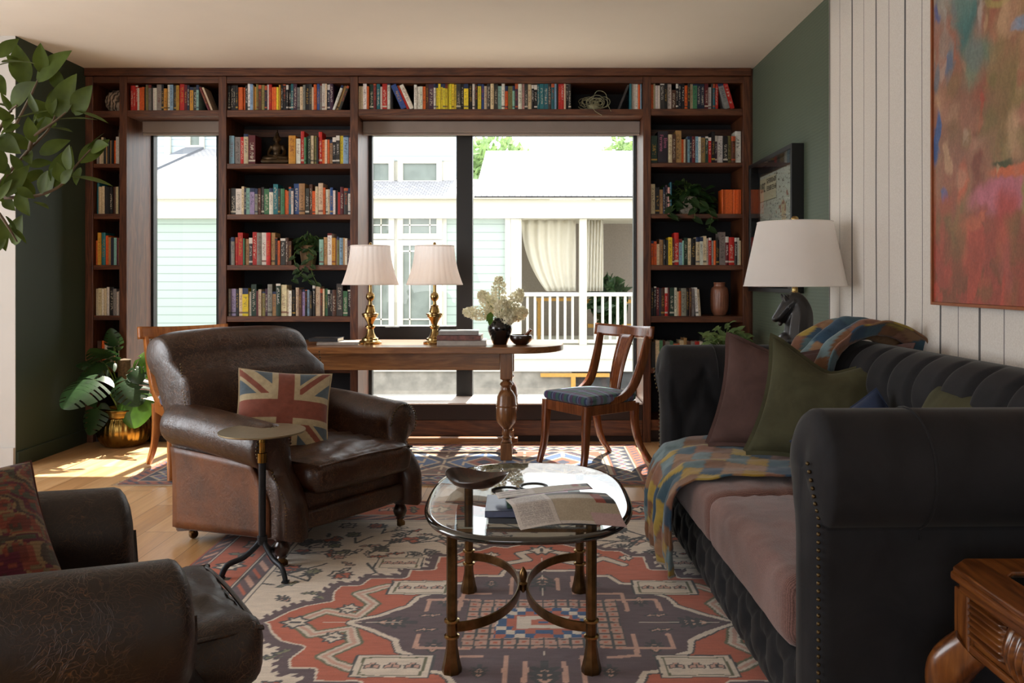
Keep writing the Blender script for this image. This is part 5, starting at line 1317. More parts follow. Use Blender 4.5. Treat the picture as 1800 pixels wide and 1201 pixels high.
for sx_ in (-1, 1):
    for sy_ in (-1, 1):
        lx, ly = sx_*.212-.02, sy_*.322
        lg = MB().lathe([(.030, 0), (.031, .012), (.024, .04), (.0175, .08), (.0165, .12), (.0165, .45)], c=(lx, ly, .011), n=8).build('leg', M['brassdark'], ct, smooth=30)
        for z in (.120, .168): MB().lathe([(.017, -.006), (.0235, -.003), (.0235, .003), (.017, .006)], c=(lx, ly, z), n=16).build('collar', M['brasspol'], lg, smooth=30)
for sx_ in (-1, 1):
    pts = []
    for k in range(33):
        q = -math.pi/2+math.pi*k/32; pts.append((sx_*(.212-.198*math.cos(q))-.02, .318*math.sin(q), .146))
    MB().tube(pts, [(.016, .005)]*33, 8, flat=.4).build('stretcher', M['brassdark'], ct, smooth=40)
MB().lathe([(.004, -.024), (.013, -.012), (.012, 0), (.016, .006), (.010, .012), (.014, .03), (.013, .045), (.006, .058), (.001, .064)], c=(-.02, 0, .155), n=20).build('finial', M['brassdark'], ct, smooth=50)
for sy_ in (-.322, .322): MB().box(-.225, .185, sy_-.008, sy_+.008, TZ-.030, TZ-.0195).build('cross_rail', M['brassdark'], ct, smooth=0)
# carved bowl on the glass
def bowlfn(a, z): return 1+.10*np.cos(2*a+.4)+.05*np.cos(3*a)*(z > .02)
mb = MB(); prof = [(.001, 0), (.035, 0), (.062, .008), (.088, .024), (.104, .045), (.101, .046), (.084, .028), (.058, .013), (.02, .008), (.001, .007)]
def wz(P): return P
mb.lathe(prof, n=56, wob=bowlfn); V = mb.v[0]; V[:, 2] += np.where(V[:, 2] > .02, .010*np.cos(2*np.arctan2(V[:, 1], V[:, 0])+.8)*(V[:, 2]/.045), 0); mb.v = [V]
bx0, by0 = fl(836, 852, TZ+.01)
mb.build('wooden_bowl', M['darkwood'], None, smooth=50, label='dark carved wooden bowl with a wavy rim on the glass coffee table', cat='bowl').location = (bx0, by0, TZ+.0006)
for (px, py, lab) in ((890, 866, 'round silver-rimmed coaster on the glass table nearer the magazine'), (938, 859, 'round silver-rimmed coaster on the glass table farther right of the bowl')):
    x, y = fl(px, py, TZ); t = thing('coaster', lab, 'coaster', (x, y, TZ+.0006), 0, 'coasters')
    MB().lathe([(.001, 0), (.043, 0), (.05, .004), (.051, .009), (.045, .0085), (.04, .004), (.001, .0035)], n=40).build('tray', M['black'], t, smooth=40)
    MB().lathe([(.001, .0036), (.0385, .0040), (.039, .0046), (.001, .0048)], n=40).build('disc', plain('pale_mirror_disc', '#a8a8a4', .25, .6), t, smooth=40)
# large books under the magazine
def flatbook(name, label, w, d, h, loc, rz, cover, group=None, catg='book', spine='front', title=None):
    t = thing(name, label, catg, loc, rz, group)
    MB().box(-w/2, w/2, -d/2, d/2, 0, .003).box(-w/2, w/2, -d/2, d/2, h-.003, h).box(-w/2, w/2, -d/2, -d/2+.004, 0, h).build('cover', cover, t, smooth=0, bevel=.0012)
    MB().box(-w/2+.005, w/2-.005, -d/2+.0045, d/2-.005, .0032, h-.0032).build('pages', M['paper'], t, smooth=0)
    return t
gb = 'books on the coffee table'
M['bluecov'] = plain('blue_book_cover', '#4a5470', .35); M['greencov'] = plain('green_book_cover', '#2c4a3c', .4); M['blackcov'] = plain('black_book_cover', '#15151a', .4); M['greycov'] = plain('grey_book_cover', '#8f8a88', .4)
flatbook('photo_book', 'large dark photo book at the bottom of the stack on the glass table', .34, .20, .018, (.035, 2.575, TZ+.0006), R(-3), M['blackcov'], gb)
flatbook('photo_book', 'wide slate blue book in the middle of the stack on the glass table', .36, .19, .020, (.028, 2.58, TZ+.019), R(1), M['bluecov'], gb)
b3 = flatbook('photo_book', 'smaller green edged book with pink picture directly under the open magazine', .24, .17, .014, (.03, 2.60, TZ+.0395), R(4), M['greencov'], gb)
MB().box(-.11, .08, -.08, .08, .0142, .0146).build('cover_picture', plain('pink_cover_print', '#a87890', .4), b3, smooth=0)
# open magazine
mg = thing('open_magazine', 'open magazine with a printed column and photo spread lying over the coffee table books', 'magazine', (.065, 2.575, TZ+.0545), R(11))
def magcol(a, b):
    C = np.tile(lin('#b6b0aa'), (len(a), 1)).astype(float)
    txt = (a < .34) & (a > .04) & (b > .08) & (b < .92) & (np.sin(b*230) > .1) & (vnoise(a*260, b*56, 2, 1) > .3); C[txt] = lin('#7d7876')
    C[(a > .38) & (b > .1)] = lin('#9e9482'); C[(a > .38) & (b > .86)] = lin('#57534e'); C[(a > .80) & (a < .9) & (b > .5) & (b < .9)] = lin('#8c4a40'); C[(a > .9) & (b > .5) & (b < .8)] = lin('#3f4248')
    C[(a > .7) & (b < .3)] = lin('#a89090'); C[(a > .38) & (a < .385)] = lin('#8a847e')
    return C*(.9+.2*vnoise(a*9, b*7, 5, 2))[:, None]
def mpage(u, v):
    x = (u-.5)*.32; y = -.17+v*.16; z = .004+.014*np.sin(u*math.pi*.9)*v+.012*np.sin(u*4)*(1-v)-.046*smooth01(.35, 1, 1-v)
    return np.stack([x+(1-v)*.02, y, z], 1)
a, b = np.meshgrid(np.linspace(0, 1, 221), np.linspace(0, 1, 161), indexing='ij')
MB().grid(mpage, 220, 160).build('page_spread', M['print'], mg, smooth=180, color=magcol(a.ravel(), b.ravel()), solid=.0015)
def mpage2(u, v):
    x = -.20+.02+u*.30; y = .0+v*.07; z = .010+.016*np.sin(np.minimum(u*3.2, math.pi)*.5)*1.0-.004
    return np.stack([x, y, z], 1)
a, b = np.meshgrid(np.linspace(0, 1, 41), np.linspace(0, 1, 31), indexing='ij')
MB().grid(mpage2, 40, 30).build('rear_page', M['print'], mg, smooth=180, color=magcol(a.ravel(), b.ravel()*.9), solid=.0015)

# ------------------------------------------------------------------ round side table
sx_, sy_ = fl(461, 1014); t = thing('drinks_table', 'small round brass-topped table on a slim iron tripod beside the brown armchair', 'side table', (sx_, sy_, .0))
tz = H-(757.5-491)*sy_/F
MB().lathe([(.001, -.006), (.166, -.006), (.170, -.003), (.170, .002), (.001, .0025)], c=(0, 0, tz), n=72).build('tabletop', plain('brushed_pale_brass', '#a0957a', .38, .85, var=.08, scale=40), t, smooth=40)
MB().lathe([(.011, .50), (.014, .505), (.0135, .535), (.018, .54), (.018, .577), (.001, .578)], c=(0, 0, -.04), n=24)
MB().lathe([(.0125, tz-.13), (.019, tz-.128), (.019, tz-.09), (.0125, tz-.088), (.0125, tz-.05), (.0135, tz-.048), (.0135, tz-.046), (.011, tz-.03), (.011, tz-.006)], n=24).build('brass_collar', M['brass'], t, smooth=40)
MB().lathe([(.0145, .155), (.0145, tz-.128)], n=20).build('stem', M['gun'], t, smooth=40)
MB().lathe([(.012, .13), (.02, .135), (.02, .165), (.015, .168)], n=20).build('hub', M['gun'], t, smooth=40)
for ang in (202, 322, 84):
    a = R(ang); c, s = math.cos(a), math.sin(a); P = spline([(0, .155), (.03, .12), (.075, .085), (.13, .065), (.152, .03), (.155, .008)], 6)
    l = MB().tube([(c*r, s*r, z) for r, z in P], [(.012, .009)]*len(P), 10).build('leg', M['gun'], t, smooth=60)
    MB().rbox((.028, .028, .008), .003, 3, c=(c*.156, s*.156, .0155)).build('foot', M['gun'], l, smooth=60)

# ------------------------------------------------------------------ desk
YD0, YD1 = 5.335, 6.035; XD0, XD1 = -2.05, .197; DZ = .764
dk = thing('trestle_desk', 'long oak desk with rounded ends and turned legs standing in front of the windows', 'desk', ((XD0+XD1)/2, (YD0+YD1)/2, 0)); dcx, dcy, _ = dk.location; dcx = float(dcx); dcy = float(dcy)
hw, hd = (XD1-XD0)/2, (YD1-YD0)/2
top = []
for k in range(49):
    q = -math.pi/2+math.pi*k/48; top.append((hw-.30+.30*abs(math.cos(q))**.9, hd*math.sin(q)))
for k in range(49):
    q = math.pi/2+math.pi*k/48; top.append((-hw+.30-.30*abs(math.cos(q))**.9, hd*math.sin(q)))
MB().prism(top, DZ-.042, DZ).build('tabletop', M['oakdesk'], dk, smooth=30, bevel=.004)
lxs = (fl(890, 812)[0]-dcx, -hw+.33); FY, BY = 5.46-dcy, 5.93-dcy
for xx in lxs:
    for yy in (FY, BY):
        lg = MB().box(xx-.040, xx+.040, yy-.04, yy+.04, .545, DZ-.042).build('leg', M['oakdesk_v'], dk, smooth=0, bevel=.005)
        MB().box(xx-.038, xx+.038, yy-.038, yy+.038, .012, .125).build('foot_block', M['oakdesk_v'], lg, smooth=0, bevel=.005)
        prof = [(.028, .125), (.034, .13), (.024, .145), (.036, .158), (.024, .17), (.03, .185), (.024, .215), (.032, .225), (.062, .26), (.068, .285), (.068, .355), (.066, .362), (.069, .368), (.069, .376), (.066, .382), (.062, .43), (.045, .462), (.03, .475), (.028, .49), (.045, .508), (.04, .52), (.024, .532), (.036, .545)]
        MB().lathe(prof, c=(xx, yy, 0), n=32).build('turning', M['oakdesk_v'], lg, smooth=40)
        MB().lathe([(.026, .0005), (.022, .012)], c=(xx, yy, .0), n=16).build('foot', M['oakdesk_v'], lg, smooth=40)
for yy in (FY, BY): MB().box(lxs[1]+.042, lxs[0]-.042, yy-.022, yy+.012, .605, DZ-.0425).build('apron', M['oakdesk'], dk, smooth=0, bevel=.003)
for xx in lxs: 
    MB().box(xx-.02, xx+.02, FY+.042, BY-.042, .605, DZ-.0425).build('apron', M['oakdesk'], dk, smooth=0, bevel=.003)
    MB().box(xx-.03, xx+.03, FY+.04, BY-.04, .07, .11).build('side_stretcher', M['oakdesk'], dk, smooth=0, bevel=.003)
    MB().lathe([(.03, .43), (.06, .45), (.06, .50), (.03, .52)], c=(xx+.04, BY-.05, 0), n=6)
MB().box(lxs[1]-.02, lxs[0]+.07, .02, .075, .072, .108).build('foot_rail', M['oakdesk'], dk, smooth=0, bevel=.004)
# lamps on the desk
def pleat_shade(mb, rb_, rt, z0, z1, n=26, amp=.0035):
    def fn(u, v):
        a = u*2*math.pi; r = rb_+(rt-rb_)*v; r = r-.012*np.sin(v*math.pi)+amp*np.abs(np.sin(a*n/2))
        return np.stack([r*np.cos(a), r*np.sin(a), z0+(z1-z0)*v], 1)
    return mb.grid(fn, n*8, 10, closed_u=True)
def desk_lamp(px, y, label):
    s = F/y; x = (px-940)/s; t = thing('brass_table_lamp', label, 'lamp', (x, y, DZ+.0006), 0, 'brass lamps on the desk')
    z0 = H-(500-491)/s-DZ; z1 = H-(433-491)/s-DZ
    prof = [(.001, 0), (.076, 0), (.078, .010), (.070, .018), (.058, .022), (.056, .032), (.040, .040), (.034, .05), (.026, .066), (.022, .085), (.034, .098), (.034, .104), (.018, .112), (.026, .128), (.040, .148), (.052, .158), (.052, .164), (.058, .168), (.058, .175), (.036, .182), (.032, .20), (.026, .214), (.028, .22), (.014, .226), (.011, .245), (.026, .258), (.030, .272), (.026, .287), (.012, .298), (.011, .32), (.011, .36)]
    k = (z0+.02)/.36; prof = [(r, z*k) for r, z in prof]
    MB().lathe(prof, n=40).build('lamp_base', M['brasspol'], t, smooth=35)
    f = pleat_shade(MB(), .188, .130, z0, z1).build('lamp_shade', M['shade'], t, smooth=180)
    for r, z in ((.1885, z0), (.131, z1)): MB().tube([(r*math.cos(q*math.pi/24), r*math.sin(q*math.pi/24), z) for q in range(49)], .0045, 6).build('shade_trim', M['shade'], f, smooth=60)
    MB().lathe([(.004, z1-.01), (.004, z1+.004), (.010, z1+.010), (.011, z1+.018), (.006, z1+.026), (.001, z1+.028)], n=16).build('finial', M['brasspol'], t, smooth=50)
    MB().bar((0, -.115, z1-.002), (0, .115, z1-.002), .003, .003).build('shade_spider', M['brasspol'], t, smooth=0)
    MB().lathe([(.003, z0-.0), (.003, z1)], n=8).build('harp_rod', M['brasspol'], t)
desk_lamp(651, 5.62, 'brass table lamp with pleated white shade, the left one of the desk pair')
desk_lamp(764, 5.62, 'brass table lamp with pleated white shade, the right one beside the book stack')
# things on the desk
def onpix(x0p, x1p, ybase, Y): s = F/Y; return (x0p-940)/s, (x1p-940)/s
M['coverlight'] = plain('pale_book_cover', '#a59c94', .4); M['coverred'] = plain('mottled_red_cover', '#6a3c34', .4, var=.6, scale=50)
gd = 'books lying on the desk'
flatbook('desk_book', 'pale paperback lying flat under a dark book at the left of the desk', .27, .20, .018, (-1.33, 5.60, DZ+.0006), R(8), M['coverlight'], gd)
flatbook('desk_book', 'dark grey hardback on top of the pale one near the armchair back', .20, .15, .024, (-1.42, 5.63, DZ+.0192), R(-4), M['blackcov'], gd)
flatbook('desk_book', 'wide pale book at the bottom of the three-book stack by the flower vase', .325, .24, .034, (-.487, 5.56, DZ+.0006), R(2), M['coverlight'], gd)
flatbook('desk_book', 'mottled red book in the middle of the three-book stack by the flower vase', .29, .22, .034, (-.50, 5.565, DZ+.0352), R(-2), M['coverred'], gd)
flatbook('desk_book', 'grey book on top of the three-book stack by the flower vase', .265, .20, .026, (-.51, 5.57, DZ+.0698), R(3), M['greycov'], gd)
vx = (879-940)*5.58/F
t = thing('flower_vase', 'black glazed vase with faint carved leaves standing on the desk', 'vase', (vx, 5.58, DZ+.0006))
mb = MB().lathe([(p[0], p[1]) for p in spline([(.042, 0), (.048, .004), (.062, .04), (.080, .09), (.082, .12), (.066, .155), (.044, .168), (.046, .178), (.04, .178), (.036, .165), (.03, .12)], 5)], n=48); mb.build('vase_body', M['ceramicblack'], t, smooth=60)
fb = thing('lilac_bouquet', 'bunch of cream white lilac sprays with a few green leaves in the black vase', 'flowers', (vx, 5.58, DZ+.17))
rr = random.Random(6); st = MB()
def spray(c, d, L, rad, seed):
    rg = np.random.default_rng(seed); mb = MB(); d = Vector(d).normalized(); a = d.orthogonal().normalized(); b_ = d.cross(a)
    for k in range(420):
        tt = rg.random()**.8; q = rg.random()*6.28; r_ = rad*1.15*(math.sin(math.pi*min(1, tt*.86+.12)))**.5*rg.random()**.3
        p = Vector(c)+d*(tt*L)+(a*math.cos(q)+b_*math.sin(q))*r_
        nrm = Vector(rg.normal(size=3)).normalized(); e = nrm.orthogonal().normalized(); f_ = nrm.cross(e); s_ = .0115*(.7+.6*rg.random()); V = []
        for i in range(8):
            an = i*math.pi/4; rr_ = s_ if i % 2 == 0 else s_*.45; V.append(tuple(p+(e*math.cos(an)+f_*math.sin(an))*rr_+nrm*(.002 if i % 2 == 0 else 0)))
        V.append(tuple(p)); mb.add(V, [(8, i, (i+1) % 8) for i in range(8)])
    mb.build('flower_spray', M['petal'], fb, smooth=0); st.tube(spline([(0, 0, -.05), tuple(Vector(c)*.5), tuple(Vector(c)+d*L*.8)], 5), .003, 5)
for i, (c, d, L, ra) in enumerate((((-.01, 0, .09), (.02, 0, 1), .20, .045), ((.05, 0, .06), (.55, -.1, .8), .17, .045), ((.05, 0, .02), (1, .0, .25), .14, .045), ((-.04, 0, .06), (-.55, .1, .7), .16, .045), ((-.07, 0, .03), (-1, 0, .12), .18, .04), ((0, -.03, .02), (.2, -.5, .7), .14, .05), ((-.03, .05, .04), (-.3, .6, .8), .14, .05), ((.02, -.02, .0), (.6, -.5, .3), .12, .045))): spray(c, d, L, ra, i+40)
st.build('stem', M['stem'], fb, smooth=60)
for (p, d, L) in (((-.05, -.05, .04), (-.4, -.6, -.5), .08), ((-.06, -.04, .02), (-.1, -.5, -.8), .07), ((.05, -.04, .05), (.5, -.6, .1), .06)):
    lf = MB(); leaf(lf, p, d, (0, -.7, .6), L, L*.6, .1, 5, 0, .1); lf.build('leaf', M['leafmid'], fb, smooth=60)
mx_ = (916-940)*5.56/F
MB().lathe([(.036, 0), (.05, .006), (.072, .03), (.078, .048), (.072, .064), (.064, .066), (.06, .05), (.03, .02), (.001, .016)], n=40).build('mortar', M['darkwood'], None, smooth=50, label='small dark wooden mortar bowl at the right end of the desk', cat='bowl').location = (mx_, 5.56, DZ+.0006)
MB().tube([(-.02, 0, .022), (.02, -.005, .05), (.055, -.01, .088), (.066, -.011, .104)], [.014, .010, .010, .014], 12).build('pestle', M['chairwood'], None, smooth=60, label='wooden pestle leaning in the mortar on the desk', cat='pestle').location = (mx_, 5.56, DZ+.0006)

# ------------------------------------------------------------------ klismos style chairs
def side_chair(name, label, loc, rz, wd, seatm):
    t = thing(name, label, 'chair', loc, rz, 'curved-back side chairs'); z = .395
    def leg(pts, w0, w1): 
        P = spline(pts, 6); n = len(P); return MB().tube(P, [(w0+(w1-w0)*i/(n-1), (w0+(w1-w0)*i/(n-1))*1.1) for i in range(n)], 12, flat=.35, up=(0, 1, 0))
    for sx_ in (-1, 1):
        leg([(sx_*.205, -.205, z+.03), (sx_*.205, -.215, .28), (sx_*.21, -.225, .14), (sx_*.222, -.255, .0165)], .026, .015).build('leg', wd, t, smooth=50)
        leg([(sx_*.19, .20, z+.02), (sx_*.19, .205, .28), (sx_*.195, .245, .14), (sx_*.205, .335, .0165)], .026, .014).build('leg', wd, t, smooth=50)
        P = spline([(sx_*.205, -.02, z+.045), (sx_*.21, .08, z+.065), (sx_*.215, .17, z+.135), (sx_*.225, .23, z+.27), (sx_*.235, .28, z+.44)], 8); n = len(P)
        MB().tube(P, [(.012+.006*math.sin(math.pi*i/(n-1)), .020+.010*math.sin(math.pi*i/(n-1)*.8)) for i in range(n)], 12, flat=.4, up=(1, 0, 0)).build('back_stile', wd, t, smooth=50)
    def rail(u, v):
        x = (u-.5)*.56; y = .285+.05-.20*(u-.5)**2*1.0*0-.05*(2*u-1)**2*1.4+.0*v; zz = z+.42+.078*v+.010*(2*u-1)**2
        return np.stack([x, y+.012*v, zz], 1)
    MB().grid(rail, 24, 5).build('top_rail', wd, t, smooth=180, solid=.024, bevel=.004)
    def sp(u, v):
        w = .045+.022*v; x = (u-.5)*2*w; y = .195+.115*v**1.1+.018*np.sin(v*math.pi)*-1; zz = z+.02+.42*v
        return np.stack([x, y, zz], 1)
    MB().grid(sp, 4, 16).build('splat', wd, t, smooth=180, solid=.013)
    MB().box(-.20, .20, -.225, -.203, z-.03, z+.032).build('seat_rail', wd, t, smooth=0, bevel=.003)
    MB().box(-.19, .19, .192, .214, z-.03, z+.032).build('seat_rail', wd, t, smooth=0, bevel=.003)
    for sx_ in (-1, 1): MB().bar((sx_*.208, -.20, z+.001), (sx_*.195, .20, z+.001), .022, .062).build('seat_rail', wd, t, smooth=0, bevel=.003)
    def df(P, U):
        Q = P.copy(); Q[:, 2] += .022*(1-U[:, 0]**2)*(1-U[:, 1]**2)*(U[:, 2] > -.5); Q[:, 0] *= 1-.03*U[:, 1]; return Q
    mb = MB().rbox((.44, .43, .055), .024, (60, 60, 4), c=(0, -.01, z+.060), deform=df); V = np.concatenate(mb.v)
    base = np.array(lin('#2a3358')); C = np.tile(base, (len(V), 1)); gr = np.array(lin('#3c6654')); pl_ = np.array(lin('#643a5c')); lt = np.array(lin('#7884a0'))
    for ax in (0, 1):
        q = (V[:, ax]/.085) % 1; C[(q < .34)] = C[(q < .34)]*.3+gr*.7; C[(q > .52) & (q < .64)] = C[(q > .52) & (q < .64)]*.3+lt*.7; C[(q > .75) & (q < .92)] = C[(q > .75) & (q < .92)]*.35+pl_*.65
    mb.build('seat_pad', seatm, t, smooth=180, color=C)
    return t
side_chair('side_chair', 'cherry wood side chair with tartan seat at the right end of the desk', (.365, 5.33, 0), R(-54), M['chairwood'], M['printcloth'])
side_chair('side_chair', 'honey wood side chair mostly hidden behind the brown armchair', (-2.13, 5.20, 0), R(38), M['chairwood_l'], M['printcloth'])
# small rug under the second chair is the tribal one; the chair stands on it

# ------------------------------------------------------------------ tall horse lamp on a side table behind the sofa
lx, ly = 1.335, 4.235; sl = F/ly
tb = thing('lamp_table', 'dark side table hidden between the far sofa arm and the bookcase', 'side table', (lx, ly+.02, 0))
ttop = .80
MB().lathe([(.001, -.02), (.14, -.02), (.145, -.01), (.14, 0), (.001, 0)], c=(0, 0, ttop), n=40).build('tabletop', M['darkwood'], tb, smooth=40)
MB().lathe([(.13, 0), (.13, .02), (.03, .05), (.02, .2), (.03, .4), (.02, .7), (.05, ttop-.02)], n=28).build('pedestal', M['darkwood'], tb, smooth=40)
hl_ = thing('horse_lamp', 'table lamp with a black horse head base and wide white drum shade', 'lamp', (lx, ly, ttop+.0006))
zb = H-(503-491)/sl-ttop; zt_ = H-(391.5-491)/sl-ttop; hc = (1398-1400)/sl
rbm = 87.5/sl; rtp = 64/sl
def cone(u, v): a = u*2*math.pi; r = rbm+(rtp-rbm)*v; return np.stack([r*np.cos(a), r*np.sin(a), zb+(zt_-zb)*v], 1)
shd = MB().grid(cone, 72, 6, closed_u=True).build('lamp_shade', M['shadelinen'], hl_, smooth=180)
for r, z in ((rbm, zb), (rtp, zt_)): MB().tube([(r*math.cos(q*math.pi/30), r*math.sin(q*math.pi/30), z) for q in range(61)], .003, 5).build('shade_rim', M['shadelinen'], shd, smooth=60)
MB().lathe([(.004, zt_-.01), (.004, zt_+.004), (.006, zt_+.006), (.018, zt_+.013), (.019, zt_+.022), (.012, zt_+.032), (.001, zt_+.034)], n=20).build('finial', M['brasspol'], hl_, smooth=50)
MB().bar((-rtp, 0, zt_-.004), (rtp, 0, zt_-.004), .003, .003).build('shade_spider', M['brasspol'], hl_, smooth=0)
MB().lathe([(.004, zb-.05), (.004, zt_)], n=8).lathe([(.015, zb-.045), (.017, zb-.04), (.015, zb-.005), (.01, zb+.02)], n=18).build('brass_neck', M['brasspol'], hl_, smooth=50)
# horse head facing left (-x); coordinates from the photograph's scale
def hp(px, py): return ((px-1400)/sl, H-(py-491)/sl-ttop)
sh_ = []
def cp(pts, rad): sh_.append(('c', [(hp(x, y)[0], yo, hp(x, y)[1]) for x, y, yo in pts], rad))
cp([(1410, 640, 0), (1408, 610, 0), (1407, 580, 0), (1409, 550, 0), (1402, 530, 0), (1390, 527, 0)], [.095, .088, .076, .066, .05, .036])
cp([(1398, 532, 0), (1388, 540, 0), (1377, 552, 0), (1368, 562, 0)], [.050, .044, .034, .025])
cp([(1395, 548, 0), (1384, 556, 0), (1373, 566, 0)], [.032, .026, .016])
sh_ += [('s', (hp(1366, 561)[0], 0, hp(1366, 561)[1]), (.020, .022, .017)), ('s', (hp(1393, 545)[0], 0, hp(1393, 545)[1]), (.040, .036, .040)), ('s', (hp(1374, 570)[0], 0, hp(1374, 570)[1]), (.012, .016, .010)),
        ('s', (hp(1388, 600)[0], 0, hp(1388, 600)[1]), (.055, .06, .05))]
for yo in (-.022, .022): cp([(1384, 527, yo), (1380, 521, yo*1.15), (1378, 517, yo*1.2)], [.013, .009, .003])
blob(sh_, 'horse_head', plain('black_lacquer', '#110d0c', .42, 0, var=.3, coat=.15), hl_, .0045, 4)
mn = MB(); rr = random.Random(12)
for k in range(30):
    t_ = k/29; x0_, y0_ = np.interp(t_, [0, .3, 1], [1386, 1412, 1428]), np.interp(t_, [0, .3, 1], [519, 524, 590])
    for yo in (-.012, .0, .012):
        p0 = hp(x0_, y0_); p1 = hp(x0_+np.interp(t_, [0, .4, 1], [2, 8, 3])+rr.uniform(-3, 3), y0_+rr.uniform(16, 26)); pm_ = hp(x0_+np.interp(t_, [0, .4, 1], [6, 12, 8])-2, y0_+9)
        mn.tube(spline([(p0[0]-.006, yo*.5, p0[1]), (pm_[0]-.004, yo*2.4, pm_[1]), (p1[0]-.01, yo*3.4, p1[1])], 4), [.006, .006, .0065, .0065, .006, .0055, .005, .004, .002], 6)
mn.build('mane', M['ceramicblack'], hl_, smooth=60)
br = MB()
for yo in (-.037,): br.tube([(hp(x, y)[0], yo*k_, hp(x, y)[1]) for x, y, k_ in ((1380, 558, .75), (1388, 548, 1.02), (1394, 536, 1.25), (1399, 527, 1.2))], .0018, 5); sphere_pts(br, (hp(1384, 539)[0], -.033, hp(1384, 539)[1]), (.006, .006, .006), 10, 6)
br.build('bridle', M['gun'], hl_, smooth=60)
sb = MB().rbox((.20, .17, .03), .01, 4, c=(0, 0, .015)).build('plinth', M['ceramicblack'], hl_, smooth=50)

# ------------------------------------------------------------------ striped hanging on the right wall, art
N = Nodes('ticking_stripe_cloth'); v = N.coord(); sx = N.n('ShaderNodeSeparateXYZ'); N.l(v, sx.inputs[0]); wob = N.noise(v, 1.2, 2)
yy = N.math('ADD', N.math('DIVIDE', sx.outputs[1], .2985), N.math('MULTIPLY', wob, .06)); fr = N.math('ABSOLUTE', N.math('SUBTRACT', N.math('FRACT', yy), .5)); 
fr2 = N.math('ABSOLUTE', N.math('SUBTRACT', N.math('FRACT', N.math('ADD', yy, .5)), .5)); ln = N.math('MAXIMUM', N.math('LESS_THAN', fr, .022), N.math('LESS_THAN', fr2, .009))
wv = N.noise(v, 160, 2); cl = N.mix(N.math('MULTIPLY', ln, .92), N.ramp(wv, [(.3, '#ccc5bc'), (.7, '#d8d2ca')]), '#3a3a3c'); N.set(color=cl, rough=.9, sheen=.1); N.bump(wv, .3, .001)
def hang(u, v):
    y = -3.0+u*7.43; z = .01+v*(CEIL-.015); return np.stack([XR-.022-.004*np.sin(y*9)-.003*np.sin(y*21+1), y, z], 1)
t = thing('striped_wall_hanging', 'floor to ceiling cream cloth hanging with dark ticking stripes behind the sofa', 'curtain', (XR-.022, .7, 0))
mb = MB().grid(hang, 160, 8); mb.v = [mb.v[0]-np.array([XR-.022, .7, 0])]; mb.build('striped_cloth', N.m, t, smooth=180, solid=.01)
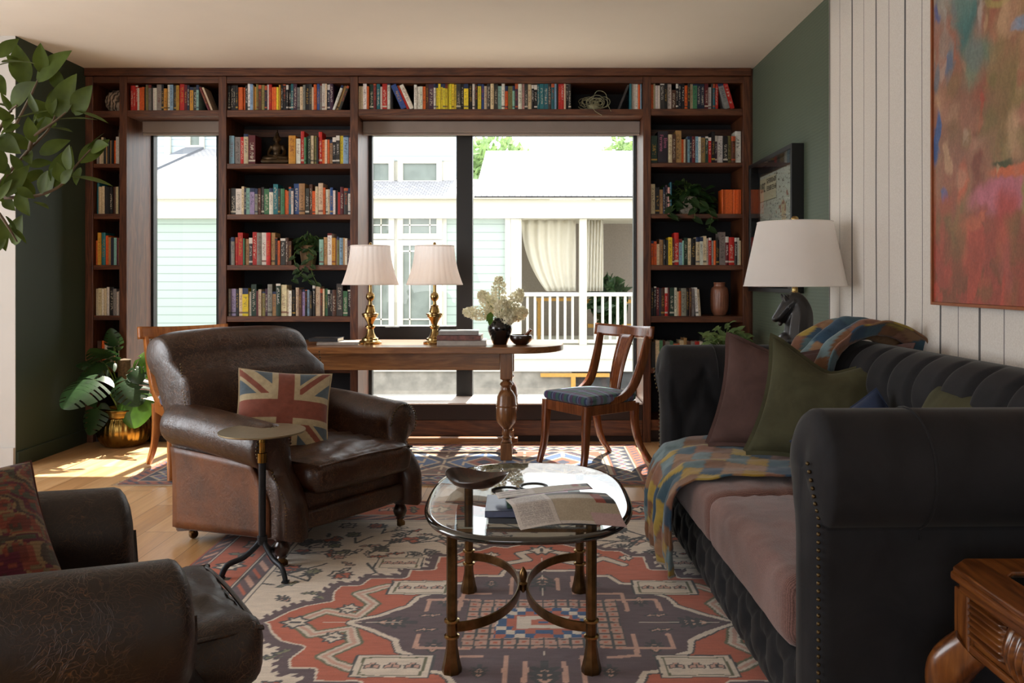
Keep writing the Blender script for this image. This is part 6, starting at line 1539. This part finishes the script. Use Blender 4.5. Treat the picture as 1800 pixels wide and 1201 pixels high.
# big abstract canvas
def art(a, b):
    A = a/.36; n1 = vnoise(a*9+7, b*4.6+2, 21, 4); n2 = vnoise(a*15+3*n1, b*7+2*n1+9, 33, 4); n3 = vnoise(a*26+4*n2, b*12, 41, 3)
    st_ = lambda x, e0, e1: smooth01(e0, e1, x)
    C = np.tile(lin('#9c6446'), (len(a), 1)).astype(float)
    def over(m, h): nonlocal C; m = np.clip(m, 0, 1)[:, None]; C = C*(1-m)+np.array(lin(h))*m
    def el(x, y, r1, r2, h, k=.95, soft=.5): over(k*smooth01(1+soft, 1-soft, np.hypot((A-x+.16*(n3-.5))/r1, (b-y+.05*(n2-.5))/r2)), h)
    over(st_(n1, .42, .6)*.8, '#8c7448'); over(st_(n2, .5, .62)*.7, '#a65a40'); over(st_(n3, .58, .68)*.45, '#b0885c'); over(st_(A+.5*(n2-.5), .75, 1.3)*.7, '#a08a4e')
    el(.92, .44, .3, .12, '#7c6a34', .8); el(.35, .48, .4, .14, '#8e5e48', .8); el(1.0, .82, .38, .12, '#a8744e', .9); el(.62, .74, .16, .12, '#a04c38', .8)
    over(st_(b+.25*(n1-.5), .62, .9)*st_(A+.5*(n2-.5), .62, .2)*.95, '#828c84'); over(st_(b+.2*(n2-.5), .78, .95)*st_(A+.4*(n1-.5), .5, .25)*.6, '#a8aaa0'); over(st_(b+.2*(n3-.5), .84, .98)*st_(A+.4*(n2-.5), .32, .08), '#2c2422'); over(st_(n3, .6, .66)*st_(b, .8, .95)*.6, '#3c3a3c')
    el(.42, .71, .13, .07, '#2f7270', .95); el(.36, .78, .12, .06, '#5c8078', .8); el(.55, .62, .16, .05, '#5c7e68', .85); el(.48, .58, .12, .04, '#6e8468', .7)
    over(st_(b+.14*(n2-.5), .33, .16)*.9, '#9a3420'); over(st_(b, .3, .05)*st_(n3, .48, .6)*.8, '#7c4424'); over(st_(b, .32, .16)*st_(n2, .52, .6)*.8, '#b83a1c'); el(.2, .22, .18, .09, '#7a6a30', .7); el(.35, .32, .06, .05, '#c2501e', .9); el(.52, .36, .05, .1, '#7a3826', .8)
    el(.85, .255, .36, .045, '#b85a6c', 1, .3); el(.95, .31, .3, .016, '#c6581e', 1, .3); el(.8, .33, .14, .012, '#4a4c2c', 1, .3); el(1.0, .235, .05, .05, '#8a8a2c', .9); el(.83, .2, .09, .06, '#b03020', .9)
    el(.44, .875, .06, .033, '#2c4490', 1, .3); el(.38, .90, .045, .045, '#46522e', 1, .3); el(.56, .90, .06, .03, '#8c9480', .7); el(.80, .84, .045, .02, '#24407c', 1, .3); el(.68, .80, .03, .035, '#4c5a34', .9, .3); el(.98, .79, .05, .03, '#70783a', .9)
    el(.17, .65, .035, .028, '#34549c', 1, .3); el(.04, .62, .035, .04, '#2c5670', 1, .3); el(.05, .46, .055, .075, '#3a5890', 1, .25); el(.13, .30, .03, .022, '#3c609c', 1, .3); el(.57, .48, .022, .05, '#b63a1e', 1, .3); el(.96, .64, .05, .015, '#6c8cac', .9, .3); el(.02, .80, .04, .03, '#505c94', .9, .3); el(.36, .43, .03, .02, '#b89080', .9)
    ring = np.abs(np.hypot((A-.80)/.18, (b-.79)/.075)-1+.5*(n2-.5)); over(st_(ring, .16, .05)*.85, '#a89448'); el(.84, .77, .1, .035, '#b08c60', .6)
    rg = random.Random(77)
    for k in range(110):
        x, y = rg.uniform(0, 1.15), rg.uniform(.02, 1)
        pal = ('#b03c20', '#8c3a22', '#c0582a', '#7c5428', '#a04438') if y < .3 else (('#a86a50', '#8a7440', '#b08060', '#7a6a38', '#9c4a34', '#c09468') if y < .62 or x > .6 else ('#8c948c', '#a8a69c', '#5a7c78', '#b09484', '#6c7478', '#9a6a58'))
        el(x, y, rg.uniform(.02, .10), rg.uniform(.015, .06), rg.choice(pal), rg.uniform(.35, .75), rg.uniform(.25, .7))
    g_ = C.mean(1)[:, None]; C = (C*.8+g_*.2)*1.0
    return C*(.86+.28*vnoise(a*110, b*45, 12, 2))[:, None]
AY0, AY1, AZ0, AZ1 = 1.55, 3.20, 1.118, 2.52
t = thing('abstract_painting', 'large framed abstract oil painting in orange, teal and red on the striped wall', 'painting', (1.56, (AY0+AY1)/2, AZ0))
h_ = (AY1-AY0)/2; nA, nB = 620, 420
def cv_(u, v): return np.stack([np.full(len(u), -.012), h_-u*2*h_, v*(AZ1-AZ0)], 1)
a, b = np.meshgrid(np.linspace(0, 1, nA+1), np.linspace(0, 1, nB+1), indexing='ij')
MB().grid(cv_, nA, nB).build('canvas', M['paint'], t, smooth=0, color=art(a.ravel(), b.ravel()))
MB().box(-.011, .012, -h_, h_, 0.001, AZ1-AZ0-.001).build('stretcher_panel', plain('raw_canvas_edge', '#7a5236', .8), t, smooth=0)
fr = MB()
for q in ((-h_-.012, -h_-.001, -.012, AZ1-AZ0+.012), (h_+.001, h_+.012, -.012, AZ1-AZ0+.012)): fr.box(-.02, .012, q[0], q[1], q[2], q[3])
fr.box(-.02, .012, -h_, h_, -.012, -.001).box(-.02, .012, -h_, h_, AZ1-AZ0+.001, AZ1-AZ0+.012)
fr.build('float_frame', plain('orange_brown_frame', '#8a4a22', .5), t, smooth=0, bevel=.001)
# framed map print on the green wall
FY0, FY1, FZ0, FZ1 = 4.93, 5.93, 1.12, 2.02; px_ = XR-.001
t = thing('framed_map_print', 'deep black frame with an antique style map print on the green wall behind the lamp', 'picture', (XR, (FY0+FY1)/2, FZ0)); hy = (FY1-FY0)/2; hz_ = FZ1-FZ0
fr = MB().box(-.075, -.001, -hy, -hy+.028, 0, hz_).box(-.075, -.001, hy-.028, hy, 0, hz_).box(-.075, -.001, -hy+.028, hy-.028, 0, .028).box(-.075, -.001, -hy+.028, hy-.028, hz_-.028, hz_); fr.build('frame', M['black'], t, smooth=0, bevel=.002)
MB().box(-.012, -.002, -hy+.028, hy-.028, .028, hz_-.028).build('backing_mat', M['blackcov'], t, smooth=0)
def mapc(a, b):
    C = np.tile(lin('#a9aea6'), (len(a), 1)).astype(float); n = vnoise(a*5, b*5+3, 17, 4); m = ((np.abs(n-.5) < .05) & (b < .45)) | ((a > .62) & (a < .74) & (np.abs(b-.5) < .36*(1.2-a))); C[m] = lin('#b0a082')
    C[((np.abs(n-.55) < .006) | (np.abs(n-.45) < .006)) & (b < .7)] = lin('#4a5a64'); k = vnoise(a*60, b*90, 5, 1); C[(k > .82)] = lin('#5a5046'); C[(n > .62) & (vnoise(a*25, b*25, 8, 1) > .7)] = lin('#86584a')
    t_ = (a < .48) & (b > .74) & (b < .96); C[t_] = lin('#b2ac94'); C[(np.abs(a-.48) < .004) & (b > .74)] = lin('#3a3028'); C[(np.abs(b-.74) < .003) & (a < .48)] = lin('#3a3028')
    C[(b > .985) | (b < .015) | (a < .01) | (a > .99)] = lin('#4a3c30'); return C
nm = 150; a, b = np.meshgrid(np.linspace(0, 1, nm+1), np.linspace(0, 1, nm+1), indexing='ij'); my, mz = hy-.085, .085
mp = MB().grid(lambda u, v: np.stack([np.full(len(u), -.016), my-u*2*my, mz+v*(hz_-2*mz)], 1), nm, nm).build('map_sheet', M['print'], t, smooth=0, color=mapc(a.ravel(), b.ravel()))
M['ink'] = plain('black_print_ink', '#4a443c', .7)
zt2 = mz+(hz_-2*mz)
def glyphs(y0, z0, w, h, n, seed):        # heavy capitals too small to read
    r = random.Random(seed); mb = MB(); cw = w/n
    for k in range(n):
        y = y0-cw*k; a_ = cw*.28
        mb.box(-.0169, -.0163, y-a_, y, z0, z0+h)
        for zz in (0, h*.44, h-.18*h):
            if r.random() < .72: mb.box(-.0169, -.0163, y-cw*.78, y-a_, z0+zz, z0+zz+.18*h)
        if r.random() < .5: mb.box(-.0169, -.0163, y-cw*.78, y-cw*.56, z0, z0+h*r.choice([.5, 1]))
    return mb.build('printed_title', M['ink'], mp, smooth=0)
glyphs(my-.03, zt2-.125, .12, .062, 3, 1); glyphs(my-.18, zt2-.075, .23, .032, 8, 2); glyphs(my-.18, zt2-.125, .23, .032, 9, 3)
MB().box(-.070, -.067, -hy+.029, hy-.029, .029, hz_-.029).build('glazing', M['pane'], t, smooth=0)
# ------------------------------------------------------------------ carved cabinet table at the lower right
cz = .60; cx0, cy1 = .868, 1.775
t = thing('carved_end_table', 'polished brown end table with reeded apron and cabriole legs beside the near sofa arm', 'end table', (cx0, cy1, 0))
W_, L_ = .66, .85; ch = .05
def chpoly(e, c): return [(-e+c, e), (W_+e-c, e), (W_+e, e-c), (W_+e, -L_-e+c), (W_+e-c, -L_-e), (-e+c, -L_-e), (-e, -L_-e+c), (-e, e-c)]
MB().prism(chpoly(.0, ch), cz-.022, cz-.004).prism(chpoly(-.012, ch), cz-.045, cz-.022).build('tabletop', M['carved'], t, smooth=0, bevel=.006, segs=3)
MB().prism(chpoly(-.09, .02), cz-.004, cz+.0).build('top_inlay', plain('dark_glass_inlay', '#11130f', .15), t, smooth=0)
fr = MB().prism(chpoly(-.004, ch), cz-.004, cz+.004)
# raised rim round the inlay
rim = MB(); e0, e1 = -.004, -.088
P0, P1 = chpoly(e0, ch), chpoly(e1, .02)
rs = [[(x, y, cz-.004) for x, y in P0], [(x, y, cz+.006) for x, y in P0], [(x, y, cz+.006) for x, y in P1], [(x, y, cz-.004) for x, y in P1]]
rim.rings(rs, cap=False).build('top_rim', M['carved'], t, smooth=0, bevel=.003)
MB().box(.035, W_-.035, -L_+.035, -.035, cz-.155, cz-.045).build('apron', M['carved'], t, smooth=0, bevel=.003)
# reeded panels on the side facing left and the side facing the sofa
def reeds(mb, y0, y1, z0, z1, n, vertical):
    def fn(u, v):
        w = (u if vertical else v)
        q = np.abs(np.sin(w*n*math.pi)); x = .033-.010*q*smooth01(0, .06, u)*smooth01(1, .94, u)*smooth01(0, .06, v)*smooth01(1, .94, v)
        if vertical: x = x-.014*np.sin(v*math.pi)
        return np.stack([x, y1+(y0-y1)*u, z0+(z1-z0)*v], 1)
    return mb.grid(fn, 120 if vertical else 20, 20 if vertical else 70)
reeds(MB(), -.20, -.06, cz-.135, cz-.055, 6, False).build('reeded_panel', M['carved'], t, smooth=180)
reeds(MB(), -.62, -.21, cz-.145, cz-.050, 18, True).build('reeded_panel', M['carved'], t, smooth=180)
reeds(MB(), -.78, -.63, cz-.135, cz-.055, 6, False).build('reeded_panel', M['carved'], t, smooth=180)
MB().box(.026, .036, -.66, -.04, cz-.165, cz-.148).build('apron_moulding', M['carved'], t, smooth=0, bevel=.004)
for (px_, py_, sx_, sy_) in ((.05, -.05, -1, 1), (W_-.05, -.05, 1, 1), (.05, -L_+.05, -1, -1), (W_-.05, -L_+.05, 1, -1)):
    k = .707
    MB().box(px_-.028, px_+.028, py_-.028, py_+.028, cz-.17, cz-.045).build('corner_post', M['carved_v'], t, smooth=0, bevel=.004)
    P = [(px_+sx_*k*o_, py_+sy_*k*o_, z) for o_, z in spline([(0, cz-.16), (.045, cz-.22), (.05, cz-.29), (.015, cz-.40), (-.01, .15), (.02, .04), (.045, .012)], 6)]
    rad = np.interp(np.linspace(0, 1, len(P)), [0, .15, .35, .7, .9, 1], [.040, .046, .036, .022, .02, .028])
    MB().tube(P, list(rad), 14, flat=.7).build('leg', M['carved_v'], t, smooth=60)
# ------------------------------------------------------------------ monstera in a brass pot
mx0, my0 = fl(203, 789); my0 += .13; 
mp_ = thing('monstera_plant', 'monstera with split leaves growing in a fluted brass pot by the left window', 'potted plant', (mx0, my0, 0))
smn = F/my0
def flute(a, z): return 1+(.03*np.abs(np.sin(a*14)))*(.02 < z < .21)
prof = spline([(.10, 0), (.13, .006), (.165, .05), (.18, .11), (.172, .17), (.158, .20), (.156, .212), (.166, .22), (.168, .262), (.176, .268), (.172, .275), (.160, .268), (.156, .24)], 4)
MB().lathe(prof, n=112, wob=flute).build('pot', M['brass'], mp_, smooth=50)
MB().lathe([(.001, .235), (.158, .235), (.158, .24), (.001, .25)], n=30).build('soil', M['soil'], mp_, smooth=50)
MB().lathe([(.045, .24), (.045, .62), (.001, .63)], n=20).build('moss_pole', plain('mossy_coir_pole', '#5c4a34', .95, var=.5, scale=60, bump=.8), mp_, smooth=50)
def monleaf(mb, base, d, up, L, Wd, splits=5, curl=.3, seed=0):
    """heart-shaped leaf with deep side splits; base is where the stalk joins"""
    d = Vector(d).normalized(); u = Vector(up); u = (u-d*u.dot(d)).normalized(); s = d.cross(u); B = Vector(base); r = random.Random(seed)
    n = 30
    def P(t, q):    # t along the midrib -.22..1, q signed across 0..1 of half width
        tt = max(0.0, min(1, (t+.22)/1.22)); w = Wd*.5*(math.sin(math.pi*min(1, tt**.72*.98+.02)))**.62
        return B+d*(L*(t-.10*abs(q)*max(0, .5-t)))+s*(w*q)+u*(-curl*L*max(0, t)**2-.18*w*abs(q)**2*2+.10*w*abs(q))
    for sg in (-1, 1):
        ts = np.linspace(-.2 if True else 0, 1, n+1)
        cuts = [.08+.8*(k+.3)/splits for k in range(splits)] if splits else []
        for i in range(n):
            ta, tb_ = ts[i], ts[i+1]; tm_ = (ta+tb_)/2
            depth = 1.0
            for c in cuts:
                if abs(tm_-c) < .020: depth = .42+.08*r.random()
            q0 = 0.0 if tm_ > 0 else .12*(-tm_/.2)*2
            qs = np.linspace(q0, depth, 5)
            vs = [tuple(P(ta+.16*q*(tm_ > 0)*(1-ta), sg*q)) for q in qs]+[tuple(P(tb_+.16*q*(tm_ > 0)*(1-tb_), sg*q)) for q in qs]
            mb.add(vs, [(j, j+1, 6+j, 5+j) if sg > 0 else (5+j, 6+j, j+1, j) for j in range(4)])
def mpt(px, py, dy=0):
    Y = my0+dy; x, y, z = at(px, py, Y); return Vector((x-mx0, y-my0, z))
mons = [((165, 668), (-.25, -.75, -.35), (-.1, -.8, .6), .22, .25, 6, -.45), ((190, 630), (-.2, -.6, .5), (-.3, -.5, .8), .15, .17, 4, -.05), ((185, 640), (-.5, -.5, -.3), (0, -.5, .85), .17, .18, 4, -.12),
        ((222, 668), (.55, -.55, -.45), (.0, -.45, .9), .20, .20, 5, -.12), ((248, 628), (.5, -.3, .15), (-.15, -.65, .7), .21, .22, 6, .02), ((262, 634), (.9, -.2, -.4), (.2, -.8, .5), .16, .18, 5, .04),
        ((238, 700), (.15, -.5, -.85), (.1, -.86, .3), .17, .20, 0, -.10), ((170, 718), (-.2, -.4, -.85), (-.2, -.9, .2), .15, .16, 4, -.15), ((172, 640), (-.5, -.3, .1), (0, -.5, .9), .11, .12, 3, .0),
        ((238, 650), (.4, -.5, -.5), (.1, -.6, .8), .10, .10, 0, -.08), ((200, 610), (-.05, -.3, .75), (0, -.9, .3), .11, .11, 3, 0)]
for i, (pp, d, up, L, Wd, sp, dy) in enumerate(mons):
    b = mpt(*pp, dy); mb = MB(); monleaf(mb, b, d, up, L*1.25, Wd*1.3, sp, .22, i); mb.build('leaf', M['leafmid'] if i in (4, 5, 6) else M['leafdark'], mp_, smooth=60)
    m1 = Vector((b.x*.25, b.y*.25, .24)); m2 = Vector((b.x*.55, b.y*.55, .24+(b.z-.24)*.65)); MB().tube(spline([tuple(m1*.6+Vector((0, 0, .1))), tuple(m2), tuple(b)], 6), .0055, 6).build('stalk', M['stem'], mp_, smooth=60)
# ------------------------------------------------------------------ fig tree reaching in from the left
fx, fy_ = -2.45, 3.42
fg = thing('ficus_tree', 'tall fig tree with oval grey-green leaves reaching in at the left edge', 'potted plant', (fx, fy_, 0))
def fp(px, py, dy=0): x, y, z = at(px, py, fy_+dy); return (x-fx, y-fy_, z)
MB().lathe([(.13, 0), (.16, .02), (.19, .30), (.18, .31), (.165, .27), (.001, .26)], n=40).build('pot', M['wallwhite'], fg, smooth=50)
wd_ = MB(); wd_.tube(spline([(0, 0, .25), (.03, 0, .7), (-.02, .03, 1.15), fp(-30, 350)], 8), list(np.linspace(.024, .015, 25)), 8)
branches = [[(-30, 350, 0), (0, 348, -.05), (60, 345, -.1), (105, 327, -.12), (133, 292, -.13), (160, 262, -.12)],
            [(-20, 345, 0), (10, 310, .05), (52, 262, .0), (85, 228, -.05), (98, 200, -.06)],
            [(-30, 340, 0), (0, 270, .1), (30, 215, .12), (58, 160, .1), (75, 120, .08)],
            [(-30, 330, 0), (-10, 250, -.1), (15, 200, -.15), (30, 185, -.18)],
            [(-30, 350, 0), (-5, 372, -.1), (15, 400, -.12), (30, 425, -.1)], [(52, 262, 0), (60, 240, -.1), (95, 215, -.12), (125, 190, -.12)], [(-30, 330, 0), (-15, 180, .0), (-5, 110, -.05), (5, 75, -.1)]]
for br_ in branches:
    P = spline([fp(*p) for p in br_], 7); wd_.tube(P, list(np.linspace(.009, .003, len(P))), 7)
wd_.build('trunk', M['bark'], fg, smooth=60)
fl_ = MB()
FL = [  # base px, tip px, dy, width factor, facing (-1..1 tilt)
 ((160, 262), (180, 255), -.12, .5), ((88, 200), (108, 155), -.05, .5), ((66, 142), (108, 98), .08, .45), ((75, 130), (70, 88), .08, .6), ((130, 200), (152, 160), -.12, .7), ((100, 205), (122, 145), -.1, .7),
 ((92, 200), (90, 165), -.12, .8), ((132, 195), (182, 208), -.14, .22), ((100, 210), (158, 205), -.12, .22), ((88, 195), (25, 205), -.1, .22), ((85, 225), (118, 226), -.1, .3), ((20, 185), (50, 150), -.15, .7), ((45, 150), (30, 92), .1, .7), ((5, 110), (50, 105), -.05, .25),
 ((-5, 100), (25, 72), -.1, .6), ((52, 262), (15, 235), .0, .5), ((60, 250), (50, 215), -.1, .7), ((120, 300), (118, 262), -.12, .75), ((108, 320), (100, 290), -.1, .8), ((72, 340), (78, 308), -.12, .8), ((140, 285), (180, 252), -.13, .5), ((125, 310), (186, 318), -.13, .22),
 ((80, 345), (90, 300), .1, .8), ((100, 330), (118, 268), .08, .7), ((30, 340), (45, 370), -.1, .4), ((60, 355), (82, 362), -.1, .35), ((10, 345), (40, 300), -.1, .5), ((0, 350), (15, 320), -.15, .6), ((20, 400), (42, 420), -.1, .3), ((10, 380), (30, 405), -.12, .35), ((35, 345), (28, 300), .0, .7),
 ((40, 300), (20, 275), .0, .6), ((5, 300), (-10, 260), .0, .8), ((35, 220), (5, 230), -.15, .4), ((20, 215), (-5, 190), -.15, .7), ((50, 290), (85, 285), .1, .4), ((95, 215), (60, 180), .05, .7), ((60, 215), (95, 185), .1, .7), ((110, 160), (90, 120), .1, .6), ((40, 120), (15, 100), .1, .6),
 ((-10, 130), (5, 160), 0, .6), ((70, 270), (110, 250), .1, .5), ((0, 240), (25, 262), -.1, .6), ((-5, 380), (5, 430), -.1, .4), ((30, 330), (55, 345), -.15, .5), ((75, 300), (45, 318), .05, .6), ((10, 420), (-5, 440), -.1, .4), ((66, 200), (52, 170), -.05, .7)]
rr = random.Random(31)
for k in range(26):
    b_ = rr.choice(branches); q = rr.choice(b_); a_ = rr.uniform(0, 6.28); L_ = rr.uniform(26, 42); FL.append(((q[0]+rr.uniform(-8, 8), q[1]+rr.uniform(-8, 8)), (q[0]+L_*math.cos(a_)-8, q[1]-L_*math.sin(a_)*.9-6), q[2]+rr.uniform(-.05, .1), rr.choice([.4, .6, .7, .3])))
for (b, t_, dy, wf) in FL:
    B = Vector(fp(*b, dy)); T_ = Vector(fp(*t_, dy+rr.uniform(-.06, .02))); d = T_-B; L = d.length*rr.uniform(1.15, 1.3)
    up = Vector((rr.uniform(-.3, .3), -1 if wf > .35 else -.25, .25 if wf > .35 else 1)); Wd = L*(.62 if wf > .35 else .5)*min(1, .55+wf*.6)
    leaf(fl_, B, d, up, L, Wd, .1, 8, 0, 0, fold=.10)
fl_.build('foliage', M['leaffig'], fg, smooth=60)

# ------------------------------------------------------------------ the smallest books become one mass
bk_ = [o for o in COL.objects if o.name.split('.')[0] == 'book' and o.type == 'MESH']
def score(o):
    x, y, z = o.location; px = 940+x*s0; py = 491-(z-H)*s0; a = o.scale[0]*o.scale[2]
    if py > 590: a *= .25
    if 'narrow bay' in o['label']: a *= .7
    if px > 1255 and 420 < py < 600: a *= .8
    return a
bk_.sort(key=score, reverse=True)
rest = bk_[298:]
vs, fs, ms, cs = [], [], [], []; nn = 0
for o in rest:
    me = o.data; co = np.empty(len(me.vertices)*3); me.vertices.foreach_get('co', co); co = co.reshape(-1, 3)*np.array(o.scale)
    th = o.rotation_euler.y; c, s = math.cos(th), math.sin(th); co = np.stack([co[:, 0]*c+co[:, 2]*s, co[:, 1], -co[:, 0]*s+co[:, 2]*c], 1)+np.array(o.location)
    vs.append(co); fs += [[i+nn for i in p.vertices] for p in me.polygons]; ms += [p.material_index for p in me.polygons]; nn += len(co); cs.append(np.tile(np.array(o.color[:3]), (len(co), 1))); bpy.data.objects.remove(o)
N = Nodes('mixed_book_cloth'); a = N.n('ShaderNodeAttribute'); a.attribute_name = 'Col'; N.set(color=N.mix(.25, a.outputs['Color'], N.mix(1., a.outputs['Color'], N.ramp(N.noise(N.coord(), 120, 2), [(.35, .4), (.65, 1.6)]), 'MULTIPLY')), rough=.55)
mb = MB(); mb.v = vs; mb.f = fs; mb.m = ms
mb.build('book_mass', [N.m, M['paper']], None, smooth=0, color=np.concatenate(cs), loc=(0, D, 1.2), kind='stuff', label='the slimmest paperbacks scattered along all the built-in shelves', cat='books')
